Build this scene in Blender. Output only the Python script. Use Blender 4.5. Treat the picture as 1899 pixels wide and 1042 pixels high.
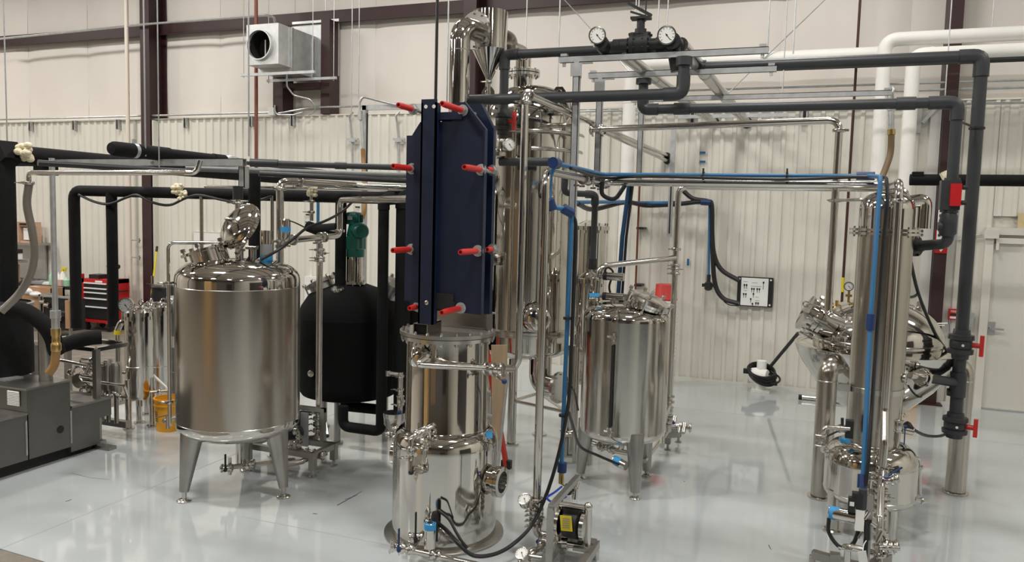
import bpy, bmesh, math, random
from mathutils import Vector as V, Matrix
random.seed(7)
sc = bpy.context.scene
for o in list(bpy.data.objects): bpy.data.objects.remove(o)
COL = sc.collection
pi = math.pi; R = math.radians

# ---------------------------------------------------------------- camera
FPX, PCX, PCY = 1450.0, 949.5, 521.0
PITCH, ROLL, YAW, EYE = R(4.73), R(1.48), R(20.4), 2.15
fw = V((-math.sin(YAW)*math.cos(PITCH), math.cos(YAW)*math.cos(PITCH), -math.sin(PITCH)))
r0 = V((math.cos(YAW), math.sin(YAW), 0)); u0 = r0.cross(fw)
rt = r0*math.cos(ROLL)+u0*math.sin(ROLL); up = -r0*math.sin(ROLL)+u0*math.cos(ROLL)
cd = bpy.data.cameras.new('camera'); cam = bpy.data.objects.new('camera', cd); COL.objects.link(cam)
m = Matrix((rt, up, -fw)).transposed().to_4x4(); m.translation = V((0, 0, EYE)); cam.matrix_world = m
cd.sensor_width = 36; cd.lens = FPX/1899*36; cd.clip_end = 200
sc.camera = cam
# ---------------------------------------------------------------- exposure, world, lamps
sc.view_settings.view_transform = 'Standard'; sc.view_settings.look = 'None'
sc.view_settings.exposure = 0.0; sc.view_settings.gamma = 1; sc.view_settings.use_curve_mapping = False
w = bpy.data.worlds.new('world'); sc.world = w; w.use_nodes = True
w.node_tree.nodes['Background'].inputs[0].default_value = (.9, .95, 1, 1)
w.node_tree.nodes['Background'].inputs[1].default_value = .3
CEIL = 7.4
LAMPS = [(x, y) for y in (-4.2, 3.4, 8.0) for x in (-15.5, -10.4, -5.3, -.2, 4.9)]
LAMP_W = 192
def area(x, y, z, sx, sy, p, col=(1, .98, .945)):
    l = bpy.data.lights.new('high_bay_lamp', 'AREA'); l.shape = 'RECTANGLE'; l.size = sx; l.size_y = sy
    l.energy = p; l.color = col; o = bpy.data.objects.new('high_bay_lamp', l); o.location = (x, y, z); COL.objects.link(o)
for x, y in LAMPS: area(x, y, CEIL-.62, 1.15, .42, {-4.2: LAMP_W*.6, 3.4: LAMP_W, 8.0: LAMP_W*.62}[y]*{-15.5: 1.15, -10.4: 1.12, -5.3: 1.05, -.2: .92, 4.9: .62}[x])

# ---------------------------------------------------------------- pixel rays onto world planes (used to read real positions)
def ray(px, py): return fw+rt*((px-PCX)/FPX)-up*((py-PCY)/FPX)
C0 = V((0, 0, EYE))
def PY(px, py, y): d = ray(px, py); return C0+d*(y/d.y)
def PX(px, py, x): d = ray(px, py); return C0+d*(x/d.x)
def PZ(px, py, z=0): d = ray(px, py); return C0+d*((z-EYE)/d.z)
def zat(x, y, py):
    t = (PCY-py)/FPX; a = up-fw*t
    return EYE-(x*a.x+y*a.y)/a.z
def XA(px, py, y): return PY(px, py, y).x

# ---------------------------------------------------------------- materials
MATS = {}
def mat(name, col, rough=.5, metal=0, var=0, vscale=6, bump=0, bscale=30, coat=0, spec=.5, stretch=(1, 1, 1), rvar=0, emit=0, alpha=1, aniso=0, trans=0):
    if name in MATS: return MATS[name]
    m = bpy.data.materials.new(name); m.use_nodes = True; nt = m.node_tree; b = nt.nodes['Principled BSDF']
    b.inputs['Base Color'].default_value = (*col, 1); b.inputs['Roughness'].default_value = rough
    b.inputs['Metallic'].default_value = metal; b.inputs['Coat Weight'].default_value = coat
    b.inputs['Specular IOR Level'].default_value = spec
    if aniso: b.inputs['Anisotropic'].default_value = aniso
    if trans: b.inputs['Transmission Weight'].default_value = trans
    if emit: b.inputs['Emission Color'].default_value = (*col, 1); b.inputs['Emission Strength'].default_value = emit
    if var or bump or rvar:
        tc = nt.nodes.new('ShaderNodeTexCoord'); mp = nt.nodes.new('ShaderNodeMapping'); mp.inputs['Scale'].default_value = stretch
        nt.links.new(tc.outputs['Object'], mp.inputs['Vector'])
        no = nt.nodes.new('ShaderNodeTexNoise'); no.inputs['Scale'].default_value = vscale; no.inputs['Detail'].default_value = 5
        nt.links.new(mp.outputs[0], no.inputs['Vector'])
        if var:
            rp = nt.nodes.new('ShaderNodeValToRGB'); e = rp.color_ramp.elements
            e[0].position = .3; e[1].position = .7
            e[0].color = (*[c*(1-var) for c in col], 1); e[1].color = (*[min(1, c*(1+var)) for c in col], 1)
            nt.links.new(no.outputs['Fac'], rp.inputs[0]); nt.links.new(rp.outputs[0], b.inputs['Base Color'])
        if rvar:
            mr = nt.nodes.new('ShaderNodeMapRange'); mr.inputs['From Min'].default_value = .15; mr.inputs['From Max'].default_value = .85
            mr.inputs['To Min'].default_value = max(.01, rough-rvar); mr.inputs['To Max'].default_value = rough+rvar
            nt.links.new(no.outputs['Fac'], mr.inputs['Value']); nt.links.new(mr.outputs[0], b.inputs['Roughness'])
        if bump:
            n2 = nt.nodes.new('ShaderNodeTexNoise'); n2.inputs['Scale'].default_value = bscale; n2.inputs['Detail'].default_value = 3
            nt.links.new(mp.outputs[0], n2.inputs['Vector'])
            bp = nt.nodes.new('ShaderNodeBump'); bp.inputs['Strength'].default_value = bump; bp.inputs['Distance'].default_value = .02
            nt.links.new(n2.outputs['Fac'], bp.inputs['Height']); nt.links.new(bp.outputs[0], b.inputs['Normal'])
    MATS[name] = m; return m
POL = mat('polished_steel', (.63, .605, .56), .07, 1, rvar=.03, vscale=3, bump=.035, bscale=5)
BRU = mat('brushed_steel', (.52, .485, .43), .21, 1, var=.05, vscale=2.5, rvar=.03, stretch=(1, 1, .35), aniso=.5)
TUB = mat('steel_tube', (.64, .615, .57), .16, 1, rvar=.05, vscale=8)
FIT = mat('steel_fitting', (.6, .58, .54), .2, 1)
DST = mat('dull_steel', (.40, .385, .36), .36, 1, var=.15, vscale=4)
CAB = mat('cabinet_steel', (.19, .186, .174), .38, .85, var=.12, vscale=3)
GAL = mat('galvanised_steel', (.52, .53, .53), .42, .8, var=.12, vscale=14)
GALL = mat('duct_galvanised', (.62, .63, .62), .42, .6, var=.1, vscale=8)
ALJ = mat('aluminium_jacket', (.45, .44, .42), .16, 1, bump=.12, bscale=9)
PVC = mat('grey_pvc', (.034, .037, .04), .42, 0, var=.1, vscale=5)
PVD = mat('dark_pvc', (.014, .015, .016), .4)
INS = mat('black_foam', (.0045, .0045, .005), .8, 0, spec=.25, var=.3, vscale=9, bump=.25, bscale=16)
FAB = mat('black_jacket', (.003, .003, .0032), .9, 0, spec=.2, bump=.3, bscale=7)
RUB = mat('black_rubber', (.008, .008, .009), .45)
BLU = mat('navy_paint', (.0042, .0115, .036), .42, 0, var=.12, vscale=5)
CAP = mat('red_plastic', (.55, .025, .02), .4)
RED = mat('red_paint', (.5, .012, .015), .35)
BLH = mat('blue_hose', (.028, .145, .31), .4)
BLT = mat('blue_tape', (.04, .30, .62), .6)
BLK = mat('blue_handle', (.007, .032, .12), .4)
GALD = mat('dark_galvanised', (.17, .175, .175), .5, .5, var=.1, vscale=9)
BRN = mat('brown_pipe', (.075, .032, .025), .45, .4)
GRN = mat('green_enamel', (.004, .085, .06), .35)
MAR = mat('maroon_steel', (.036, .013, .013), .5, var=.12, vscale=3)
LIN = mat('liner_white', (.70, .675, .60), .42, 0, var=.05, vscale=1.5)
VIN = mat('vinyl_insulation', (.74, .69, .63), .5, 0, var=.03, vscale=1.2, bump=.16, bscale=1.6)
WHT = mat('white_paint', (.78, .77, .74), .5)
WHP = mat('white_insulation', (.82, .80, .75), .55, 0, bump=.2, bscale=10)
CRM = mat('cream_pipe', (.72, .63, .54), .5)
COP = mat('copper_pipe', (.22, .075, .05), .4, .4)
BRA = mat('brass', (.55, .38, .15), .3, 1)
HOSE = mat('clear_hose', (.19, .17, .145), .3, 0, spec=.6)
BRH = mat('braided_hose', (.30, .16, .055), .5, 0)
FOA = mat('spray_foam', (.75, .68, .48), .8, 0, bump=.5, bscale=40)
YEL = mat('yellow_plastic', (.75, .6, .02), .4)
ORB = mat('amber_bucket', (.72, .33, .015), .4)
ORG = mat('orange_fibreglass', (.55, .04, .02), .45)
WOOD = mat('beige_board', (.42, .30, .19), .6, 0, var=.12, vscale=3, stretch=(6, 6, 1))
CARD = mat('cardboard', (.42, .24, .13), .8, 0, var=.08, vscale=5)
PLY = mat('pine', (.55, .36, .25), .65, 0, var=.1, vscale=4, stretch=(1, 1, 6))
BLP = mat('black_plastic', (.012, .012, .013), .5)
GRY = mat('grey_plastic', (.28, .29, .30), .5)
WPL = mat('white_plastic', (.86, .85, .81), .45)
FACE = mat('gauge_face', (.82, .82, .79), .4)
GLS = mat('sight_glass', (.04, .05, .055), .05, 0, spec=.8)
DRK = mat('dark_cavity', (.012, .011, .01), .7)
PLM = mat('pale_green_plastic', (.35, .62, .42), .4)
WIR = mat('blue_wire', (.02, .06, .42), .4)
DOOR = mat('door_paint', (.66, .64, .57), .55, 0, var=.03, vscale=2)
CONC = mat('bare_concrete', (.19, .165, .135), .8, 0, var=.2, vscale=7)

# ---------------------------------------------------------------- mesh builder
def frame(d):
    d = d.normalized(); a = V((0, 0, 1)) if abs(d.z) < .9 else V((1, 0, 0))
    x = a.cross(d).normalized(); return x, d.cross(x)
class MB:
    def __init__(s): s.v = []; s.f = []
    def add(s, vs, fs):
        n = len(s.v); s.v += [V(p) for p in vs]; s.f += [tuple(i+n for i in q) for q in fs]; return s
    def bx(s, x0, x1, y0, y1, z0, z1):
        return s.add([(x, y, z) for z in (z0, z1) for y in (y0, y1) for x in (x0, x1)],
                     [(0, 2, 3, 1), (4, 5, 7, 6), (0, 1, 5, 4), (2, 6, 7, 3), (0, 4, 6, 2), (1, 3, 7, 5)])
    def box(s, c, e, ax=None, ay=None):
        c = V(c); ax = V(ax).normalized() if ax is not None else V((1, 0, 0))
        ay = V(ay).normalized() if ay is not None else (V((0, 0, 1)).cross(ax).normalized() if abs(ax.z) < .95 else V((0, 1, 0)))
        az = ax.cross(ay); h = [q/2 for q in e]
        return s.add([c+ax*i*h[0]+ay*j*h[1]+az*k*h[2] for k in (-1, 1) for j in (-1, 1) for i in (-1, 1)],
                     [(0, 2, 3, 1), (4, 5, 7, 6), (0, 1, 5, 4), (2, 6, 7, 3), (0, 4, 6, 2), (1, 3, 7, 5)])
    def bar(s, a, b, w, h):
        a = V(a); b = V(b); d = b-a; x, y = frame(d); return s.box((a+b)/2, (d.length, w, h), d, x)
    def lathe(s, c, prof, axis=(0, 0, 1), n=32, caps=True):
        c = V(c); ax = V(axis).normalized(); x, y = frame(ax); vs = []; fs = []; k = len(prof)
        for r, h in prof:
            for i in range(n):
                a = 2*pi*i/n; vs.append(c+ax*h+(x*math.cos(a)+y*math.sin(a))*max(r, 1e-5))
        for j in range(k-1):
            for i in range(n):
                q = (i+1) % n; fs.append((j*n+i, j*n+q, (j+1)*n+q, (j+1)*n+i))
        if caps:
            if prof[0][0] > 1e-4: fs.append(tuple(reversed(range(n))))
            if prof[-1][0] > 1e-4: fs.append(tuple(range((k-1)*n, k*n)))
        return s.add(vs, fs)
    def cyl(s, a, b, r, r2=None, n=20):
        a = V(a); d = V(b)-a; return s.lathe(a, [(r, 0), (r if r2 is None else r2, d.length)], d, n)
    def tube(s, pts, r, bend=.05, n=12, closed=False, seg=5):
        P = [V(p) for p in pts]; path = []
        for i, p in enumerate(P):
            if i in (0, len(P)-1) or bend <= 0: path.append(p); continue
            a = P[i-1]-p; b = P[i+1]-p; la, lb = a.length, b.length
            if la < 1e-6 or lb < 1e-6: continue
            a /= la; b /= lb; ang = math.acos(max(-1, min(1, a.dot(b))))
            if ang > pi-.05: path.append(p); continue
            t = min(bend/math.tan(ang/2), la*.48, lb*.48); A = p+a*t; B = p+b*t
            for k in range(seg+1):
                u = k/seg; path.append(A*(1-u)**2+p*2*u*(1-u)*.97+B*u*u+(A+B)*.5*(2*u*(1-u)*.03))
        T = []; m = len(path)
        for i in range(m):
            d = path[min(i+1, m-1)]-path[max(i-1, 0)]; T.append(d.normalized() if d.length > 1e-9 else V((0, 0, 1)))
        x, y = frame(T[0]); vs = []; fs = []
        for i in range(m):
            if i: x = (x-T[i]*x.dot(T[i])); x.normalize(); y = T[i].cross(x)
            for k in range(n):
                a = 2*pi*k/n; vs.append(path[i]+(x*math.cos(a)+y*math.sin(a))*r)
        for i in range(m-1):
            for k in range(n):
                q = (k+1) % n; fs.append((i*n+k, i*n+q, (i+1)*n+q, (i+1)*n+k))
        fs.append(tuple(reversed(range(n)))); fs.append(tuple(range((m-1)*n, m*n)))
        return s.add(vs, fs)
    def sph(s, c, r, n=16, sz=1):
        return s.lathe(c, [(r*math.sin(pi*i/10), -r*sz*math.cos(pi*i/10)) for i in range(11)], n=n, caps=False)
    def tor(s, c, axis, Rr, r, n=28, k=8):
        return s.lathe(c, [(Rr+r*math.cos(2*pi*i/k), r*math.sin(2*pi*i/k)) for i in range(k+1)], axis, n, False)
    def prism(s, poly, d):
        d = V(d); n = len(poly); P = [V(p) for p in poly]
        return s.add(P+[p+d for p in P], [tuple(reversed(range(n))), tuple(range(n, 2*n))]+[(i, (i+1) % n, n+(i+1) % n, n+i) for i in range(n)])
    def cable(s, pts, r, n=8, sub=6):
        P = [V(p) for p in pts]; Q = [P[0]*2-P[1]]+P+[P[-1]*2-P[-2]]; o = []
        for i in range(1, len(Q)-2):
            for k in range(sub):
                t = k/sub; p0, p1, p2, p3 = Q[i-1:i+3]
                o.append(.5*((2*p1)+(p2-p0)*t+(2*p0-5*p1+4*p2-p3)*t*t+(3*p1-p0-3*p2+p3)*t**3))
        return s.tube(o+[P[-1]], r, 0, n)
ROOTLOC = {}
def link(name, mb, m, parent=None, origin=None):
    me = bpy.data.meshes.new(name)
    if parent is not None: off = ROOTLOC[parent.name]
    elif origin is not None: off = V(origin)
    else:
        xs = [p.x for p in mb.v]; ys = [p.y for p in mb.v]
        off = V(((min(xs)+max(xs))/2, (min(ys)+max(ys))/2, min(p.z for p in mb.v)))
    me.from_pydata([p-off for p in mb.v], [], mb.f); me.update()
    bm = bmesh.new(); bm.from_mesh(me); bmesh.ops.recalc_face_normals(bm, faces=bm.faces); bm.to_mesh(me); bm.free()
    me.polygons.foreach_set('use_smooth', [True]*len(me.polygons)); me.set_sharp_from_angle(angle=R(38))
    me.materials.append(m)
    o = bpy.data.objects.new(name, me); COL.objects.link(o)
    if parent is not None: o.parent = parent; ROOTLOC[o.name] = off
    else: o.location = off; ROOTLOC[o.name] = off
    return o
def tag(o, label, cat, group=None):
    o['label'] = label; o['category'] = cat
    if group: o['group'] = group
    return o
def thing(name, label, cat, loc, group=None):
    o = bpy.data.objects.new(name, None); COL.objects.link(o); o.location = loc; o.empty_display_size = .1
    ROOTLOC[o.name] = V(loc); return tag(o, label, cat, group)
def one(name, mb, m, label, cat, group=None): return tag(link(name, mb, m), label, cat, group)
def struct(name, mb, m, parent=None):
    o = link(name, mb, m, parent, None if parent else (0, 0, 0))
    if parent is None: o['kind'] = 'structure'
    return o
def copytree(o, loc, label=None, group=None):
    c = o.copy(); COL.objects.link(c); c.location = loc; ROOTLOC[c.name] = V(loc)
    if label: c['label'] = label
    if group: c['group'] = group
    for ch in o.children:
        d = ch.copy(); COL.objects.link(d); d.parent = c
        for g in ch.children:
            e = g.copy(); COL.objects.link(e); e.parent = d
    return c

# ---------------------------------------------------------------- reusable fittings (parts)
def clamp(t, p, axis, r, wing=None):
    "sanitary clamp: collar ring with a wing nut"
    p = V(p); ax = V(axis).normalized(); x, y = frame(ax); wd = V(wing).normalized() if wing is not None else x
    mb = MB().lathe(p, [(r, -.013), (r*1.5, -.011), (r*1.62, -.004), (r*1.62, .004), (r*1.5, .011), (r, .013)], ax, 18)
    q = p+wd*(r*1.75); mb.box(q, (.03, .016, .02), wd, ax); s = ax.cross(wd)
    mb.cyl(q+s*.012, q-s*.05, .005, n=8); mb.box(q-s*.05, (.045, .006, .014), wd, ax)
    return link('clamp', mb, FIT, t)
def valve(t, p, axis, r, hd, hl=.13, knob=None, hm=None):
    "butterfly valve: body between two collars, neck and lever handle"
    p = V(p); ax = V(axis).normalized(); hd = V(hd).normalized()
    sd = ax.cross(hd).normalized()
    b = link('valve', MB().lathe(p, [(r, -.045), (r*1.5, -.04), (r*1.5, -.03), (r*1.15, -.026), (r*1.25, -.02), (r*1.25, .02), (r*1.15, .026), (r*1.5, .03), (r*1.5, .04), (r, .045)], ax, 18).cyl(p, p+sd*r*1.9, .012, n=10), FIT, t)
    a = p+sd*r*1.9
    h = link('handle', MB().bar(a-hd*.015, a+hd*hl, .016, .006).cyl(a-sd*.008, a+sd*.012, .013, n=10), hm or FIT, b)
    if knob: link('knob', MB().sph(a+hd*hl, .017, 12), knob, b)
    return b
def gauge(t, p, n, r, d=.035, stem=None, case=None, dial=None):
    p = V(p); n = V(n).normalized()
    b = link('gauge', MB().lathe(p, [(r*.9, -d), (r, -d*.8), (r, 0), (r*1.06, .002), (r*1.06, .008), (r*.92, .009), (r*.92, .003), (1e-5, .003)], n, 26), case or FIT, t)
    link('dial', MB().lathe(p+n*.0032, [(r*.9, 0), (r*.9, .002)], n, 24), dial or FACE, b)
    x, y = frame(n); mk = MB()
    for i in range(11):
        a = -.75*pi+i*.15*pi; dd = x*math.sin(a)+y*math.cos(a); mk.box(p+n*.0058+dd*r*.74, (r*.2, r*.045, .0008), dd, n.cross(dd))
    dd = x*.6-y*.75; mk.box(p+n*.0062+dd*r*.25, (r*.9, r*.07, .001), dd, n.cross(dd)); mk.lathe(p+n*.0055, [(r*.1, 0), (r*.1, .002)], n, 10)
    link('needle', mk, BLP, b)
    if stem is not None: link('stem', MB().cyl(p-n*d*.5, stem, .009, n=10), FIT, b)
    return b
def flange(mb, p, ax, r, th=.018, bolts=8, br=.007):
    p = V(p); ax = V(ax).normalized(); x, y = frame(ax); mb.lathe(p, [(r, -th/2), (r, th/2)], ax, 32)
    for i in range(bolts):
        a = 2*pi*(i+.5)/bolts; q = p+(x*math.cos(a)+y*math.sin(a))*r*.86; mb.cyl(q-ax*(th*.5+.014), q+ax*(th*.5+.014), br, n=6)
    return mb
def union_valve(t, p, axis, r, hd, body=PVC, L=.2, hm=CAP):
    "true-union ball valve in plastic with a coloured tee handle"
    p = V(p); ax = V(axis).normalized(); hd = V(hd).normalized(); h = L/2
    b = link('valve_body', MB().lathe(p, [(r*1.15, -h*1.5), (r*1.25, -h), (r*1.75, -h*.96), (r*1.8, -h*.5), (r*1.45, -h*.46), (r*1.55, -h*.3), (r*1.55, h*.3), (r*1.45, h*.46), (r*1.8, h*.5), (r*1.75, h*.96), (r*1.25, h), (r*1.15, h*1.5)], ax, 14), body, t)
    a = p+hd*r*1.5
    link('valve_handle', MB().cyl(a, a+hd*r*1.1, r*.38, n=10).box(a+hd*r*1.25, (r*.55, r*.7, L*1.05), hd, ax.cross(hd)), hm, b)
    return b
def foam(t, q, s=1):
    mb = MB(); rn = random.Random(int(q[0]*1000))
    for i in range(22): mb.sph(V(q)+V((rn.uniform(-.05, .05), rn.uniform(-.03, .03), rn.uniform(-.055, .055)))*s, rn.uniform(.016, .034)*s, 8, .8)
    return link('foam_joint', mb, FOA, t)

# ================================================================ ROOM SHELL
YW, YU = 10.7, 10.95            # corrugated liner face, upper insulation face
XL, XR, YB = -19.0, 7.5, -13.0
epx = mat('epoxy_floor', (.485, .515, .52), .085, 0, var=.05, vscale=.6, rvar=.035, spec=.6, coat=.4)
flo = struct('floor', MB().bx(XL, XR, YB, YU+.2, -.2, -.004), CONC)
a = PZ(0, 1017); b = PZ(85, 1042)
ep = struct('epoxy_coating', MB().prism([(-6.86, 3.35, -.004), (a.x, a.y, -.004), (b.x, b.y, -.004), (b.x+1, b.y-.1, -.004), (b.x+1, YB, -.004), (XR, YB, -.004), (XR, YW+.02, -.004), (-6.86, YW+.02, -.004)], (0, 0, .004)), epx, flo)
for (x0, y0, x1, y1, wd) in [(626, 937, 671, 911, .012), (640, 926, 663, 918, .008), (580, 952, 589, 953, .014), (122, 930, 133, 926, .012), (131, 877, 168, 886, .004), (168, 886, 203, 889, .004), (455, 840, 462, 846, .01), (1425, 1010, 1430, 1019, .007), (1268, 892, 1270, 893, .012)]:
    p, q = PZ(x0, y0), PZ(x1, y1); d = (q-p); n = V((-d.y, d.x, 0)).normalized()*wd/2
    struct('floor_scuff', MB().prism([p+n, p-n*.3, (p+q)/2-n*.9, q-n*.4, q+n*.5, (p+q)/2+n*.4], (0, 0, .0007)), mat('scuff', (.03, .03, .03), .6), flo)
for X in (-4.6, .4, 3.6): struct('control_joint', MB().bx(X-.004, X+.004, YB, YW, .0, .0006), mat('joint_line', (.36, .37, .375), .4), flo)
for Y in (4.35, 9.0): struct('control_joint', MB().bx(-3.6 if Y < 5 else -6.8, 3 if Y < 5 else 3, Y-.003, Y+.003, .0, .0006), MATS['joint_line'], flo)

wb = struct('wall_back', MB().bx(XL, XR, YW+.03, YU+.3, 0, 3.64).bx(XL, XR, YU+.06, YU+.3, 3.64, CEIL), LIN)
def liner(w, z0, z1):
    pr = []; p = .1525; n = int(round(w/p))
    for i in range(n):
        x = i*p; pr += [(x, 0), (x+.080, 0), (x+.096, -.024), (x+.134, -.024), (x+.1495, 0)]
    pr.append((n*p, 0)); mb = MB()
    k = len(pr); mb.add([(x, y, z) for z in (z0, z1) for x, y in pr]+[(x, .03, z1) for x, y in pr],
                        [(i, i+1, k+i+1, k+i) for i in range(k-1)]+[(k+i, k+i+1, 2*k+i+1, 2*k+i) for i in range(k-1)])
    return mb
COLX = [-16.85, -10.74, -4.68, 1.53]
first = None; x = -18.9
lims = []
segs = [(-18.9, -16.98), (-16.72, -10.87), (-10.61, -4.81), (-4.55, 1.40), (1.62, 2.02)]
for s0, s1 in segs:
    x = s0
    while x < s1-.05:
        wd = min(.915, s1-x); n = max(1, round(wd/.1525)); full = n == 6
        if full and first is not None:
            o = first.copy(); COL.objects.link(o); o.location = (x, YW, 0)
        else:
            o = struct('liner_sheet', liner(n*.1525, .01, 3.66), LIN, wb); o.location = (x, YW, 0)
            if full: first = o
        x += n*.1525
o = struct('liner_sheet', liner(.1525*12, 2.3, 3.66), LIN, wb); o.location = (2.02, YW, 0)
struct('liner_sheet', MB().bx(3.18, XR, YW-.01, YW+.03, 0, 3.66), LIN, wb)
struct('trim_1', MB().bx(XL, XR, YW-.03, YU+.05, 3.655, 3.675), LIN)
struct('baseboard_back', MB().bx(-16.7, 2.0, YW-.035, YW-.026, 0, .035), LIN)
# upper insulation blankets
def blanket(w, z0, z1):
    mb = MB(); nx, nz = 10, 6; vs = []
    for k in range(nz+1):
        for i in range(nx+1):
            u = i/nx; t = k/nz; b = .035*(1-(2*u-1)**4)*(1-.6*(2*t-1)**6)
            vs.append((w*u, -b+.004*math.sin(7*t+5*u), z0+(z1-z0)*t))
    return mb.add(vs, [(k*(nx+1)+i, k*(nx+1)+i+1, (k+1)*(nx+1)+i+1, (k+1)*(nx+1)+i) for k in range(nz) for i in range(nx)])
pw = 1.515
for z0, z1 in ((3.66, 5.22), (5.22, CEIL)):
    p0 = None
    for i in range(17):
        x = -18.6+i*pw
        if p0 is None: p0 = o = struct('insulation_blanket', blanket(pw, z0, z1), VIN, wb)
        else: o = p0.copy(); COL.objects.link(o)
        o.location = (x, YU+.05, 0)
# girts (zee) and columns
for z in (5.13, 7.0):
    struct('trim_2' if z < 6 else 'trim_3', MB().bx(XL, XR, 10.87, 10.885, z, z+.2).bx(XL, XR, 10.885, YU+.05, z+.185, z+.2).bx(XL, XR, 10.83, 10.87, z, z+.012), MAR)
lab = ['maroon steel column out past the benches, beyond the picture', 'maroon steel column between the cream pipe and the duct box', 'maroon steel column behind the tall cyclone and shiny elbows', 'maroon steel column near the white door, carrying the extinguisher sign']
for x, l in zip(COLX, lab):
    mb = MB().bx(x-.1, x+.1, 10.56, 10.575, 0, CEIL).bx(x-.006, x+.006, 10.575, 10.94, 0, CEIL).bx(x-.1, x+.1, 10.94, 10.955, 0, CEIL)
    if x > 0: mb = MB().bx(x-.07, x+.07, 10.56, 10.575, 0, CEIL).bx(x-.07, x+.07, 10.575, 10.955, 0, CEIL)
    c = thing('steel_column', l, 'column', (x, 10.57, 0)); link('post', mb, MAR, c)
    link('base_plate', MB().bx(x-.13, x+.13, 10.5, 10.69, 0, .016), MAR, c)
    if x > 0: link('edge_trim', MB().bx(x-.19, x-.075, 10.655, 10.67, 0, 3.6), WHT, c)
    if x < 0: link('edge_trim', MB().bx(x+.1, x+.135, 10.6, 10.72, 0, 3.64), LIN, c)
# other walls and ceiling (seen in the reflections)
struct('wall_left', MB().bx(XL-.2, XL, YB, YU, 0, CEIL), VIN)
struct('wall_right', MB().bx(XR, XR+.2, YB, YU, 0, CEIL), LIN)
wr = struct('wall_rear', MB().bx(XL, XR, YB-.2, YB, 0, CEIL), mat('rear_wall_tan', (.19, .165, .13), .6))
struct('reflection_door_1', MB().bx(-2.8, 1.2, YB, YB+.05, 0, 4.2), mat('reflection_grey', (.16, .16, .165), .5))  # unseen dark doors, invented to put dark bands into the steel reflections
struct('reflection_door_2', MB().bx(-13, -9.4, YB, YB+.05, 0, 4.2), MATS['reflection_grey'])
struct('reflection_panel_1', MB().bx(-8.2, -3.6, YB, YB+.4, 0, 3.0), mat('reflection_tan', (.36, .25, .15), .6))  # unseen tan and dark blocks, added so the steel reflects contrasting streaks
struct('reflection_panel_2', MB().bx(2.2, 5.4, YB, YB+.4, 0, 2.6), mat('reflection_dark', (.05, .045, .04), .6))
struct('reflection_panel_3', MB().bx(XR-.3, XR, -2, 3, 0, 3.2), MATS['reflection_dark'])  # another unseen dark block added for the reflections
ce = struct('ceiling', MB().bx(XL, XR, YB, YU+.3, CEIL, CEIL+.2), VIN)
pu = None
for i in range(16):
    o = struct('purlin', MB().bx(XL, XR, YB+.6+i*1.5, YB+.66+i*1.5, CEIL-.22, CEIL), MAR, ce) if pu is None else pu.copy()
    if pu is None: pu = o
    else: COL.objects.link(o); o.location = (0, i*1.5, 0)
for x in COLX: struct('rafter', MB().bx(x-.1, x+.1, YB, 10.5, CEIL-.55, CEIL-.2), MAR, ce)
h0 = None
for i, (x, y) in enumerate(LAMPS):
    z = CEIL-.6
    if h0 is None:
        h0 = thing('high_bay_light', 'white rectangular high bay lamp hanging under the roof', 'ceiling light', (x, y, z), 'high bay lamps under the roof')
        link('housing', MB().bx(x-.6, x+.6, y-.22, y+.22, z, z+.06), WHT, h0)
        link('hanger', MB().cyl((x-.5, y, z+.06), (x-.5, y, CEIL-.22), .006, n=6).cyl((x+.5, y, z+.06), (x+.5, y, CEIL-.22), .006, n=6), GAL, h0)
    else: copytree(h0, (x, y, z))
# door at the right
dx0, dx1 = 2.09, 3.03
dr = struct('door_1', MB().bx(dx0, dx1, 10.655, 10.69, .012, 2.075), DOOR)
struct('door_frame', MB().bx(dx0-.09, dx0-.004, 10.6, 10.72, 0, 2.165).bx(dx1+.004, dx1+.09, 10.6, 10.72, 0, 2.165).bx(dx0-.004, dx1+.004, 10.6, 10.72, 2.08, 2.165), LIN, dr)
struct('threshold', MB().bx(dx0, dx1, 10.58, 10.7, 0, .012), GAL, dr)
p = PY(1836, 608, 10.64)
hp = struct('handle_plate', MB().box((p.x, 10.648, p.z), (.10, .02, .15)), GAL, dr)
struct('door_lever', MB().cyl((p.x, 10.64, p.z), (p.x, 10.58, p.z), .018, n=12).bar((p.x, 10.58, p.z), (p.x+.13, 10.58, p.z-.005), .02, .022), GAL, dr)
struct('door_closer', MB().bx(dx0+.02, dx0+.32, 10.60, 10.65, 1.98, 2.045).bx(dx0+.02, dx0+.05, 10.59, 10.65, 1.9, 1.99), LIN, dr)
p = PY(1899, 411, 10.6)
one('yellowed_sign', MB().box((p.x+.1, 10.66, p.z), (.3, .012, .2)), mat('cream_sign', (.62, .5, .27), .6), 'blank yellowed sign over the white door', 'sign')

# ================================================================ WALL SERVICES
t = thing('conduit_run', 'thin galvanised conduit along the top of the corrugated wall liner', 'conduit', (-5, 10.6, 3.7))
link('conduit', MB().tube([(-16, 10.62, 3.72), (-8.2, 10.62, 3.72), (-8.05, 10.62, 3.70), (-7.4, 10.62, 3.78), (2.6, 10.62, 3.78)], .016, .05, 8), GAL, t)
link('conduit', MB().tube([(-3.2, 10.6, 3.86), (2.6, 10.6, 3.86)], .014, 0, 8), GAL, t)
link('conduit', MB().tube([(-3.2, 10.6, 3.62), (2.6, 10.6, 3.60)], .014, 0, 8), GAL, t)
p = PY(505, 218, 10.6)
one('junction_box', MB().box((p.x, 10.6, 3.73), (.1, .08, .12)), WHT, 'small white junction box on the conduit below the duct box', 'electrical box')
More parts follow.
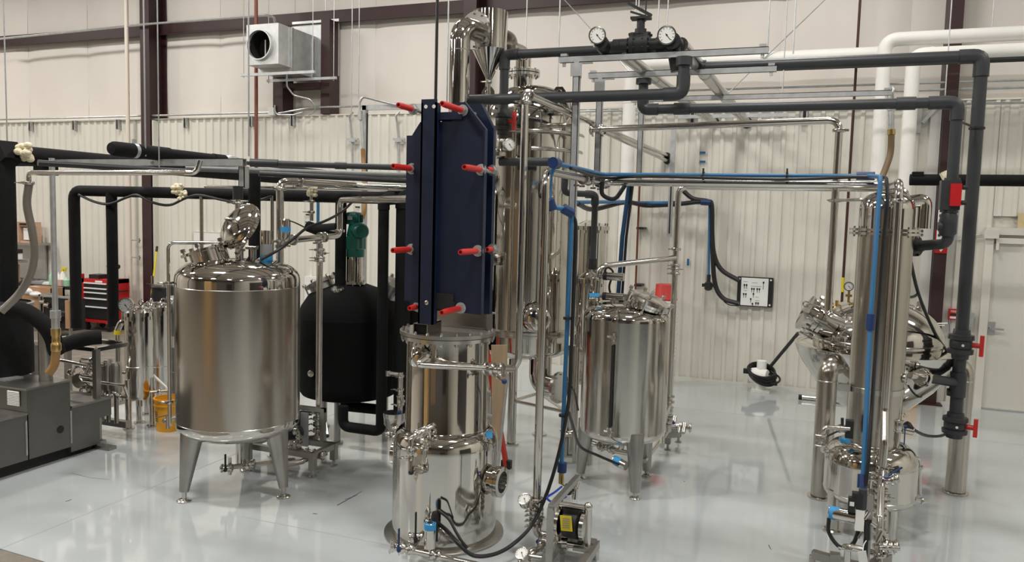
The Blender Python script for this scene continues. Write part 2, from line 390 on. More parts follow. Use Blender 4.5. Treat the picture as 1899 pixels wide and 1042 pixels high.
# bracket clips hanging from the liner top
bl = {60: 'dark clip on the liner top furthest from the white door', 141: 'dark clip on the liner top above the tall insulated header', 222: 'dark clip on the liner top beside the cream pipe', 347: 'dark clip on the liner top between maroon column and copper pipe', 468: 'dark clip on the liner top beside the copper pipe', 545: 'dark clip on the liner top below the duct box', 1492: 'dark slotted clip on the liner top behind the white pipes', 1285: 'dark slotted clip on the liner top behind the overhead valve'}
for px, l in bl.items():
    yy = 240 if px < 1000 else 215
    p = PY(px, yy, 10.66); hh = .16 if px < 1000 else .26
    t = thing('wall_clip', l, 'bracket', (p.x, 10.6, 3.45), 'clips on the liner top')
    link('strut', MB().bx(p.x-.03, p.x-.02, 10.6, 10.66, 3.66-hh, 3.67).bx(p.x+.02, p.x+.03, 10.6, 10.66, 3.66-hh, 3.67).bx(p.x-.03, p.x+.03, 10.655, 10.665, 3.66-hh, 3.67), GAL, t)
    link('slot', MB().bx(p.x-.019, p.x+.019, 10.62, 10.65, 3.67-hh, 3.66), DRK, t)
# vertical pipes on the wall
x = XA(236, 150, 10.5)
t = thing('cream_pipe', 'thin cream coloured vertical pipe on the wall above the tool chest', 'pipe', (x, 10.5, .6))
link('pipe', MB().cyl((x, 10.5, .6), (x, 10.5, CEIL), .035, n=12), CRM, t)
for z in (1.25, 1.55): link('pipe_clip', MB().bx(x-.03, x+.22, 10.5, 10.53, z, z+.02).cyl((x+.2, 10.5, z-.03), (x+.2, 10.5, z+.05), .025), GAL, t)
x = XA(475, 100, 10.3); one('copper_pipe', MB().cyl((x, 10.3, 2.4), (x, 10.3, CEIL), .028, n=12), COP, 'copper coloured vertical pipe running past the duct box', 'pipe')
x = XA(1583, 200, 10.5); COP_ = BRN
t = thing('copper_pipe', 'thin dark copper riser with a yellow tag on the wall above the still', 'pipe', (x, 10.5, .9))
link('riser', MB().cyl((x, 10.5, 1.0), (x, 10.5, CEIL), .016, n=10), BRN, t)
link('yellow_tag', MB().cyl((x, 10.5, 1.32), (x, 10.5, 1.5), .018, n=10), YEL, t)
link('pipe_stub', MB().cyl((x-.12, 10.5, 1.02), (x-.12, 10.5, 1.35), .014, n=10).bar((x-.14, 10.5, 1.02), (x+.02, 10.5, 1.02), .02, .02), BRA, t)

# ---- duct box
t = thing('duct_box', 'square galvanised duct box with a round opening, hung below the maroon girt', 'duct', (-7.7, 10.1, 4.2))
fx0, fx1, fz0, fz1, fy = -8.07, -7.49, 4.33, 4.925, 9.9
cx, cz, cr = (fx0+fx1)/2-.035, (fz0+fz1)/2-.01, .215
mb = MB(); n = 32; ring = []; sq = []
for i in range(n):
    a = 2*pi*i/n; c, s = math.cos(a), math.sin(a); k = 1/max(abs(c), abs(s))
    ring.append((cx+cr*c, fy, cz+cr*s)); sq.append(((fx0+fx1)/2+c*k*(fx1-fx0)/2, fy, (fz0+fz1)/2+s*k*(fz1-fz0)/2))
mb.add(ring+sq, [(i, (i+1) % n, n+(i+1) % n, n+i) for i in range(n)])
mb.add([(x, y, z) for y in (fy, fy+.32) for x, z in ((fx0, fz0), (fx1, fz0), (fx1, fz1), (fx0, fz1))], [(0, 1, 5, 4), (1, 2, 6, 5), (2, 3, 7, 6), (3, 0, 4, 7)])
mb.bx(fx0-.015, fx1+.015, fy+.3, 10.85, fz0-.06, fz1)
link('housing', mb, GALL, t)
link('collar', MB().lathe((cx, fy-.05, cz), [(cr+.01, 0), (cr+.01, .06), (cr-.006, .06), (cr-.006, 0), (cr+.01, 0)], (0, 1, 0), 32, False).cyl((cx, fy+.12, cz-.2), (cx, fy+.12, cz+.1), .012), GALL, t)
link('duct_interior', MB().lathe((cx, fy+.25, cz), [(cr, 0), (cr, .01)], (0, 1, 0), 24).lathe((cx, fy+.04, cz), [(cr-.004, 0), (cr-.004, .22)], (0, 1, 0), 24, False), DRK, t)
link('joint_strip', MB().bx(fx1+.012, fx1+.032, fy+.29, fy+.33, fz0-.06, fz1), GAL, t); link('joint_strip', MB().bx(fx1+.012, fx1+.03, 10.72, 10.8, fz0-.06, fz1-.05), GAL, t)
one('sheet_metal_patch', MB().bx(-7.95, -7.07, 10.86, 10.88, 4.3, 5.19), GALL, 'flat galvanised panel on the wall at the back of the duct box', 'duct')
for (ax, bx_, y, z, lb, px) in ((-8.26, -6.92, 10.0, 4.205, 'front', (452, 580)), (-8.12, -6.84, 10.45, 4.19, 'rear', (495, 619))):
    t = thing('support_rail', 'galvanised strut rail under the round mouth of the duct box' if lb == 'front' else 'galvanised strut rail under the wall end of the duct box', 'rail', (ax, y, z))
    link('rail', MB().bx(ax, bx_, y-.02, y+.02, z-.02, z+.02), GAL, t)
    for q in px:
        x = min(max(XA(q, 100, y), ax+.03), bx_-.03); link('hanger_rod', MB().cyl((x, y, z-.04), (x, y, CEIL), .006, n=6), GAL, t)
for a, b, l in ((512, 530, 'left'), (600, 616, 'right')):
    xa, xb = XA(a, 180, 10.7), XA(b, 180, 10.7); z1 = 4.3 if a < 600 else 5.13
    one('opening_jamb', MB().bx(xa, xb, 10.62, 10.9, 3.68, z1), MAR, 'short maroon jamb under the duct box' if l == 'left' else 'tall maroon jamb beside the duct box', 'steel frame')
xa, xb = XA(512, 160, 10.7), XA(616, 160, 10.7)
one('opening_sill', MB().bx(XA(531, 160, 10.7), XA(599, 160, 10.7), 10.62, 10.9, 4.1, 4.17), MAR, 'maroon cross member under the duct box between the two jambs', 'steel frame')
t = thing('duct_conduit', 'bent galvanised conduit dropping from under the duct box to the liner top', 'conduit', (-7.3, 10.3, 3.8))
link('conduit', MB().tube([PY(532, 120, 10.2), PY(532, 160, 10.3), PY(545, 177, 10.4), PY(575, 184, 10.5), PY(584, 198, 10.55), PY(584, 207, 10.6), PY(572, 213, 10.6)], .013, .1, 8), GAL, t)
link('conduit', MB().tube([PY(510, 195, 10.6), PY(510, 205, 10.6), PY(514, 213, 10.6), PY(545, 213, 10.6), PY(562, 208, 10.6)], .013, .1, 8), GAL, t)
one('girt_conduit', MB().tube([PY(-20, 74, 10.5), PY(270, 45, 10.5), PY(495, 28, 10.5), PY(508, 32, 10.4), PY(511, 45, 10.3)], .02, .15, 8), GAL, 'long galvanised conduit following the girt and bending down into the duct box', 'conduit')

# ---- hanger rods: (pixel column at the top of the frame, lower end row, distance)
rods = [(8, 265, 5.2, 'over the biggest black insulated elbow'), (267, 290, 5.1, 'crossing the maroon column by the tool chest'), (461, 290, 5.05, 'close beside the copper coloured pipe'),
        (603, 20, 10.5, 'short one above the duct panel'), (653, 215, 9.4, 'outside the galvanised strut frame'), (666, 183, 9.3, 'at the bend of the square conduit frame'),
        (810, 184, 4.62, 'dark one down to the blue heat exchanger'), (831, 190, 6.2, 'beside the tall shiny vapour pipe'), (976, 128, 8.8, 'behind the shiny elbow at the cyclone'),
        (1037, 170, 7.1, 'at the lifting eye of the tall evaporator'), (1178, 55, 8.5, 'close to the overhead black valve neck'), (1183, 55, 8.7, 'close to the overhead black valve neck'), (1196, 40, 6.5, 'dark one directly above the black valve lever'),
        (1220, 60, 8.0, 'between the black valve lever and a gauge'), (1237, 60, 8.2, 'straight above an overhead gauge'), (1457, 178, 8.2, 'holding the free end of the second strut beam'), (1425, 84, 6.2, 'holding the free end of the valve beam'),
        (1473, 100, 9.6, 'thicker one holding the white pipe'), (1761, 185, 9.4, 'in front of the maroon column by the door'), (1839, 55, 10.0, 'thin one over the white door')]
for px, pb, y, l in rods:
    x = XA(px, 60, y); z0 = zat(x, y, pb)
    one('hanger_rod', MB().cyl((x, y, z0), (x, y, CEIL), .010 if px in (810, 1473) else .0065, n=6), RUB if px in (810, 1196) else GAL, 'thin threaded hanger rod, '+l, 'rod', 'hanger rods')
for i, (A, B, Y, l) in enumerate([((1545, -15), (1345, 178), 10.2, 'diagonal steel brace wire running up from the end of the strut beams'), ((1040, -8), (1166, 132), 10.2, 'diagonal steel brace wire beside the overhead valve gauge')]):
    one('brace_wire', MB().cyl(PY(*A, Y), PY(*B, Y), .007, n=6), GAL, l, 'cable')

# ================================================================ VESSELS
FH = V((-math.sin(YAW), math.cos(YAW), 0))
def DP(px, py, d): q = ray(px, py); return C0+q*(d/q.dot(FH))
def head(r, h, z, up_=True, k=.28, n=9):
    "torispherical head profile from the rim inwards"
    o = []; s = 1 if up_ else -1
    for i in range(n+1):
        a = (pi/2)*i/n; o.append((r*math.cos(a)**.75 if i < n else 1e-5, z+s*h*math.sin(a)**.95))
    return o
def cone_leg(t, c, ang, rf, rtp, z1, rr=(.092, .034), pad=.052, zb=.075):
    a = R(ang); d = V((math.cos(a), math.sin(a), 0)); c = V((c[0], c[1], 0))
    f = c+d*rf; tp = c+d*rtp+V((0, 0, z1))
    l = link('leg', MB().cyl(f+V((0, 0, zb)), tp, rr[1], rr[0], 18), DST, t)
    link('foot', MB().lathe(f, [(pad, 0), (pad, .008), (pad*.8, .018), (.018, .022), (.018, zb+.012), (.026, zb+.014), (.026, zb)], n=16), FIT, l)
    return l
# ---- big left tank
c1 = (-4.0, 4.81); r1 = .452
t = thing('storage_tank', 'largest brushed steel tank on cone legs, with an open manway lid', 'tank', (*c1, 0))
b = link('shell', MB().lathe((*c1, 0), [(r1, .565), (r1, 1.575)], n=64, caps=False), BRU, t)
link('top_head', MB().lathe((*c1, 0), [(r1, 1.575)]+head(r1, .16, 1.63), n=64, caps=False), POL, t)
link('bottom_head', MB().lathe((*c1, 0), [(r1, .565)]+head(r1, .125, .535, False), n=64, caps=False), POL, t)
link('weld_seam', MB().lathe((*c1, 0), [(r1, 1.572), (r1+.0025, 1.575), (r1, 1.578)], n=64, caps=False), FIT, t)
link('weld_seam', MB().lathe((*c1, 0), [(r1, .562), (r1+.0025, .565), (r1, .568)], n=64, caps=False), FIT, t)
for a in (247, 357, 122): cone_leg(t, c1, a, .43, .355, .56)
# open manway
mc = DP(388, 474, 5.80); ma = V((-.32, -.12, 1)).normalized()
mw = link('manway', MB().lathe(mc, [(.135, -.13), (.135, .035), (.155, .037), (.155, .055), (.12, .055), (.12, -.13)], ma, 36, False), POL, t)
x, y = frame(ma)
for i in range(6):
    a = 2*pi*i/6+.4; q = mc+(x*math.cos(a)+y*math.sin(a))*.165
    link('swing_bolt', MB().cyl(q+ma*.0, q+ma*.09, .008, n=8).box(q+ma*.045, (.05, .02, .02), x*math.cos(a)+y*math.sin(a), ma).cyl(q+ma*.07, q+ma*.095, .018, n=6), FIT, mw)
lc = DP(442, 417, 5.87); ln = (fw*-.74+(rt*-.74+up*.67)*.67).normalized()
ld = link('manway_lid', MB().lathe(lc, [(.172, -.03), (.19, -.028), (.19, -.004), (.178, 0)]+[(.17*math.cos(pi/2*i/8), .055*math.sin(pi/2*i/8)) for i in range(1, 8)]+[(1e-5, .055)], ln, 40), POL, t)
lx = ln.cross(V((0, 0, 1))).normalized()
link('hinge', MB().bar(lc-ln*.02+(rt*.3-up*.9)*.12, mc+V((.2, .06, .02)), .03, .02).cyl(lc+(rt*.5-up*.86)*.2-lx*.06, lc+(rt*.5-up*.86)*.2+lx*.06, .014, n=10), FIT, ld)
link('lid_handle', MB().tube([lc+ln*.05+lx*.06, lc+ln*.09+lx*.06, lc+ln*.09-lx*.06, lc+ln*.05-lx*.06], .007, .02, 8), FIT, ld)
# nozzles on the dome
for px, py, rr_, hh in ((375, 487, .03, .06), (400, 490, .03, .06), (447, 478, .028, .07), (520, 478, .035, .10), (470, 468, .03, .05)):
    q = DP(px, py, 5.9 if px < 480 else 5.95); link('nozzle', MB().lathe(q, [(rr_*.7, -.1), (rr_*.7, hh*.7), (rr_*1.2, hh*.75), (rr_*1.2, hh), (rr_*.6, hh)], n=16), FIT, t)
q = DP(494, 482, 5.85)
sg = link('level_sensor', MB().lathe(q, [(.045, -.06), (.045, .22), (1e-5, .222)], n=20), TUB, t)
link('sensor_window', MB().lathe(q, [(.0458, .04), (.0458, .12)], n=20, caps=False), GRY, sg)
link('blue_tape', MB().lathe(q, [(.0462, -.055), (.0462, .035)], n=20, caps=False), BLT, sg)
# thin overflow pipe on the left
pA = DP(315, 775, 5.75); xl, yl = pA.x, pA.y; zt = zat(xl, yl, 450)
ov = link('overflow_pipe', MB().tube([(xl, yl, zat(xl, yl, 790)), (xl, yl, zt), DP(440, 450, 5.86)], .0135, .05, 10), TUB, t)
clamp(t, (xl, yl, zat(xl, yl, 525)), (0, 0, 1), .016); clamp(t, (xl, yl, zat(xl, yl, 745)), (0, 0, 1), .016)
q = V((xl, yl, zat(xl, yl, 525))); link('side_bracket', MB().bar(q, (c1[0]-.42, c1[1]-.15, q.z), .016, .016), FIT, t)
q = V((xl, yl, zat(xl, yl, 783))); v_ = link('drain_cock', MB().cyl(q+V((-.06, -.0, 0)), (c1[0]-.43, c1[1]-.1, q.z+.01), .018, n=12).cyl(q+V((-.02, 0, -.05)), q+V((-.02, 0, .05)), .014, n=10), FIT, t)
link('cock_lever', MB().bar(q+V((-.02, 0, .055)), q+V((-.02, -.1, .06)), .014, .006), FIT, v_)
# outlet under the tank
zo = zat(*c1, 868); cc = V((*c1, 0))
o_ = link('outlet_pipe', MB().cyl((*c1, .42), (*c1, zo), .024, n=14).cyl(DP(410, 868, 5.75), DP(545, 853, 6.3), .02, n=12), TUB, t)
clamp(t, (*c1, .40), (0, 0, 1), .026)
q = DP(415, 868, 5.75); valve(t, q+V((.02, .01, 0)), (1, .5, 0), .022, (0, 0, 1), .12, None, BLP)
q = DP(462, 862, 5.95); valve(t, q, (1, .5, 0), .03, (0, 0, 1), .06)
link('sample_port', MB().cyl(DP(426, 848, 5.78), DP(426, 880, 5.78), .014, n=8), FIT, t)

# ---- black insulated tank
c2 = (-4.07, 6.48); r2 = .482
t = thing('jacketed_tank', 'big tank wrapped in black insulation with a green mixer on top', 'tank', (*c2, 0))
link('jacket', MB().lathe((*c2, 0), [(1e-5, .385), (r2*.8, .39), (r2*.93, .41), (r2*.985, .45), (r2, .50), (r2, 1.14), (r2*1.005, 1.15), (r2*.99, 1.17)], n=56), FAB, t)
link('dome_cover', MB().lathe((*c2, 0), [(r2*.995, 1.14), (r2*.99, 1.18), (r2*.95, 1.25), (r2*.80, 1.36), (r2*.6, 1.42), (r2*.36, 1.46), (1e-5, 1.47)], n=56), FAB, t)
link('drain_cover', MB().tube([(c2[0]-.02, c2[1]-.1, .42), (c2[0]-.02, c2[1]-.1, .29), (c2[0]+.35, c2[1]+.0, .27)], .05, .06, 14), INS, t)
for a in (165, 285, 45):
    d = V((math.cos(R(a)), math.sin(R(a)), 0))*.36
    link('leg', MB().cyl((c2[0]+d.x, c2[1]+d.y, .02), (c2[0]+d.x, c2[1]+d.y, .42), .03, n=12).cyl((c2[0]+d.x, c2[1]+d.y, 0), (c2[0]+d.x, c2[1]+d.y, .02), .055, n=14), DST, t)
q = V((*c2, 1.43))+V((.0, -.23, -.0)); link('sight_glass', flange(MB(), q+V((.03, -.03, -.005)), (0.05, -.3, 1), .062, .02, 8).lathe(q+V((.03, -.03, 0)), [(.04, 0), (.045, .02)], (0.05, -.3, 1)), FIT, t)
for px, py, ax_, rr_ in ((597, 530, (-.5, -.1, 1), .13), (728, 532, (.6, -.1, 1), .1)):
    q = DP(px, py, 7.45); ax_ = V(ax_).normalized()
    mw = link('manway', MB().lathe(q, [(rr_*.9, -.1), (rr_*.9, .02), (rr_*1.12, .02), (rr_*1.12, .05), (rr_*.6, .07), (1e-5, .075)], ax_, 26), DST, t); x, y = frame(ax_)
    for i in range(6):
        a = pi*i/3; w_ = q+(x*math.cos(a)+y*math.sin(a))*rr_*1.15
        link('swing_bolt', MB().cyl(w_-ax_*.04, w_+ax_*.08, .008, n=8).cyl(w_+ax_*.05, w_+ax_*.075, .02, n=6), FIT, mw)
for px, py in ((577, 693), (744, 611)):
    q = DP(px, py, 7.05 if px < 600 else 7.3); link('temperature_port', MB().lathe(q, [(.035, -.1), (.035, 0), (.028, .012), (1e-5, .014)], (.3, -1, 0), 18), FIT, t)
# mixer
def mx(px, py): return DP(px, py, 7.42)
t2 = thing('mixer_drive', 'green geared motor mixer standing on the black tank', 'motor', (c2[0], c2[1], 1.47))
q = mx(657, 525); zx = lambda py: zat(q.x, q.y, py)
link('base_flange', flange(MB(), (q.x, q.y, zx(524)), (0, 0, 1), .105, .022, 8), FIT, t2)
la = link('lantern', MB().lathe((q.x, q.y, 0), [(.075, zx(524)), (.075, zx(476))], n=24, caps=False).bx(q.x-.02, q.x+.02, q.y-.085, q.y-.06, zx(520), zx(480)), POL, t2)
link('gearbox', MB().lathe((q.x+.01, q.y, 0), [(.085, zx(476)), (.085, zx(462)), (.075, zx(460)), (.075, zx(440)), (.085, zx(436)), (.06, zx(412))], n=20).box((q.x+.01, q.y, zx(450)), (.13, .15, .12)), GRN, t2)
h = mx(640, 428); e = mx(690, 428); ax_ = (e-h); ax_.z = 0; ax_.normalize()
link('gear_motor', MB().lathe((q.x+.02, q.y-.02, zx(428)), [(.06, 0), (.06, .11), (.075, .115), (.075, .15), (.06, .17), (1e-5, .172)], (.8, -.6, 0), 22), GRN, t2)
m_ = link('motor', MB().lathe((q.x-.01, q.y, 0), [(.07, zx(416)), (.075, zx(412)), (.075, zx(398)), (.065, zx(394)), (1e-5, zx(392))], n=20), GRN, t2)
fins = MB()
for i in range(14):
    a = 2*pi*i/14; fins.box((q.x-.01+.079*math.cos(a), q.y+.079*math.sin(a), zx(405)), (.012, .006, .07), (math.cos(a), math.sin(a), 0))
link('cooling_fins', fins, GRN, m_); link('rating_plate', MB().box((q.x+.0, q.y-.085, zx(404)), (.045, .012, .035)), GRY, m_)

# ---- front column vessel with flat lid
c3 = (-2.195, 4.70)
t = thing('column_vessel', 'stepped column vessel on a round floor flange under the blue heat exchanger', 'tank', (*c3, 0))
link('floor_flange', MB().lathe((*c3, 0), [(.405, 0), (.405, .014), (.398, .018), (.30, .018)], n=64), DST, t)
link('lower_shell', MB().lathe((*c3, 0), [(.352, .018), (.352, .62)]+[(.278+.074*math.cos(pi/2*i/8), .62+.115*math.sin(pi/2*i/8)) for i in range(1, 9)], n=72, caps=False), POL, t)
link('upper_shell', MB().lathe((*c3, 0), [(.278, .735), (.280, .74), (.275, .748), (.275, 1.345)], n=64, caps=False), POL, t)
link('shell_flange', MB().lathe((*c3, 0), [(.27, 1.335), (.314, 1.335), (.314, 1.358), (.27, 1.358)], n=64, caps=False), FIT, t)
ld = link('lid', MB().lathe((*c3, 0), [(.30, 1.359), (.30, 1.363), (.318, 1.363), (.318, 1.386), (1e-5, 1.386)], n=64), DST, t)
mb = None
for i in range(20):
    a = 2*pi*i/20; x, y = c3[0]+.298*math.cos(a), c3[1]+.298*math.sin(a)
    b_ = link('bolt', MB().cyl((x, y, 1.312), (x, y, 1.404), .006, n=6).cyl((x, y, 1.386), (x, y, 1.399), .011, n=6).cyl((x, y, 1.32), (x, y, 1.334), .011, n=6), FIT, ld)
# sight ports
for ax_, z, s, in_ in (((1, -.08, 0), zat(*c3, 880)+.02, 1, 0), ((-1, -.1, 0), zat(*c3, 850), .8, .055)):
    ax_ = V(ax_).normalized(); q = V((*c3, z))-ax_*in_
    sp = link('sight_port', MB().lathe(q, [(.085*s, .30), (.085*s, .385), (.1*s, .386), (.1*s, .402), (.096*s, .404), (.096*s, .41), (.1*s, .412), (.1*s, .43), (.07*s, .432), (.066*s, .40)], ax_, 36, False), POL, t)
    link('port_glass', MB().lathe(q, [(.068*s, .398), (.068*s, .402)], ax_, 30), GLS, sp)
q = DP(786, 661, 4.93)
pn = link('front_port', MB().lathe(q, [(.05, -.02), (.048, .06), (.062, .065), (.062, .08), (.03, .095), (1e-5, .1)], (-.35, -1, .1), 24), POL, t)
zz = q.z-.06
# shoulder valve assembly
A = V((c3[0]-.02, c3[1]-.29, zat(c3[0], c3[1]-.28, 795)))
P0, P1, P2, P3 = DP(801, 790, 4.88), DP(762, 812, 4.78), DP(762, 868, 4.75), DP(790, 872, 4.83)
sv = link('sample_pipe', MB().tube([P0+V((0, .06, 0)), P0, P1, P2+V((0, 0, -.04))], .018, .04, 12).tube([P2+V((.02, 0, .0)), P3, P3+V((0, .2, .01))], .018, .04, 12).tube([DP(788, 860, 4.84), DP(788, 815, 4.85), DP(788, 800, 4.95)], .014, .03, 10), TUB, t)
for q, ax_ in ((P0*.7+P1*.3, P1-P0), (P0*.3+P1*.7, P1-P0), (P1*.65+P2*.35, (0, 0, 1)), (P1*.35+P2*.65, (0, 0, 1)), (P2*.4+P3*.6, P3-P2), (DP(788, 830, 4.85), (0, 0, 1))): clamp(t, q, ax_, .019)
valve(t, P1*.5+P2*.5, (0, 0, 1), .02, (-.1, -.2, -1), .11, BLP)
valve(t, P0*.5+P1*.5, P1-P0, .02, (0, 0, 1), .05)
# bottom outlet with instrument
B0, B1, B2 = DP(728, 1013, 4.55), DP(760, 1018, 4.57), DP(812, 1030, 4.62)
bo = link('outlet_pipe', MB().cyl(B0, DP(905, 1052, 4.72), .021, n=14).cyl(DP(765, 1018, 4.57), DP(780, 990, 4.9), .02, n=12), TUB, t)
for q in (B0, B1, B2, B0*.45+B1*.55, DP(800, 1028, 4.61)): clamp(t, q, B2-B0, .022)
valve(t, DP(738, 1014, 4.555), B2-B0, .021, (0, 0, 1), .13, None, BLK)
i_ = DP(797, 1015, 4.62); ins = link('transmitter', MB().lathe(i_, [(.036, .0), (.036, .15), (.03, .155), (1e-5, .155)], n=18).cyl(i_-V((0, 0, .03)), i_, .018), TUB, t)
link('blue_tape', MB().lathe(i_, [(.0366, .115), (.0366, .152), (.02, .1565)], n=18, caps=False), BLT, ins)
j_ = DP(806, 985, 4.70); link('motor_can', MB().lathe(j_, [(.022, -.06), (.022, .11), (.015, .125), (1e-5, .126)], n=16), BLP, ins)
valve(t, DP(770, 995, 4.72), (1, .6, -.1), .018, (0, 0, 1), .17, None, BLP)
link('blue_tape', MB().box(DP(907, 806, 5.02), (.045, .004, .05), rt, (.3, -1, .9)), BLT, t)

# ---- heat exchanger
hy = 4.45
def HX(px, py, y=hy): return PY(px, py, y)
zb, ztop = HX(850, 581).z, HX(840, 190).z
xl_, xr_ = HX(766, 400, 4.45).x-.03, HX(897, 400).x
t = thing('plate_heat_exchanger', 'tall navy plate heat exchanger with red capped tie bolts', 'heat exchanger', (c3[0], c3[1], 1.386))
ch = HX(912, 240, 4.52); xm = HX(862, 190).x; zc = HX(897, 240).z; xc0 = HX(809, 400).x; z2 = HX(808, 225).z; zt_ = HX(808, 192).z
fr = link('front_plate', MB().prism([(xl_+.03, hy, zb+.02), (xr_, hy, zb), (xr_, hy, zc), (xm, hy, ztop), (xm-.085, hy, ztop), (xm-.085, hy, ztop-.115), (xl_+.07, hy, ztop-.115), (xl_+.03, hy, zc-.02)], (0, .035, 0)), BLU, t)
link('folded_edge', MB().bx(xr_-.006, xr_+.002, hy-.012, hy, zb, zc).bar((xr_, hy-.006, zc), (xm, hy-.006, ztop), .012, .01), BLU, fr)
ry = 4.66; xrr = PY(912, 400, ry).x; zc2 = PY(912, 240, ry).z; xll = PY(762, 400, ry).x
link('rear_plate', MB().prism([(xll, ry, zb-.02), (xrr, ry, zb-.02), (xrr, ry, zc2), (xm+.02, ry, ztop+.02), (xm-.1, ry, ztop+.02), (xm-.1, ry, ztop-.1), (xll+.05, ry, ztop-.1), (xll, ry, zc2-.03)], (0, .045, 0)), BLU, t)
pk = MB(); k = 0; y = hy+.045
link('plate_pack', MB().bx(xll+.06, xrr-.055, hy+.037, ry-.002, zb+.06, zc2-.06), mat('plate_pack', (.012, .02, .05), .4), t)
for i in range(14):
    y = hy+.042+i*.0115; link('heat_plate', MB().bx(xll+.05, xrr-.045, y, y+.004, zb+.05, zc2-.05), MATS['plate_pack'], t)
# carrying column in front
cy = hy-.05; a0, a1 = PY(778, 400, cy).x, PY(806, 400, cy).x; zt1 = PY(790, 184, cy).z; zb1 = 1.457
cl = link('support_column', MB().bx(a0, a1, cy, cy+.012, zb1, zt1).bx(a0, a0+.012, cy, hy+.01, zb1, zt1-.02).bx(a1-.012, a1, cy, hy+.01, zb1, zt1-.02), BLU, t)
for dx in (.02, .075): link('bolt_hole', MB().cyl((a0+dx+.012, cy-.001, zt1-.045), (a0+dx+.012, cy+.004, zt1-.045), .012, n=14), WHT, cl)
link('bolt', MB().lathe(((a0+a1)/2+.01, cy, PY(791, 561, cy).z), [(.014, 0), (.014, .008), (.009, .012)], (0, -1, 0), 12), FIT, cl)
link('top_bar', MB().bx(a1-.02, xm-.01, hy-.02, hy+.2, ztop-.105, ztop-.06), BLU, t)
link('bottom_bar', MB().bx(a1-.01, a1+.13, hy-.01, hy+.15, zb+.03, zb+.07).bx(a1-.01, a1+.12, hy-.012, hy+.0, zb+.02, zb+.12), DRK, t)
for px, py, L, yy in ((767, 203, .2, hy+.02), (765, 313, .25, hy+.02), (764, 462, .25, hy+.02), (776, 568, .12, hy+.02), (859, 205, .3, hy), (893, 315, .26, hy), (887, 465, .27, hy), (855, 571, .28, hy), (914, 316, .1, ry-.02), (914, 462, .1, ry-.02)):
    q = PY(px, py, yy); f_ = V((0, -1, 0))
    bt = link('tie_bolt', MB().cyl(q+f_*(-.18 if yy < 4.6 else 0), q+f_*.05, .013, n=12).cyl(q+f_*.004, q+f_*.009, .036, n=18).cyl(q+f_*.009, q+f_*.035, .029, n=6), GAL, t)
    link('red_cap', MB().lathe(q, [(.018, .03), (.019, L-.05), (.016, L), (.010, L), (.008, L-.02), (1e-5, L-.02)], f_, 14), CAP, bt)
# steel brackets between lid and exchanger
x0, x1 = PY(766, 605, 4.42).x, PY(793, 605, 4.42).x
link('front_bracket', MB().bx(x0, x0+.006, 4.42, 4.62, 1.388, 1.457).bx(x1-.006, x1, 4.42, 4.62, 1.388, 1.457).bx(x0, x1, 4.42, 4.62, 1.451, 1.457), DST, t)
link('bracket_shade', MB().bx(x0+.006, x1-.006, 4.45, 4.61, 1.388, 1.451), DRK, t)  # black block filling the open bracket, its inner shade put in as colour
yr2 = 4.87; zr2 = PY(860, 578, yr2).z; xa_, xb_ = PY(800, 590, yr2).x, PY(913, 590, yr2).x
link('rear_bracket', MB().bx(xa_, xb_, yr2, yr2+.008, 1.388, zr2).bx(xa_, xb_, yr2, yr2+.1, zr2-.006, zr2).bx(xb_-.008, xb_, yr2-.09, yr2, 1.388, zr2+.01), DST, t)
link('bracket_bolt', MB().box((a0+.05, 4.45, 1.48), (.09, .06, .012)).cyl((a0+.05, 4.45, 1.48), (a0+.05, 4.45, 1.51), .018, n=6), GAL, t)

# ---- evaporator
e0 = DP(975, 600, 7.2); c4 = (e0.x, e0.y); r4 = .425
zz = lambda py: zat(*c4, py)
t = thing('evaporator', 'tallest mirror finish evaporator column behind the blue heat exchanger', 'tank', (*c4, 0))
zs, zf = 2.93, 1.11
link('shell', MB().lathe((*c4, 0), [(r4, zf+.02), (r4, zs)], n=72, caps=False), POL, t)
link('top_head', MB().lathe((*c4, 0), [(r4, zs)]+head(r4*1.003, .345, zs+.05), n=64, caps=False), POL, t)
link('base_flange', MB().lathe((*c4, 0), [(r4*.85, zf-.02), (r4+.045, zf-.02), (r4+.045, zf+.0), (r4+.04, zf+.004), (r4+.045, zf+.008), (r4+.045, zf+.03), (r4, zf+.03)], n=64, caps=False), FIT, t)
link('bottom_head', MB().lathe((*c4, 0), [(r4*.95, zf-.02), (r4*.95, zf-.16)]+head(r4*.95, .1, zf-.16, False), n=56, caps=False), POL, t)
zl = 0.0
for px, d in ((948, 7.25), (1057, 6.95), (1000, 7.6), (906, 7.4)):
    q = DP(px, 820, d); l = link('leg', MB().cyl((q.x, q.y, .015), (q.x, q.y, zf-.1), .043 if px != 1000 else .03, n=18), TUB, t)
    link('foot', MB().cyl((q.x, q.y, 0), (q.x, q.y, .016), .072, n=24), FIT, l)
q1, q2, q3 = DP(950, 770, 7.25), DP(1000, 742, 7.6), DP(1050, 780, 6.95)
link('brace', MB().cyl((q1.x, q1.y, .42), (q2.x, q2.y, .42), .016, n=10).cyl((q1.x, q1.y, .42), (q3.x, q3.y, .40), .016, n=10).cyl((q3.x, q3.y, .40), (q2.x, q2.y, .42), .016, n=10), TUB, t)
g = DP(1003, 640, 6.95); z1, z2_ = zat(g.x, g.y, 640), zat(g.x, g.y, 712)
ob = link('outlet_bend', MB().tube([(g.x, g.y, z1+.05), (g.x, g.y, z2_), (g.x+.2, g.y-.06, z2_)], .1, .14, 24, seg=8), POL, t)
link('bend_flange', flange(MB(), (g.x, g.y, z1+.0), (0, 0, 1), .125, .02, 8), FIT, ob)
link('blind_flange', flange(MB(), (g.x+.2, g.y-.06, z2_), (1, -.3, 0), .14, .03, 10), FIT, ob)
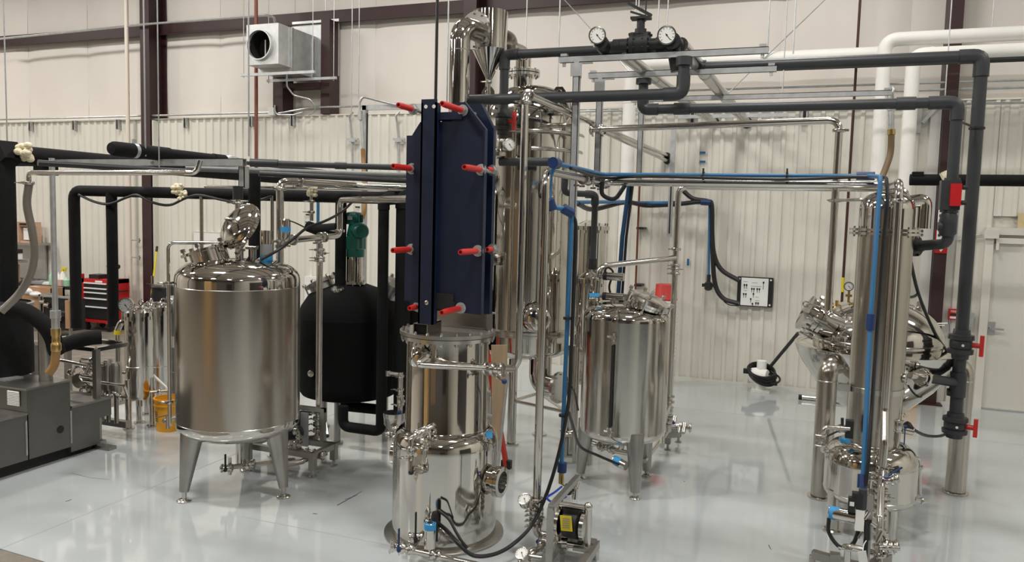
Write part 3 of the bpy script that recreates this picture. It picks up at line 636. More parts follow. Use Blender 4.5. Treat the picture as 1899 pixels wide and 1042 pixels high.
# necks on top
nk = DP(970, 150, 7.1); zn = zat(nk.x, nk.y, 136)
tp = link('top_nozzle', MB().cyl((nk.x, nk.y, zs+.25), (nk.x, nk.y, zn), .085, n=28), POL, t)
link('nozzle_flange', flange(flange(MB(), (nk.x, nk.y, zn+.012), (0, 0, 1), .15, .022, 12, .008), (nk.x, nk.y, zn-.018), (0, 0, 1), .15, .022, 12, .008), FIT, tp)
for px, y_ in ((1037, 7.0), (905, 7.1)):
    q = DP(px, 170, y_); zq = zat(q.x, q.y, 165)
    link('lifting_eye', MB().prism([(q.x-.075, q.y, zq-.16), (q.x+.075, q.y, zq-.16), (q.x+.06, q.y, zq-.02), (q.x+.03, q.y, zq+.02), (q.x-.03, q.y, zq+.02), (q.x-.06, q.y, zq-.02)], (0, .012, 0)).tor((q.x, q.y-.001, zq-.03), (0, 1, 0), .022, .005, 16), TUB, t)
# hoops on the shell (steam coil connections)
for z, r_, a0_, a1_ in ((zz(248)-.02, r4+.05, -95, 20), (zz(270)-.06, r4+.04, -70, 20)):
    link('hoop_pipe', MB().tube([(c4[0]+r_*math.cos(R(a)), c4[1]+r_*math.sin(R(a)), z) for a in range(a0_, a1_, 8)], .014, 0, 10), TUB, t)
link('side_port', MB().lathe((c4[0]-.15, c4[1], zz(480)), [(.05, .36), (.05, .46), (.07, .46), (.07, .5), (1e-5, .5)], (-.1, -1, 0), 20), FIT, t)
link('man_port', MB().lathe((c4[0]+.14, c4[1], zz(585)), [(.11, .33), (.11, .44), (.13, .44), (.13, .47)]+[(.12*math.cos(pi/2*i/5), .47+.06*math.sin(pi/2*i/5)) for i in range(1, 6)], (.25, -1, .1), 28), POL, t)

# ---- vapour duct and cyclone
v0 = DP(851, 190, 6.3); vr = .081
cyc = DP(909, 60, 6.6)
ztp = zat(v0.x, v0.y, 48); zel = ztp
dirv = V((cyc.x-v0.x, cyc.y-v0.y, 0)).normalized(); sdv = V((dirv.y, -dirv.x, 0))
t = thing('cyclone_separator', 'shiny steel cyclone with a cone bottom high behind the blue heat exchanger', 'separator', (cyc.x, cyc.y, 2.0))
rc = .143; zt_c, zcn, ztip = zat(cyc.x, cyc.y, 22), zat(cyc.x, cyc.y, 93), zat(cyc.x, cyc.y, 150)
link('body', MB().lathe((cyc.x, cyc.y, 0), [(rc, zcn), (rc, zt_c), (rc-.008, zt_c), (rc-.01, zcn+.05)], n=44, caps=False), POL, t)
link('top_cover', MB().lathe((cyc.x, cyc.y, 0), [(rc-.009, zt_c-.02), (1e-5, zt_c-.015)], n=40), POL, t)
link('cone', MB().lathe((cyc.x, cyc.y, 0), [(rc+.001, zcn), (.018, ztip)], n=44, caps=False), POL, t)
link('drain_pipe', MB().cyl((cyc.x, cyc.y, ztip+.01), (cyc.x, cyc.y, 1.95), .014, n=12), TUB, t)
clamp(t, (cyc.x, cyc.y, ztip-.01), (0, 0, 1), .016)
t = thing('vapour_duct', 'wide shiny vertical duct elbowing into the cyclone', 'duct', (v0.x, v0.y, 0))
inl = V((cyc.x, cyc.y, zel))-dirv*(rc-.02)
link('duct', MB().tube([(v0.x, v0.y, 0), (v0.x, v0.y, zel), inl], vr, .17, 32, seg=12), POL, t)
q = V((v0.x, v0.y, zel))+dirv*.18; link('duct_flange', flange(MB(), q, dirv, .15, .03, 10, .008), FIT, t)
link('weld_ring', MB().lathe((v0.x, v0.y, zel-.19), [(vr, -.004), (vr+.003, 0), (vr, .004)], n=32, caps=False), FIT, t)
o2 = V((nk.x, nk.y, 0)); d2 = V((o2.x-cyc.x, o2.y-cyc.y, 0)).normalized(); zo2 = zat(cyc.x, cyc.y, 76)
t = thing('vapour_duct', 'shiny elbow duct from the cyclone down to the top flange of the evaporator', 'duct', (nk.x, nk.y, zn+.03))
a_ = V((cyc.x, cyc.y, zo2))+d2*(rc-.01)
link('duct', MB().tube([a_, (o2.x, o2.y, zo2), (o2.x, o2.y, zn+.024)], .07, .15, 30, seg=10), POL, t)
link('duct_flange', flange(MB(), a_+d2*.08, d2, .135, .03, 10, .008), FIT, t)

# ---- right tank
c5 = (-1.30, 6.15); r5 = .345
t = thing('mixing_tank', 'mid-size mirror steel tank on three cone legs with a tilted clamped manway', 'tank', (*c5, 0))
link('shell', MB().lathe((*c5, 0), [(r5, .49), (r5, 1.36)], n=64, caps=False), mat('satin_steel', (.58, .56, .51), .16, 1, rvar=.04, vscale=4, bump=.04, bscale=5), t)
link('top_head', MB().lathe((*c5, 0), [(r5, 1.36)]+head(r5, .125, 1.37), n=56, caps=False), POL, t)
link('bottom_head', MB().lathe((*c5, 0), [(r5, .49)]+head(r5, .11, .475, False), n=56, caps=False), POL, t)
for a in (182, 302, 62): cone_leg(t, c5, a, .335, .29, .5, (.075, .035), .045, .05)
mc = DP(1196, 575, 6.1); ma = V((.38, -.12, .9)).normalized()
mw = link('manway', MB().lathe(mc, [(.135, -.1), (.135, .05), (.158, .05), (.158, .068)], ma, 36, False), POL, t)
link('manway_lid', MB().lathe(mc, [(.16, .072), (.168, .074), (.168, .095), (.15, .1)]+[(.14*math.cos(pi/2*i/6), .1+.022*math.sin(pi/2*i/6)) for i in range(1, 7)], ma, 36), TUB, t)
x, y = frame(ma)
for i in range(7):
    a = 2*pi*i/7; q = mc+(x*math.cos(a)+y*math.sin(a))*.178
    link('swing_bolt', MB().cyl(q+ma*-.01, q+ma*.12, .007, n=8).cyl(q+ma*.1, q+ma*.125, .017, n=6).box(q+ma*.03, (.04, .02, .02), x*math.cos(a)+y*math.sin(a), ma), FIT, mw)
link('lid_handle', MB().tube([mc+ma*.13-x*.06, mc+ma*.17-x*.05, mc+ma*.17+x*.05, mc+ma*.13+x*.06], .007, .02, 8), FIT, mw)
for px, py in ((1100, 590), (1115, 583), (1140, 570), (1162, 560), (1090, 598)):
    q = DP(px, py, 6.2); link('nozzle', MB().lathe(q, [(.02, -.06), (.02, .04), (.033, .042), (.033, .06), (1e-5, .06)], n=14), FIT, t)
qq = V((c5[0]-.02, c5[1]-r5-.01, 0))
sgp = link('sight_gauge', MB().cyl((qq.x, qq.y-.01, zat(qq.x, qq.y, 640)), (qq.x, qq.y-.01, zat(qq.x, qq.y, 800)), .011, n=10), BLP, t)
for py in (625, 800):
    z = zat(qq.x, qq.y, py); link('gauge_fitting', MB().cyl((qq.x, qq.y+.05, z), (qq.x, qq.y-.035, z), .016, n=10).cyl((qq.x, qq.y-.012, z-.035), (qq.x, qq.y-.012, z+.035), .017, n=10).cyl((qq.x-.045, qq.y-.012, z), (qq.x+.02, qq.y-.012, z), .008, n=8), FIT, sgp)
q = DP(1158, 860, 5.9)
ol = link('outlet_pipe', MB().tube([(*c5, .38), (c5[0], c5[1], .27), (c5[0]-.34, c5[1]+.15, .27)], .022, .05, 12).cyl((c5[0]-.05, c5[1], .27), (c5[0]+.14, c5[1]-.03, .27), .022), TUB, t)
for dx in (-.1, -.2, .1): clamp(t, (c5[0]+dx, c5[1]-dx*.44 if dx < 0 else c5[1], .27), (1, -.4, 0), .024)
valve(t, (c5[0]-.15, c5[1]+.07, .27), (1, -.44, 0), .022, (0, 0, 1), .06)
br_ = link('transmitter', MB().cyl(q+V((-.09, .03, .01)), q+V((.02, -.02, -.01)), .035, n=16), FIT, t)
link('blue_tape', MB().cyl(q+V((-.08, .027, .009)), q+V((-.03, 0.0, .0)), .0362, n=16), BLT, br_)

# ---- right slim column with lower vessel
c6p = DP(1625, 700, 5.4); c6 = (c6p.x, c6p.y); r6 = .176
z6 = lambda py: zat(*c6, py)
t = thing('distillation_column', 'tall slim steel column with a squat vessel below', 'tank', (*c6, 0))
zf6, zt6 = z6(430), z6(352)
link('column_shell', MB().lathe((*c6, 0), [(r6, .62), (r6, zf6)], n=48, caps=False), BRU, t)
link('column_cap', MB().lathe((*c6, 0), [(r6, zf6), (r6, zt6-.13)]+head(r6, .12, zt6-.13), n=44, caps=False), POL, t)
cf = link('column_flange', flange(flange(MB(), (*c6, zf6+.013), (0, 0, 1), r6+.055, .018, 10, .008), (*c6, zf6-.013), (0, 0, 1), r6+.055, .018, 10, .008), FIT, t)
link('side_duct', MB().tube([(c6[0]+.14, c6[1]+.02, zt6-.08), (c6[0]+.235, c6[1]+.04, zt6-.06), (c6[0]+.235, c6[1]+.04, zf6+.03)], .045, .08, 18), POL, t)
rv = .303; zv1, zv0 = .50, .285
link('vessel_shell', MB().lathe((*c6, 0), [(rv, zv0), (rv, zv1)], n=56, caps=False), POL, t)
link('vessel_top', MB().lathe((*c6, 0), [(rv, zv1)]+[(r6+(rv-r6)*math.cos(pi/2*i/8), zv1+.14*math.sin(pi/2*i/8)) for i in range(1, 9)], n=52, caps=False), POL, t)
link('vessel_bottom', MB().lathe((*c6, 0), [(rv, zv0)]+head(rv, .1, zv0, False), n=52, caps=False), POL, t)
for z in (zv0, zv1): link('weld_seam', MB().lathe((*c6, 0), [(rv, z-.003), (rv+.0025, z), (rv, z+.003)], n=52, caps=False), FIT, t)
for px, py in ((1543, 985), (1648, 1005), (1662, 940)):
    q = PZ(px, py); l = link('leg', MB().cyl((q.x, q.y, .02), (q.x, q.y, .30), .043, n=20), TUB, t)
    link('foot', MB().lathe(q, [(.066, 0), (.066, .014), (.055, .024), (.043, .024)], n=24), FIT, l)
link('clamp_band', MB().lathe((*c6, z6(720)), [(r6+.002, -.02), (r6+.008, -.018), (r6+.008, .018), (r6+.002, .02)], n=44, caps=False).box((c6[0]-r6-.03, c6[1]-.06, z6(720)), (.08, .06, .05)), FIT, t)
link('blue_tape', MB().box(DP(1567, 817, 5.28), (.07, .004, .05), rt, (0, -.6, 1)), BLT, t)
# left top valve stack
a = DP(1575, 795, 5.2); b = DP(1528, 792, 5.2)
pl = link('inlet_pipe', MB().tube([a, b, DP(1525, 836, 5.2), DP(1543, 838, 5.25)], .016, .03, 12), TUB, t)
clamp(t, DP(1526, 806, 5.2), (0, 0, 1), .018); clamp(t, DP(1526, 825, 5.2), (0, 0, 1), .018); clamp(t, DP(1533, 838, 5.22), (1, 0, 0), .018)
valve(t, DP(1526, 815, 5.2), (0, 0, 1), .017, (-1, -.2, 0), .05)
vb = valve(t, DP(1566, 795, 5.22), a-b, .02, (-.7, -.4, -.35), .12, None, BLP)
link('actuator', MB().box(DP(1575, 795, 5.22), (.05, .06, .12)).cyl(DP(1562, 790, 5.22), DP(1562, 775, 5.22), .01), BLP, t)
# right looped drain tube
link('drain_loop', MB().tube([DP(1684, 905, 5.25), DP(1684, 850, 5.25), DP(1706, 850, 5.3), DP(1706, 918, 5.3)], .011, .03, 10).cyl(DP(1650, 922, 5.1), DP(1720, 930, 5.3), .014, n=10), TUB, t)
clamp(t, DP(1706, 866, 5.3), (0, 0, 1), .013); clamp(t, DP(1690, 926, 5.23), (1, .4, -.1), .016)
valve(t, DP(1700, 928, 5.26), (1, .4, -.05), .014, (0, 0, -1), .05)
# valve stacks on the right side of the shell
for px, py in ((1672, 700), (1665, 722), (1668, 760), (1660, 775)):
    q = DP(px, py, 5.35); clamp(t, q, (.6, -.5, .5), .02)
st = link('side_branch', MB().tube([(c6[0]+.12, c6[1]-.05, z6(720)), DP(1670, 720, 5.3), DP(1660, 830, 5.25)], .018, .03, 12), TUB, t)
valve(t, DP(1668, 700, 5.3), (1, -.3, 0), .022, (.2, 0, 1), .05); valve(t, DP(1663, 755, 5.3), (0, 0, 1), .02, (1, 0, .1), .05)
valve(t, DP(1667, 790, 5.25), (0, 0, 1), .02, (0, -.1, -1), .12, None, BLK)
mt = link('instrument', MB().cyl(DP(1668, 795, 5.3), DP(1692, 800, 5.3), .028, n=16), FIT, t)
link('instrument_plug', MB().cyl(DP(1680, 785, 5.3), DP(1690, 796, 5.3), .022, n=12), BLP, mt)

# ---- pear-shaped still with skirt on two big pipe legs
c7 = (.60, 7.08)
z7 = lambda py: zat(*c7, py)
t = thing('still_pot', 'round mirror-steel pot with a wide flared skirt on thick pipe legs, behind the slim column', 'tank', (*c7, 0))
zr = 1.155
link('skirt', MB().lathe((*c7, 0), [(1e-5, .585), (.16, .60), (.30, .68), (.45, .83), (.57, 1.0), (.622, 1.10), (.635, zr), (.62, zr), (.60, zr-.015), (.49, 1.17)], n=72), POL, t)
link('dome', MB().lathe((*c7, 0), [(.49, 1.16), (.50, 1.22)]+[(.50*math.cos(R(a)), 1.22+.34*math.sin(R(a))) for a in range(10, 91, 8)]+[(1e-5, 1.56)], n=64, caps=False), POL, t)
link('weld_seam', MB().lathe((*c7, 0), [(.50, 1.215), (.503, 1.22), (.50, 1.225)], n=64, caps=False), FIT, t)
for px, py, s in ((1521, 922, 1), (1771, 914, -1)):
    q = PZ(px, py); zk = zat(q.x, q.y, 705); d = V((c7[0]-q.x, c7[1]-q.y, 0)).normalized()
    l = link('leg', MB().tube([(q.x, q.y, .02), (q.x, q.y, zk+.13), V((q.x, q.y, zk+.10))+d*.22, V((q.x, q.y, zk-.02))+d*.32], .075, .15, 28, seg=8), BRU, t)
    link('foot', MB().lathe(q, [(.098, 0), (.098, .016), (.075, .018)], n=32), FIT, l)
    link('weld_ring', MB().lathe((q.x, q.y, zk), [(.075, -.004), (.078, 0), (.075, .004)], n=28, caps=False), FIT, l)
q = PZ(1600, 880) ; q = V((c7[0]-.1, c7[1]+.4, 0)); l = link('leg', MB().cyl((q.x, q.y, .016), (q.x, q.y, .9), .06, n=20), BRU, t); link('foot', MB().cyl(q, q+V((0, 0, .016)), .09, n=24), FIT, l)
# tilted manway on the left
mc = DP(1522, 594, 6.35); ma = V((-.80, -.14, .40)).normalized(); x, y = frame(ma)
mw = link('manway', MB().lathe(mc, [(.125, -.2), (.125, .0), (.155, .002), (.155, .03), (.14, .034), (.14, .04), (.155, .044), (.155, .07), (.128, .072), (.128, .12), (.15, .122), (.15, .14), (1e-5, .15)], ma, 36), POL, t)
for i in range(8):
    a = 2*pi*i/8; q = mc+(x*math.cos(a)+y*math.sin(a))*.165
    link('swing_bolt', MB().cyl(q-ma*.02, q+ma*.1, .008, n=8).cyl(q+ma*.07, q+ma*.095, .018, n=6), FIT, mw)
for a in (.6, 2.5): q = mc+(x*math.cos(a)+y*math.sin(a))*.10+ma*.15; link('eye_ring', MB().tor(q, x, .022, .006, 14), FIT, mw)
# top fittings and dial
q = DP(1574, 548, 6.45); link('top_fitting', MB().cyl(q-V((0, 0, .06)), q+V((0, 0, .05)), .01, n=8).box(q, (.05, .02, .02)), BRA, t)
gauge(t, DP(1574, 531, 6.42), (.05, -1, .05), .036, .03, None, BLP)
q = DP(1552, 568, 6.5); link('relief_valve', MB().cyl(q-V((0, 0, .06)), q+V((0, 0, .05)), .016, n=10).cyl(q+V((-.04, 0, 0)), q+V((.04, 0, 0)), .01, n=8), BRA, t)
for px, py in ((1700, 572), (1690, 590)):
    q = DP(px, py, 6.3); link('nozzle', MB().lathe(q, [(.025, -.1), (.025, .03), (.04, .032), (.04, .05), (1e-5, .05)], (.5, -.5, .6), 14), FIT, t)
q = DP(1683, 585, 6.2); link('sight_port', MB().lathe(q, [(.08, -.06), (.08, .03), (.065, .035), (.065, .02), (1e-5, .02)], (.7, -.3, .6), 26), POL, t)
link('drain_rib', MB().tube([DP(1680, 738, 6.1), DP(1722, 715, 6.15), DP(1748, 675, 6.25)], .008, .05, 8), BLP, t)

# ================================================================ LEFT SIDE RACKS AND EQUIPMENT
def hz(px, py, z): return PZ(px, py, z)
LZ = 2.535
bm0, bm1 = hz(78, 299, LZ), hz(472, 303, LZ)
yb = (bm0.y+bm1.y)/2
t = thing('strut_beam', 'long light grey strut beam passing over the big brushed tank', 'beam', ((bm0.x+bm1.x)/2, yb, LZ))
mb = MB().bx(bm0.x, bm1.x, yb-.025, yb-.02, LZ-.03, LZ+.03).bx(bm0.x, bm1.x, yb+.02, yb+.025, LZ-.03, LZ+.03).bx(bm0.x, bm1.x, yb-.025, yb+.025, LZ+.025, LZ+.03)
link('channel', mb, GAL, t)
link('end_block', MB().bx(bm0.x-.22, bm0.x+.0, yb-.04, yb+.04, LZ-.12, LZ-.036), INS, t)
for px in (255, 273): q = hz(px, 298, LZ); link('bolt', MB().cyl((q.x, yb-.025, LZ-.003), (q.x, yb-.034, LZ-.003), .012, n=8), FIT, t)
link('black_wrap', MB().bx(bm0.x-1.2, bm0.x+.02, yb-.03, yb+.03, LZ-.035, LZ+.033), INS, t)
xq = XA(452, 320, yb+.06)
t = thing('strut_post', 'short grey strut post dropping from the beam onto the steel pipe of the big tank', 'post', (xq, yb+.06, 2.2))
zc = zat(xq, yb+.06, 348)
link('channel', MB().bx(xq-.03, xq+.03, yb+.03, yb+.036, zc, LZ-.03).bx(xq-.03, xq-.024, yb+.03, yb+.09, zc, LZ-.03).bx(xq+.024, xq+.03, yb+.03, yb+.09, zc, LZ-.03), GAL, t)
link('collar', MB().cyl((xq-.01, yb, zc-.1), (xq-.01, yb, zc+.01), .042, n=14), PVD, t)
pq = DP(447, 472, 5.9); xv, yv = xq-.012, yb
t = thing('inlet_pipe', 'vertical steel pipe entering the big brushed tank from the strut post', 'pipe', (xv, yv, 1.78))
link('pipe', MB().cyl((xv, yv, 1.76), (xv, yv, zc-.1), .024, n=14), TUB, t)
for z in (1.84, zc-.13): clamp(t, (xv, yv, z), (0, 0, 1), .026)
# other rack pipes (front to back)
def px0_ok(pts): return pts[0][0] == 70
def hpipe(name, pts, z, r, m, label, cat='pipe', bend=.06, fit=(), ends=None):
    P = [hz(px, py, z) for px, py in pts]; n = len(fit)
    t = thing(name, label, cat, (P[0].x, P[0].y, z)); link('pipe', MB().tube(P, r, bend, 12), m, t)
    q = P[0].lerp(P[-1], .8)
    if px0_ok(pts): link('hanger_rod', MB().cyl(q, (q.x, q.y, CEIL), .005, n=6), GAL, t)
    for f in fit:
        q = hz(*f[:2], z); dd = (P[1]-P[0]).normalized(); link('coupling', MB().cyl(q-dd*f[2], q+dd*f[2], r*f[3], n=14), f[4], t)
    return t
hpipe('rack_pipe', [(474, 302), (760, 311)], 2.56, .027, PVC, 'grey plastic rack pipe joining the strut beam to the blue heat exchanger', fit=((490, 302.5, .12, 1.35, PVC), (632, 307, .05, 1.25, PVC)))
hpipe('rack_strut', [(345, 312), (762, 326)], 2.5, .026, GALD, 'galvanised rack rail just below the grey plastic pipe', 'beam')
hpipe('rack_pipe', [(70, 302), (345, 318)], 2.44, .022, PVD, 'thin black rack pipe right under the long strut beam')
hpipe('rack_pipe', [(480, 322), (760, 336)], 2.42, .02, PVD, 'black rack pipe in the dark bundle running to the heat exchanger')
hpipe('rack_pipe', [(380, 346), (760, 352)], 2.36, .014, TUB, 'thin steel tube along the top of the black insulated header')
hpipe('rack_pipe', [(560, 340), (760, 347)], 2.38, .02, TUB, 'steel rack tube between the black pipe and the blue hose')
# large insulated pipe with end cap, running back
p0 = PY(216, 276, 4.85); ax_ = V((0, 1, 0))
t = thing('insulated_pipe', 'fat black insulated pipe with a rounded end cap lying on the strut beam', 'pipe', (p0.x, 4.85, p0.z-.06))
link('insulation', MB().lathe(p0, [(1e-5, -.06), (.045, -.055), (.058, -.03), (.06, 0), (.06, .55), (.052, .56), (.05, 1.1), (.055, 1.1), (.055, 1.25)], ax_, 24), INS, t)
link('metal_strap', MB().lathe(p0+ax_*.16, [(.0615, 0), (.0615, .035)], ax_, 24, False).box(p0+V((0, .18, .075)), (.02, .03, .04)), GAL, t)
link('silver_joint', MB().lathe(p0+ax_*1.25, [(.05, 0), (.066, .06), (.05, .18)], ax_, 14), GAL, t)
link('pipe', MB().cyl(p0+ax_*1.3, p0+ax_*3.6, .02, n=10), PVD, t)
# left insulated elbow and riser
p1 = PY(8, 284, 4.88); t = thing('insulated_pipe', 'thickest black insulated riser with foam at its top elbow', 'pipe', (p1.x, 4.88, .95))
link('insulation', MB().tube([(p1.x, 4.88, 1.0), (p1.x, 4.88, p1.z), (p1.x, 8.9, p1.z)], .08, .12, 20), INS, t)
link('elbow_cover', MB().box((p1.x-.01, 4.9, p1.z-.01), (.17, .18, .17), (1, 0, .6)), INS, t)
q = PY(48, 281, 4.95); foam(t, q, 1.25)
# steel line with hose at left
zc_ = 2.36
A, B, D = hz(50, 336, 2.3), hz(53, 320, zc_), hz(345, 320, zc_); A = V((B.x, B.y, 2.29))
t = thing('hose_line', 'steel line with a long clear curved hose hanging from it', 'hose', (B.x, B.y, 1.5))
link('pipe', MB().tube([A, B, D, D+V((.06, .02, 0)), D+V((.08, .03, .075))], .0165, .05, 12), TUB, t)
clamp(t, A, (0, 0, 1), .022)
dh = A.dot(FH)
link('hose', MB().cable([A-V((0, 0, .01)), DP(50, 380, dh), DP(60, 430, dh), DP(64, 470, dh), DP(56, 510, dh), DP(35, 545, dh), DP(2, 578, dh-.05)], .026, 12), HOSE, t)
# conduit down to the machine
yg = PX(131, 780, -5.75).y-.42; xg = PY(97, 330, yg).x
t = thing('drop_hose', 'grey vertical pipe with brass coupling and amber hose dropping into the steel machine', 'pipe', (xg, yg, .95))
link('pipe', MB().cyl((xg, yg, zat(xg, yg, 590)), (xg, yg, 2.5), .021, n=12), GAL, t)
zb2 = zat(xg, yg, 590); link('coupling', MB().lathe((xg, yg, zb2), [(.03, -.08), (.03, .0), (.038, .0), (.038, .06), (.026, .06)], n=14), GAL, t)
link('brass_union', MB().lathe((xg, yg, zb2), [(.03, -.26), (.038, -.25), (.038, -.2), (.03, -.19), (.03, -.14), (.036, -.13), (.036, -.08)], n=14), BRA, t)
link('hose', MB().cable([(xg, yg, zb2-.25), (xg-.01, yg-.01, zb2-.36), (xg-.045, yg-.03, zat(xg, yg, 692))], .032, 10), BRH, t)

# black insulated header frame
Yh = 6.35; zh = PY(300, 356, Yh).z
xs = {k: XA(k, y, Yh) for k, y in ((139, 450), (208, 450), (632, 430), (760, 360))}
t = thing('insulated_header', 'black foam insulated pipe header with two tall drops behind the filter housings', 'pipe', (xs[139], Yh, .95))
link('header', MB().tube([(xs[139], Yh, .80), (xs[139], Yh, zh), (xs[760], Yh, zh-.02)], .058, .1, 18), INS, t)
link('drop', MB().cyl((xs[208], Yh, .86), (xs[208], Yh, zh), .056, n=18), INS, t)
link('drop', MB().cyl((xs[632], Yh, 1.40), (xs[632], Yh, zh), .052, n=18), INS, t)
q = PY(330, 353, Yh-.06); foam(t, q, 1.0); foam(t, q+V((.07, 0, -.05)), .8)
link('header_cable', MB().cable([PY(px, py, Yh-.07) for px, py in ((146, 361), (175, 374), (203, 378), (235, 366), (255, 362), (285, 376), (315, 380), (345, 367), (370, 362), (410, 370), (445, 376), (480, 371), (505, 364))], .014, 8), RUB, t)
for px, py0, py1, yy, rr_, l in ((709, 376, 800, 6.0, .047, 'black insulated pipe looping under the black tank'), (746, 374, 790, 6.1, .068, 'fattest black insulated vertical pipe, beside the heat exchanger')):
    x = XA(px, 600, yy); q0 = zat(x, yy, py0); q1 = zat(x, yy, py1)
    t = thing('insulated_pipe', l, 'pipe', (x, yy, q1))
    if px == 709:
        x2 = XA(636, 780, yy)
        link('insulation', MB().tube([(x, yy, q0+.05), (x, yy, q1), (x2, yy, q1), (x2, yy, .40)], rr_, .07, 18), INS, t)
    else: link('insulation', MB().tube([(x, yy, q0), (x, yy, max(q1, .06))], rr_, 0, 18), INS, t)
    link('elbow_cover', MB().tube([(x, yy, q0-.06), (x, yy, q0+.03), (x+.1, yy+.03, q0+.04)], rr_*1.12, .05, 14), INS, t)
x = XA(769, 640, 6.25)
one('insulated_pipe', MB().cyl((x, 6.25, 0), (x, 6.25, zat(x, 6.25, 545)), .07, n=16), INS, 'short black insulated standpipe tucked behind the stepped vessel lid', 'pipe')
x = XA(472, 400, 6.0)
one('insulated_pipe', MB().cyl((x, 6.0, 0), (x, 6.0, 2.45), .055, n=16), INS, 'black insulated vertical pipe directly behind the big brushed tank', 'pipe')
# steel riser with elbow at the right of the big tank
xr_, yr_ = XA(519, 400, 5.05), 5.05; z0 = 1.72; z1 = zat(xr_, yr_, 337)
t = thing('steel_riser', 'steel riser pipe on the shoulder of the big brushed tank', 'pipe', (xr_, yr_, z0))
link('pipe', MB().tube([(xr_, yr_, z0), (xr_, yr_, z1), (xr_+.03, yr_+.25, z1+.01), hz(757, 352, z1)], .030, .07, 14), TUB, t)
for py in (447, 350): clamp(t, (xr_, yr_, zat(xr_, yr_, py)), (0, 0, 1), .032)
clamp(t, (xr_+.03, yr_+.2, z1+.01), (0, 1, 0), .03)
zz1 = zat(xr_, yr_, 447)
u1 = V((xr_, yr_, zz1)); e1 = DP(630, 437, 6.9); e2 = V((e1.x, e1.y, zat(e1.x, e1.y, 371))); e3 = hz(758, 369, e2.z)
link('branch_pipe', MB().tube([u1, e1, e2, e3], .026, .07, 14), TUB, t)
for q in (u1*.8+e1*.2, u1*.35+e1*.65, u1*.28+e1*.72): clamp(t, q, e1-u1, .028)
clamp(t, (e1.x, e1.y, zat(e1.x, e1.y, 428)), (0, 0, 1), .028)
s_ = DP(530, 442, 6.0); sn = link('transmitter', MB().lathe(s_, [(.03, -.02), (.036, .01), (.036, .14), (.028, .15), (1e-5, .15)], n=18), TUB, t)
link('blue_tape', MB().lathe(s_, [(.0366, .05), (.0366, .09)], n=18, caps=False), BLT, sn)
one('signal_cable', MB().cable([DP(483, 482, 5.75), DP(515, 464, 5.8), DP(545, 442, 5.95), DP(570, 422, 6.1), DP(600, 411, 6.3), DP(632, 394, 6.6), DP(655, 373, 6.8), DP(668, 362, 6.9)], .011, 8), RUB, 'black cable sweeping from the big tank shoulder up to the blue hose', 'cable')
one('signal_cable', MB().cable([DP(530, 408, 5.98), DP(545, 412, 6.0), DP(570, 424, 6.1)], .006, 6), RUB, 'thin black lead from the taped steel sensor to the thicker cable', 'cable')
# riser by the pump skid
xk, yk = XA(592, 640, 5.62), 5.62
t = thing('steel_riser', 'slim steel riser between the big tank and the black tank, standing on a pump skid', 'pipe', (xk, yk, .55))
zt_ = zat(xk, yk, 452)
link('pipe', MB().tube([(xk, yk, zat(xk, yk, 760)), (xk, yk, zt_)], .027, 0, 14), TUB, t)
for py in (463, 478, 483): clamp(t, (xk, yk, zat(xk, yk, py)), (0, 0, 1), .028)
valve(t, (xk, yk, zat(xk, yk, 470)), (0, 0, 1), .026, (1, -.3, .1), .06)
# blue air hose at left
t = thing('air_hose', 'blue air hose with a thin drop pipe hanging beside the green mixer', 'hose', tuple(hz(592, 358, 2.33)))
H0 = hz(590, 356, 2.34); H1 = hz(760, 362, 2.34)
link('hose', MB().tube([(H0.x, H0.y, zat(H0.x, H0.y, 462)), H0, H1], .016, .03, 10), BLH, t)
link('hose', MB().tube([(H0.x+.07, H0.y+.3, zat(H0.x+.07, H0.y+.3, 445)), (H0.x+.07, H0.y+.3, 2.34)], .008, .03, 8), BLH, t)
for px in (593, 668): q = hz(px, 357 if px < 600 else 360, 2.34); link('tape_wrap', MB().cyl(q-V((.05, 0, 0)), q+V((.08, 0, .0)), .025, n=10), BLK, t)
for px in (697, 735): q = hz(px, 361, 2.34); link('cable_tie', MB().cyl(q-V((.006, 0, 0)), q+V((.006, 0, .0)), .022, n=10), BLP, t)
q = hz(578, 353, 2.34); t = thing('rack_valve', 'small steel valve with a foam blob under the rack beside the green mixer', 'valve', tuple(q))
foam(t, q, .8)
link('pipe', MB().cyl(q-V((0, 0, .28)), q, .018, n=12), FIT, t); clamp(t, q-V((0, 0, .1)), (0, 0, 1), .02); clamp(t, q-V((0, 0, .2)), (0, 0, 1), .02)
link('insulation', MB().tube([q+V((-.04, 0, -.33)), q+V((.06, 0, -.36)), q+V((.26, .02, -.34))], .05, .03, 14), INS, t)
for px, pa, pb, l in ((374, 352, 478, 'thin grey vertical pipe behind the open manway lid'), (505, 372, 470, 'thin steel pipe behind the riser of the big tank')):
    x = XA(px, 420, 6.29); one('rack_drop', MB().cyl((x, 6.29, zat(x, 6.29, pb)), (x, 6.29, zh-.02), .02, n=10), TUB, l, 'pipe')
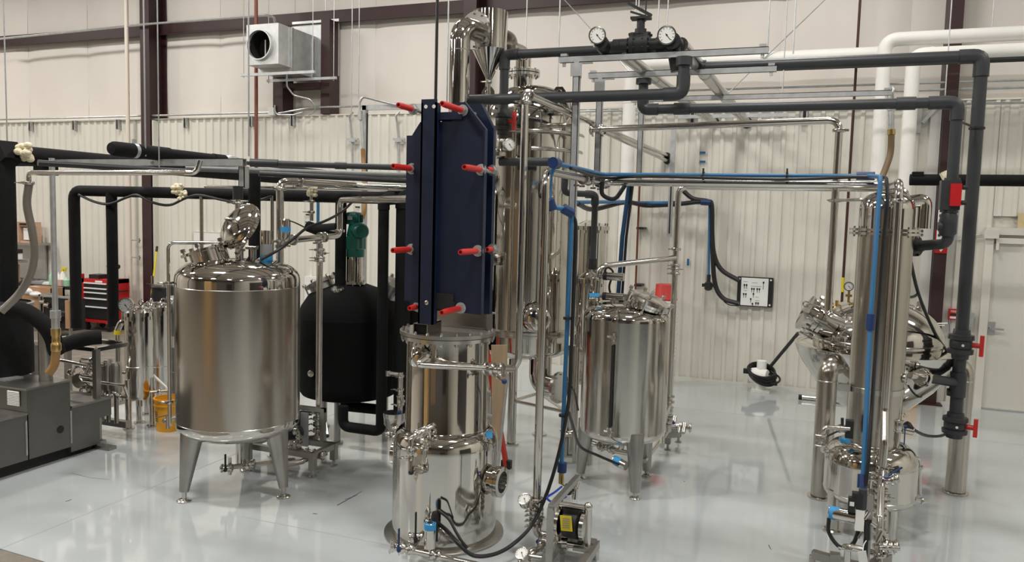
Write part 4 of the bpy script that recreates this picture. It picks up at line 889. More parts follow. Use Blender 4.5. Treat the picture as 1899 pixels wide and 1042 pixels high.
# conduit frame left of the exchanger
yf_ = 9.2; x0, x1 = XA(677, 230, yf_), XA(775, 200, yf_); zt_ = PY(680, 196, yf_).z
t = thing('conduit_stand', 'galvanised strut frame with an amber hose above the green mixer', 'frame', (x0, yf_, 2.4))
link('upright', MB().bx(x0-.03, x0+.03, yf_-.03, yf_+.03, 0, zt_), GAL, t); link('crossbar', MB().bx(x0-.03, x1+.3, yf_-.03, yf_+.03, zt_-.06, zt_), GAL, t)
link('slots', MB().bx(x0+.031, x0+.036, yf_-.012, yf_+.012, 2.5, zt_-.1), DRK, t)
link('conduit', MB().tube([PY(667, 215, 9.1), PY(667, 190, 9.1), PY(673, 179, 9.1), PY(720, 191, 9.1), PY(738, 195, 9.15)], .016, .08, 8), GAL, t)
link('conduit', MB().cyl(PY(670, 222, 9.1), PY(673, 275, 9.1), .02, n=10), GAL, t)
link('junction', MB().box(PY(668, 214, 9.08), (.05, .05, .12)), GAL, t)
link('hose', MB().cable([PY(673, 276, 9.1), PY(674, 300, 9.1), PY(677, 340, 9.0), PY(676, 385, 8.9), PY(672, 405, 8.9)], .03, 10), BRH, t)
for px, l in ((652, 'left of the strut frame'), (738, 'right of the strut frame')):
    t = thing('conduit_drop', 'galvanised conduit drop clipped to the liner '+{'left of the strut frame': 'outside the strut frame', 'right of the strut frame': 'framed by the strut frame'}[l], 'conduit', tuple(PY(px, 300, 10.6)))
    link('conduit', MB().tube([PY(px+3, 208, 10.6), PY(px-4, 215, 10.6), PY(px-2, 225, 10.62), PY(px+1, 255, 10.64), PY(px+2, 330, 10.64)], .016, .1, 8), GAL, t)
    q = PY(px+2, 258, 10.62); link('bracket', MB().box(q, (.2, .04, .03)).box(q-V((0, 0, .03)), (.12, .05, .03)), GAL, t)

# ---- steel machine cabinet at the lower left
XF = -5.75
ya, yb_, yc = PX(51, 800, XF).y, PX(131, 780, XF).y, PX(207, 790, XF).y
ztl = PX(51, 737, XF).z; ztr = PX(131, 694, XF).z; zlow = PX(207, 738, XF).z; zfr = PX(0, 800, XF).z
zfront = PX(46, 770, XF).z
t = thing('machine_cabinet', 'low brushed steel machine cabinet with a louvre vent', 'machine', (XF-.6, (ya+yc)/2, 0))
xb = XF-1.5
link('base_cabinet', MB().bx(xb, XF, ya-1.4, ya+.01, .10, zfront), CAB, t)
link('tower', MB().prism([(XF, ya, .10), (XF, yb_, .10), (XF, yb_, (ztl+ztr)/2), (XF, ya, (ztl+ztr)/2)], (xb-XF, 0, 0)), CAB, t)
zt_ = (ztl+ztr)/2
link('tower_lid', MB().bx(xb, XF+.01, ya-.012, yb_+.006, zt_, zt_+.015), DST, t)
link('end_cabinet', MB().bx(xb, XF-.0, yb_+.004, yc, .28, zlow), CAB, t)
link('end_base', MB().bx(xb, XF-.006, yb_+.004, yc-.12, .05, .28), CAB, t)
link('end_top', MB().bx(xb, XF+.012, yb_+.006, yc+.01, zlow, zlow+.018), DST, t)
link('front_top', MB().bx(xb, XF+.012, ya-1.4, ya-.004, zfront, zfront+.015), DST, t)
link('edge_strip', MB().bx(XF, XF+.008, yb_-.006, yb_+.006, .13, zlow-.02), GAL, t); link('edge_strip', MB().bx(XF, XF+.008, ya-.02, ya-.006, .14, .42), GAL, t)
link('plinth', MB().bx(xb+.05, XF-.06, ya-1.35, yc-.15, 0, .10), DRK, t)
q = PX(112, 796, XF); link('port_hole', MB().cyl((XF-.002, q.y, q.z), (XF+.004, q.y, q.z), .032, n=20), DRK, t)
v0_, v1_ = PY(16, 723, ya), PY(38, 753, ya)
vt = link('vent', MB().bx(v0_.x, v1_.x, ya-.006, ya-.001, v1_.z, v0_.z), DRK, t)
for i in range(9):
    z = v1_.z+(i+.5)*(v0_.z-v1_.z)/9; link('louvre', MB().box(((v0_.x+v1_.x)/2, ya-.009, z), (v1_.x-v0_.x, .012, .009), (1, 0, 0), (0, 1, .5)), FACE, vt)
link('lid_plate', MB().box((XF-.5, (ya+yb_)/2, zt_+.02), (.22, .16, .01)), GAL, t)
link('foot', MB().bx(XF-.15, XF+.12, yc-.14, yc-.06, 0, .03).bx(XF-.12, XF-.02, yc-.14, yc-.04, .03, .06), DST, t)
xp, yp = PY(84, 650, yb_-.1).x, yb_-.1
one('steel_stub', MB().cyl((xp, yp, zt_+.016), (xp, yp, zat(xp, yp, 595)), .052, n=22), DST, 'thick steel stub pipe standing on the machine cabinet', 'pipe')
q = PY(28, 690, yb_)
t = thing('jacketed_drum', 'dark insulated drum standing on the machine cabinet', 'tank', (q.x-.12, yb_-.1, zt_+.016))
link('drum', MB().lathe((q.x-.12, yb_-.1, 0), [(.30, zt_+.016), (.30, zt_+.58), (.29, zt_+.62), (.05, zt_+.63)], n=36), INS, t)
link('drum_rim', MB().lathe((q.x-.12, yb_-.1, zt_+.60), [(.3, 0), (.315, .005), (.315, .03), (.29, .035)], n=36, caps=False), DST, t)
dh = FH.dot(V((xp, yp, 0)))-.13
t = thing('insulated_hose', 'fat black insulated hose curving down from the drum past the amber hose', 'hose', tuple(DP(100, 640, dh)))
link('insulation', MB().cable([DP(18, 572, dh), DP(48, 578, dh), DP(78, 598, dh), DP(96, 622, dh+.02), DP(106, 652, dh+.1)], .066, 14), INS, t)
link('insulation', MB().cable([DP(112, 642, dh+.35), DP(140, 633, dh+.4), DP(165, 627, dh+.45), DP(188, 625, dh+.5)], .064, 14), INS, t)

# ---- filter housings
def filt(px, pyf, d, r, pt, pb, label):
    q = PZ(px, pyf); q = DP(px, pyf, d); c = (q.x, q.y)
    t = thing('filter_housing', label, 'filter', (q.x, q.y, 0)); zt, zb = zat(*c, pt), zat(*c, pb)
    link('shell', MB().lathe((*c, 0), [(r*.3, zb-.06), (r*.9, zb-.04), (r, zb), (r, zt), (r*1.12, zt), (r*1.12, zt+.02), (r*1.12, zt+.04)]+[(r*math.cos(pi/2*i/5), zt+.04+.05*math.sin(pi/2*i/5)) for i in range(1, 6)], n=36), TUB, t)
    link('seam', MB().lathe((*c, zb+(zt-zb)*.36), [(r, 0), (r+.003, .004), (r, .008)], n=36, caps=False), FIT, t)
    for i in range(8):
        a = 2*pi*i/8+.3; x, y = c[0]+r*1.15*math.cos(a), c[1]+r*1.15*math.sin(a)
        link('eye_bolt', MB().cyl((x, y, zt-.04), (x, y, zt+.06), .009, n=8).tor((x, y, zt+.085), (math.cos(a+.8), math.sin(a+.8), 0), .022, .007, 12, 6), FIT, t)
    for a in (-100, 20, 140):
        x, y = c[0]+r*.95*math.cos(R(a)), c[1]+r*.95*math.sin(R(a))
        l = link('leg', MB().cyl((x, y, .01), (x, y, zb+.16), .03, n=14), TUB, t); link('foot', MB().cyl((x, y, 0), (x, y, .012), .055, n=16), FIT, l)
    return t, c, zt, zb
t, c, zt, zb = filt(260, 792, 7.55, .128, 585, 730, 'steel filter housing with a dark pressure gauge and sight tube')
gauge(t, DP(233, 566, 7.45), (.4, -1, .1), .07, .05, DP(240, 590, 7.5), FIT, mat('grey_dial', (.3, .3, .29), .4))
link('side_outlet', MB().tube([(c[0]-.1, c[1], zt-.08), (c[0]-.2, c[1]-.02, zt-.07), (c[0]-.24, c[1]-.03, zt-.16)], .03, .05, 14), POL, t)
sg = link('sight_tube', MB().cyl((c[0]-.24, c[1]-.03, zat(*c, 692)), (c[0]-.24, c[1]-.03, zt-.2), .026, n=14), TUB, t)
link('yellow_ring', MB().cyl((c[0]-.24, c[1]-.03, zt-.2), (c[0]-.24, c[1]-.03, zt-.16), .034, n=14), YEL, sg)
link('drain_cock', MB().cyl((c[0]-.02, c[1]-.1, .32), (c[0]-.2, c[1]-.14, .31), .014, n=10).box((c[0]-.16, c[1]-.13, .35), (.08, .02, .012)), FIT, t)
link('drain_pipe', MB().cyl((*c, zb-.05), (c[0], c[1], .2), .03, n=12), FIT, t)
t, c, zt, zb = filt(292, 775, 8.1, .13, 575, 735, 'plain steel filter housing between the gauge one and the big tank')
q = DP(300, 745, 7.7); t3 = thing('drain_line', 'slanted thin steel line with brass valve reaching over the amber bucket', 'pipe', tuple(q))
link('pipe', MB().tube([DP(274, 650, 7.6), DP(278, 690, 7.6), DP(308, 718, 7.6), DP(311, 728, 7.6)], .013, .03, 10), WHT, t3)
link('pipe', MB().cyl(DP(272, 728, 7.5), DP(312, 724, 7.6), .016, n=10), FIT, t3); link('brass_valve', MB().cyl(DP(270, 728, 7.5), DP(279, 727, 7.52), .02, n=12), BRA, t3)
clamp(t3, DP(296, 726, 7.55), (1, .3, 0), .018)
# bucket
q = PZ(313, 803); q = DP(313, 803, 7.45); q.z = 0
t = thing('bucket', 'amber plastic bucket on the floor beside the filter housings', 'bucket', (q.x, q.y, 0))
hb = zat(q.x, q.y, 737)
link('body', MB().lathe((q.x, q.y, 0), [(.108, 0), (.128, hb), (.12, hb), (.1, .012), (1e-5, .01)], n=32), ORB, t)
link('rim', MB().lathe((q.x, q.y, hb), [(.128, -.07), (.134, -.068), (.134, -.055), (.129, -.053)], n=32, caps=False).lathe((q.x, q.y, hb), [(.127, -.012), (.137, -.012), (.137, .003), (.12, .003)], n=32, caps=False), ORB, t)
lb_ = MB()
for i in range(5): lb_.lathe((q.x, q.y, hb*.32+i*.022), [(.1185+i*.0012, 0), (.1187+i*.0012, .008)], n=40, caps=False)
lb_.f = [f for f in lb_.f if -2.75 < math.atan2(sum(lb_.v[i].y for i in f)/4-q.y, sum(lb_.v[i].x for i in f)/4-q.x) < -1.75]
link('label_bars', lb_, BLP, t)
# black vacuum head on stand, drum, broom
q = DP(303, 560, 8.6)
t = thing('blower_motor', 'round black blower motor on a stand behind the filter housings', 'motor', (q.x, q.y, 0))
zq = zat(q.x, q.y, 572)
link('body', MB().lathe((q.x, q.y, zq), [(.08, 0), (.13, .04), (.135, .12), (.12, .19), (.12, .24), (.1, .26), (1e-5, .265)], n=26), BLP, t)
link('clamp_bar', MB().bx(q.x-.12, q.x+.12, q.y-.14, q.y-.12, zq+.26, zq+.28).cyl((q.x-.1, q.y-.05, zq+.24), (q.x-.1, q.y-.05, zq+.36), .015, n=8), FIT, t)
link('stand', MB().cyl((q.x, q.y, .02), (q.x, q.y, zq), .04, n=12).cyl((q.x, q.y, 0), (q.x, q.y, .02), .2, n=20), DST, t)
q = DP(348, 620, 8.4); zq = zat(q.x, q.y, 550)
t = thing('steel_drum', 'grey steel drum half hidden behind the big brushed tank', 'drum', (q.x, q.y, 0))
link('drum_body', MB().lathe((q.x, q.y, 0), [(.19, 0), (.2, .02), (.2, zq*.33), (.206, zq*.335), (.2, zq*.34), (.2, zq-.03), (.21, zq-.02), (.21, zq), (.19, zq)], n=36), GAL, t)
l_ = link('label', MB().lathe((q.x, q.y, zat(q.x, q.y, 640)), [(.201, 0), (.201, .12)], n=48, caps=False), FACE, t)
A, B = PY(291, 460, 10.2), PY(279, 565, 10.0)
t = thing('broom', 'broom with a yellow handle leaning on the liner behind the filters', 'broom', (B.x, 9.7, 0))
dd = (B-A).normalized(); E_ = A+dd*((A.z-.12)/-dd.z)
link('handle', MB().cyl(A, E_, .016, n=10), YEL, t); link('grip', MB().cyl(A-dd*.03, A+dd*.06, .019, n=10), BLP, t)
link('brush_head', MB().box(E_-V((0, 0, .02)), (.4, .06, .06)).box(E_-V((0, 0, .08)), (.38, .05, .08)), BLP, t)

# ---- tool chest
yt = 10.0; xa, xb_ = XA(152, 560, yt), XA(203, 560, yt); zt_, zb = PY(178, 518, yt).z, PY(178, 598, yt).z
t = thing('tool_chest', 'red rolling tool chest with black drawers against the liner', 'tool chest', ((xa+xb_)/2, yt, 0))
link('cabinet', MB().bx(xa, xa+.05, yt, yt+.42, zb, zt_).bx(xb_-.05, xb_, yt, yt+.42, zb, zt_).bx(xa, xb_, yt, yt+.42, zb, zb+.05).bx(xa, xb_, yt, yt+.42, zt_-.07, zt_).bx(xa+.05, xb_-.05, yt+.1, yt+.42, zb+.05, zt_-.07), RED, t)
ys = [524, 533.5, 541.5, 552.5, 568, 592]; 
for a, b in zip(ys[:-1], ys[1:]):
    za, zb_ = PY(178, a, yt).z, PY(178, b, yt).z
    dr_ = link('drawer', MB().bx(xa+.055, xb_-.055, yt+.004, yt+.1, zb_+.006, za-.002), BLP, t)
    link('drawer_pull', MB().box(((xa+xb_)/2, yt-.004, za-.014), (xb_-xa-.12, .024, .022)), FACE, dr_)
link('corner_post', MB().bx(xa-.06, xa+.01, yt+.0, yt+.05, zt_-.25, zt_+.08), RED, t)
link('side_handle', MB().tube([(xb_, yt+.1, zt_-.2), (xb_+.06, yt+.1, zt_-.2), (xb_+.06, yt+.35, zt_-.2), (xb_, yt+.35, zt_-.2)], .012, .02, 8), BLP, t)
link('badge', MB().bx((xa+xb_)/2-.0, (xa+xb_)/2+.16, yt-.004, yt+.001, zt_-.05, zt_-.02), FACE, t)
for x in (xa+.06, xb_-.06):
    for y in (yt+.06, yt+.36): link('caster', MB().cyl((x-.02, y, .05), (x+.02, y, .05), .05, n=16).bx(x-.025, x+.025, y-.03, y+.03, .06, zb), BLP, t)
link('drill_cases', MB().bx(xa+.08, xa+.3, yt+.08, yt+.3, zt_, zt_+.07), BLP, t)
q = DP(224, 500, 13.0); t = thing('cordless_drill', 'small dark tool standing on the red tool chest', 'tool', (xb_-.15, yt+.2, zt_))
link('body', MB().cyl((xb_-.2, yt+.2, zt_+.22), (xb_-.0, yt+.2, zt_+.22), .04, n=12).bx(xb_-.12, xb_-.07, yt+.17, yt+.23, zt_, zt_+.2), BLP, t); link('chuck', MB().cyl((xb_-.26, yt+.2, zt_+.22), (xb_-.2, yt+.2, zt_+.22), .022, n=10), BRA, t)
# ---- bench with bottles
yb2 = 9.95; x0, x1 = XA(50, 530, yb2), XA(148, 530, yb2)-.05; zb = PY(100, 530, yb2).z
t = thing('workbench', 'black topped workbench beside the red tool chest', 'bench', ((x0+x1)/2, yb2+.3, 0))
link('top', MB().bx(x0-.6, x1, yb2, yb2+.45, zb-.05, zb), BLP, t)
link('shelf', MB().bx(x0-.5, x1-.05, yb2+.02, yb2+.4, zb-.32, zb-.29), DST, t)
for x in (x0-.55, x1-.04):
    for y in (yb2+.03, yb2+.41): link('leg', MB().bx(x-.03, x+.03, y-.03, y+.03, 0, zb-.05), DST, t)
def bot(px, h, r, m, l, cap=None, capm=None):
    x = XA(px, 525, yb2+.12); t = thing('bottle', l, 'bottle', (x, yb2+.12, zb))
    link('body', MB().lathe((x, yb2+.12, zb), [(r, 0), (r, h*.65), (r*.45, h*.82), (r*.4, h*.86)], n=18), m, t)
    if cap: link('spray_head', MB().cyl((x, yb2+.12, zb+h*.84), (x, yb2+.12, zb+h), .022, n=10).box((x+.03, yb2+.12, zb+h*1.02), (.11, .03, .035)).box((x+.065, yb2+.12, zb+h*.93), (.015, .02, .07)), capm, t)
    else: link('cap', MB().cyl((x, yb2+.12, zb+h*.85), (x, yb2+.12, zb+h*.95), r*.42, n=12), WHT, t)
bot(97, .26, .05, PLM, 'pale green bottle on the workbench')
bot(108, .24, .055, WPL, 'white jug bottle in the middle of the workbench')
bot(117, .30, .045, WPL, 'white spray bottle with a yellow head on the workbench', 1, YEL)
bot(124, .16, .06, PLM, 'low green tub bottle beside the spray bottle')
x = XA(112, 525, yb2+.05); one('small_carton', MB().bx(x-.05, x+.05, yb2+.02, yb2+.08, zb, zb+.11), mat('pink_carton', (.6, .42, .36), .7), 'small pinkish carton in front of the workbench bottles', 'box')
for px, w_, zz_, m, l in ((70, .3, .0, GRY, 'flat grey tray lying on the workbench beside the bottles'), (88, .16, 0, WHT, 'folded white cloth next to the pale green bottle')):
    x = XA(px, 526, yb2+.1); one('tray' if m is GRY else 'cloth', MB().bx(x-w_/2, x+w_/2, yb2+.06, yb2+.3, zb, zb+.03).bx(x-w_/2+.01, x+w_/2-.02, yb2+.08, yb2+.28, zb+.03, zb+.045), m, l, 'tray' if m is GRY else 'cloth')
x0_, x1_ = XA(45, 560, 9.55), XA(100, 560, 9.55); za, zc_ = PY(70, 532, 9.55).z, PY(70, 556, 9.55).z
t = thing('cardboard_box', 'brown open cardboard box with white plastic film, in front of the workbench', 'box', ((x0_+x1_)/2, 9.55, 0))
link('box_body', MB().bx(x0_, x1_, 9.5, 9.54, zc_-.2, za).bx(x0_, x1_, 9.72, 9.76, zc_-.2, za).bx(x0_, x0_+.01, 9.5, 9.76, zc_-.2, za).bx(x1_-.01, x1_, 9.5, 9.76, zc_-.2, za).bx(x0_, x1_, 9.5, 9.76, zc_-.21, zc_-.2), CARD, t)
link('film', MB().sph((x0_+.15, 9.6, za-.08), .16, 14, .5).sph((x0_+.35, 9.55, za-.12), .14, 12, .4), mat('plastic_film', (.75, .72, .68), .3, 0, bump=.6, bscale=14), t)
link('stand', MB().bx(x0_+.02, x1_-.02, 9.52, 9.74, 0, zc_-.21), DST, t)
# black cart frame with machine parts
yc_ = 9.2; xa, xb_ = XA(72, 570, yc_), XA(130, 570, yc_)
zt_ = PY(100, 548, yc_).z
t = thing('equipment_rack', 'low black equipment rack with a steel top edge in front of the workbench', 'rack', ((xa+xb_)/2, yc_, 0))
link('body', MB().bx(xa+.04, xb_-.02, yc_+.05, yc_+.3, .12, zt_-.05), DRK, t)
link('top_rail', MB().bx(xa, xb_, yc_, yc_+.03, zt_-.03, zt_).bx(xa, xa+.03, yc_, yc_+.3, zt_-.03, zt_), GAL, t)
for x in (xa+.02, xb_-.02): link('leg', MB().bx(x-.02, x+.02, yc_, yc_+.04, 0, zt_-.03), DST, t)
for px, py, m in ((80, 560, FIT), (88, 566, FIT), (100, 575, BLP), (112, 590, FIT), (120, 580, BLP), (105, 598, DST)):
    q = PY(px, py, yc_+.02); link('fitting', MB().cyl(q-V((.05, 0, 0)), q+V((.05, 0, 0)), .035, n=10).cyl(q, q+V((0, .1, 0)), .045, n=12), m, t)
q = PY(126, 580, yc_+.0); link('copper_coil', MB().cyl(q-V((0, 0, .25)), q+V((0, 0, .2)), .04, n=12), CARD, t)
# wall shelf, framed box, steel panel
ysf = 10.45
x0, x1 = XA(2, 445, ysf), XA(52, 448, ysf); zs_ = PY(40, 449, ysf).z
t = thing('wall_shelf', 'thin wall shelf behind the hanging clear hose', 'shelf', ((x0+x1)/2, ysf, zs_-.04))
link('board', MB().bx(x0-.3, XA(82, 448, ysf), ysf-.2, 10.67, zs_-.04, zs_), DST, t)
for px in (14, 75): x = XA(px, 448, ysf); link('support', MB().bx(x-.012, x+.012, ysf-.2, ysf-.17, 0 if px < 20 else zs_-.4, zs_+(.38 if px < 20 else .35)), FACE, t)
xa, xb_ = XA(22, 430, ysf-.1), XA(51, 430, ysf-.1)
t = thing('wooden_box', 'pale wooden box with an open front on the wall shelf', 'box', ((xa+xb_)/2, ysf-.1, zs_))
link('box_body', MB().bx(xa, xa+.17, ysf-.1, ysf+.1, zs_+.001, zs_+.38).bx(xa+.17, xb_+.1, ysf-.08, ysf+.1, zs_, zs_+.03).bx(xa+.17, xb_+.1, ysf-.08, ysf+.1, zs_+.3, zs_+.38).bx(xa+.17, xb_+.1, ysf, ysf+.1, zs_+.03, zs_+.3), PLY, t)
link('slot', MB().bx(xa+.19, xb_+.08, ysf-.09, ysf-.075, zs_+.32, zs_+.36), DRK, t)
link('white_card', MB().bx(xa+.22, xb_+.06, ysf-.04, ysf-.02, zs_+.05, zs_+.27), FACE, t)
xa, xb_ = XA(28, 480, 10.6), XA(84, 480, 10.6)
one('backsplash', MB().bx(xa, xb_, 10.6, 10.63, zb+.02, zs_-.05), mat('panel_steel', (.5, .5, .48), .4, .7, var=.15, vscale=2), 'dull steel backsplash on the wall above the workbench', 'backsplash')
for px, py, s, m, l in ((26, 485, (.24, .3, .1), FACE, 'stack of white papers on the small riser shelf'), (28, 475, (.2, .3, .07), BLP, 'flat black case lying on the stack of white papers'), (22, 512, (.2, .3, .32), CARD, 'brown carton on the workbench beside the steel backsplash')):
    q = PY(px, py, 9.95); zz_ = {FACE: zb+.42, BLP: zb+.53, CARD: zb}[m]
    one('carton' if m is CARD else 'papers' if m is FACE else 'case', MB().box((q.x-.1, 9.95, zz_+s[2]/2), s), m, l, 'box' if m is CARD else 'papers' if m is FACE else 'case')
one('side_rack', MB().bx(XA(10, 500, 9.95)-.2, XA(32, 500, 9.95), 9.8, 10.15, zb+.36, zb+.40).bx(XA(30, 500, 9.95), XA(32, 500, 9.95), 9.8, 9.85, zb, zb+.4).bx(XA(8, 500, 9.95)-.2, XA(10, 500, 9.95)-.2, 9.8, 9.85, zb, zb+.4), DST, 'small riser shelf on the workbench holding the white papers', 'shelf')

# ---- pump skid behind the machine cabinet
zk = .88
A, B, D = PZ(118, 655, zk), PZ(178, 648, zk), PZ(232, 636, zk)
t = thing('pump_skid', 'steel framed pump skid between the machine cabinet and the filter housings', 'pump skid', (B.x, B.y, 0))
x0, x1, y0, y1 = B.x-.75, B.x, B.y, B.y+.34
for (a, b) in (((x0, y0), (x1, y0)), ((x1, y0), (x1, y1)), ((x0, y1), (x1, y1)), ((x0, y0), (x0, y1))):
    link('rail', MB().bar((*a, zk), (*b, zk), .045, .035), TUB, t)
link('rail', MB().bar((x0, y0, .12), (x1, y0, .12), .06, .06), DST, t); link('rail', MB().bar((x0, y1, .12), (x1, y1, .12), .06, .06), DST, t)
for a in ((x0, y0), (x1, y0), (x0, y1)): link('leg', MB().bx(a[0]-.02, a[0]+.025, a[1]-.025, a[1]+.025, 0, zk), DST, t)
q = PY(148, 706, y0+.15)
pm = link('pump', MB().lathe(q, [(1e-5, -.02), (.07, -.01), (.075, .05), (.06, .08), (.06, .28), (.03, .3)], (-.3, 1, 0), 26).cyl(q+V((.02, .1, -.07)), (q.x+.02, q.y+.1, .15), .04, n=10), POL, t)
for px, py in ((200, 695), (188, 700), (215, 700)):
    q = PY(px, py, y0+.25); link('motor', MB().lathe(q, [(.045, -.14), (.05, -.13), (.05, .1), (.035, .14), (1e-5, .145)], n=16).cyl(q-V((0, 0, .14)), (q.x, q.y, .15), .02, n=8), DST, t)
pts = [(130, 690), (140, 680), (160, 684), (175, 700), (165, 720), (150, 735), (185, 735), (205, 728), (222, 735), (230, 715), (170, 668), (150, 672), (195, 672)]
for i in range(len(pts)-1):
    q, r_ = PY(*pts[i], y0+.1+.05*(i % 3)), PY(*pts[i+1], y0+.15+.05*(i % 2)); link('manifold', MB().tube([q, V((r_.x, q.y, q.z)), r_], .014, .03, 8), FIT, t)
    if i % 2 == 0: clamp(t, q, (1, 0, 0), .018)
q0, q1 = DP(85, 662, 7.3), DP(236, 692, 7.5)
one('transfer_pipe', MB().cyl(q0, q1, .019, n=12), TUB, 'bright straight steel pipe sloping to the filter housing with the gauge', 'pipe')

# ---- pump skid right of the big tank
A, B = PZ(576, 884), PZ(622, 865)
t = thing('pump_skid', 'small steel pump skid on the floor between the big tank and the black tank', 'pump skid', (A.x-.3, A.y+.15, 0))
x0, x1, y0, y1 = A.x-.62, A.x+.02, A.y, max(B.y, A.y+.3)
for a in ((x0, y0), (x1, y0), (x1, y1), (x0, y1)):
    l = link('leg', MB().bx(a[0]-.025, a[0]+.025, a[1]-.025, a[1]+.025, .06, .2), DST, t); link('foot', MB().cyl((a[0], a[1], 0), (a[0], a[1], .07), .016, n=8).cyl((a[0], a[1], 0), (a[0], a[1], .012), .035, n=12), FIT, l)
for (a, b) in (((x0, y0), (x1, y0)), ((x1, y0), (x1, y1)), ((x0, y1), (x1, y1)), ((x0, y0), (x0, y1))): link('rail', MB().bar((*a, .18), (*b, .18), .045, .045), DST, t)
xp = XA(599, 800, y1); zpt = zat(xp, y1, 757)
link('upright', MB().bx(xp-.02, xp+.02, y1-.02, y1+.02, .18, zpt), DST, t); link('top_bar', MB().bx(xp-.42, xp+.02, y1-.018, y1+.018, zpt-.035, zpt), DST, t)
link('gauge_box', MB().bx(xp-.32, xp-.2, y1-.06, y1-.02, zpt-.2, zpt-.05), BLP, t)
link('panel', MB().bx(xp-.2, xp-.13, y1-.04, y1-.02, zpt-.34, zpt-.05), GRY, t)
ps = (xk, yk, zat(xk, yk, 762))
link('suction_bend', MB().tube([V(ps), V((xk, yk, zat(xk, yk, 812))), V((xk-.22, yk-.06, zat(xk, yk, 818)))], .03, .07, 14), TUB, t)
for py in (765, 775, 785, 797): clamp(t, (xk, yk, zat(xk, yk, py)), (0, 0, 1), .032)
valve(t, (xk, yk, zat(xk, yk, 782)), (0, 0, 1), .03, (.4, -.3, -1), .13, BLK)
q = V((xk-.16, yk-.05, zat(xk, yk, 770))); link('actuator', MB().cyl(q, q+V((-.1, -.03, -.24)), .035, n=12).cyl(q+V((0, 0, .01)), q+V((.1, .03, .02)), .025, n=10), DST, t)
link('pump_head', MB().lathe((xk-.22, yk-.06, zat(xk, yk, 835)), [(.05, 0), (.05, .03), (.03, .04), (.045, .05), (.045, .1)], n=16), FIT, t)
link('brass_base', MB().lathe((xk-.22, yk-.06, zat(xk, yk, 840)), [(.06, -.01), (.06, .02)], n=16), COP, t)
link('pump', MB().lathe((x0+.25, y0+.12, .28), [(.03, 0), (.06, .01), (.06, .16), (.04, .18), (1e-5, .19)], (1, .2, .15), 16), BLP, t)
man = [(548, 800), (556, 812), (548, 824), (560, 838), (572, 845), (585, 840), (598, 845), (605, 842)]
for i in range(len(man)-1):
    q, r_ = DP(*man[i], 6.25+.05*(i % 2)), DP(*man[i+1], 6.3); link('manifold', MB().tube([q, (q+r_)/2+V((0, 0, .02)), r_], .017, .03, 8), FIT, t); clamp(t, q, (1, .2, 0), .018)
link('discharge', MB().tube([DP(520, 862, 6.1), DP(560, 856, 6.2), DP(580, 845, 6.25)], .022, .05, 12), TUB, t)
for px, py in ((575, 838), (590, 846)): valve(t, DP(px, py, 6.3), (1, .2, 0), .02, (0, 0, 1), .05)

# ================================================================ OVERHEAD PIPING ON THE RIGHT
ZB = 3.378
def strut(a, b, z, label, w=.042, h=.046):
    A, B = PZ(*a, z), PZ(*b, z); y = (A.y+B.y)/2
    t = thing('strut_beam', label, 'beam', ((A.x+B.x)/2, y, z))
    link('channel', MB().bx(A.x, B.x, y-w/2, y-w/2+.005, z-h/2, z+h/2).bx(A.x, B.x, y+w/2-.005, y+w/2, z-h/2, z+h/2).bx(A.x, B.x, y-w/2, y+w/2, z+h/2-.005, z+h/2).bx(A.x, B.x, y-w/2+.006, y+w/2-.006, z-h/2+.008, z-h/2+.012), GAL, t)
    for x in (A.x+.04, B.x-.04): link('rod_nut', MB().cyl((x, y, z-h/2-.03), (x, y, z-h/2), .014, n=6).box((x, y, z+h/2+.01), (.05, .045, .02)), GAL, t)
    return t, A.x, B.x, y
b1, b1x0, b1x1, b1y = strut((1040, 113), (1425, 91), ZB, 'overhead strut beam carrying the black valve with two gauges')
b2, b2x0, b2x1, b2y = strut((1095, 143), (1440, 125), ZB, 'second overhead strut beam just behind and below the valve beam')
b3, b3x0, b3x1, b3y = strut((1173, 187), (1655, 170), ZB, 'longest overhead strut beam furthest back, reaching past the white pipes')
def spost(px, y, ztop, pyb, label):
    x = XA(px, 200, y); zb = zat(x, y, pyb); t = thing('strut_post', label, 'post', (x, y, zb))
    link('channel', MB().bx(x-.026, x+.026, y-.024, y-.019, zb, ztop).bx(x-.026, x-.021, y-.024, y+.024, zb, ztop).bx(x+.021, x+.026, y-.024, y+.024, zb, ztop), GAL, t)
    link('corner_bracket', MB().bx(x+.027, x+.032, y-.02, y+.02, ztop-.12, ztop-.01).bx(x+.027, x+.12, y-.02, y+.02, ztop-.012, ztop-.006).bx(x-.045, x+.045, y-.03, y-.025, ztop-.11, ztop-.01), GAL, t)
spost(1068, b1y, ZB-.024, 615, 'strut post hanging from the valve beam beside the evaporator')
spost(1112, b2y, ZB-.024, 332, 'middle strut post hanging from the second overhead beam')
spost(1190, b3y, ZB-.024, 340, 'strut post hanging from the furthest overhead beam near the white pipe')
x = XA(1247, 300, 10.3); zz0, zz1 = zat(x, 10.3, 440), zat(x, 10.3, 232)
t = thing('strut_post', 'thin slotted strut upright on the wall by the small blue tape marks', 'post', (x, 10.3, zz0))
link('channel', MB().bx(x-.03, x+.03, 10.28, 10.32, zz0, zz1), GAL, t); link('slots', MB().bx(x-.008, x+.008, 10.274, 10.279, zz0+.05, zz0+.7), DRK, t)
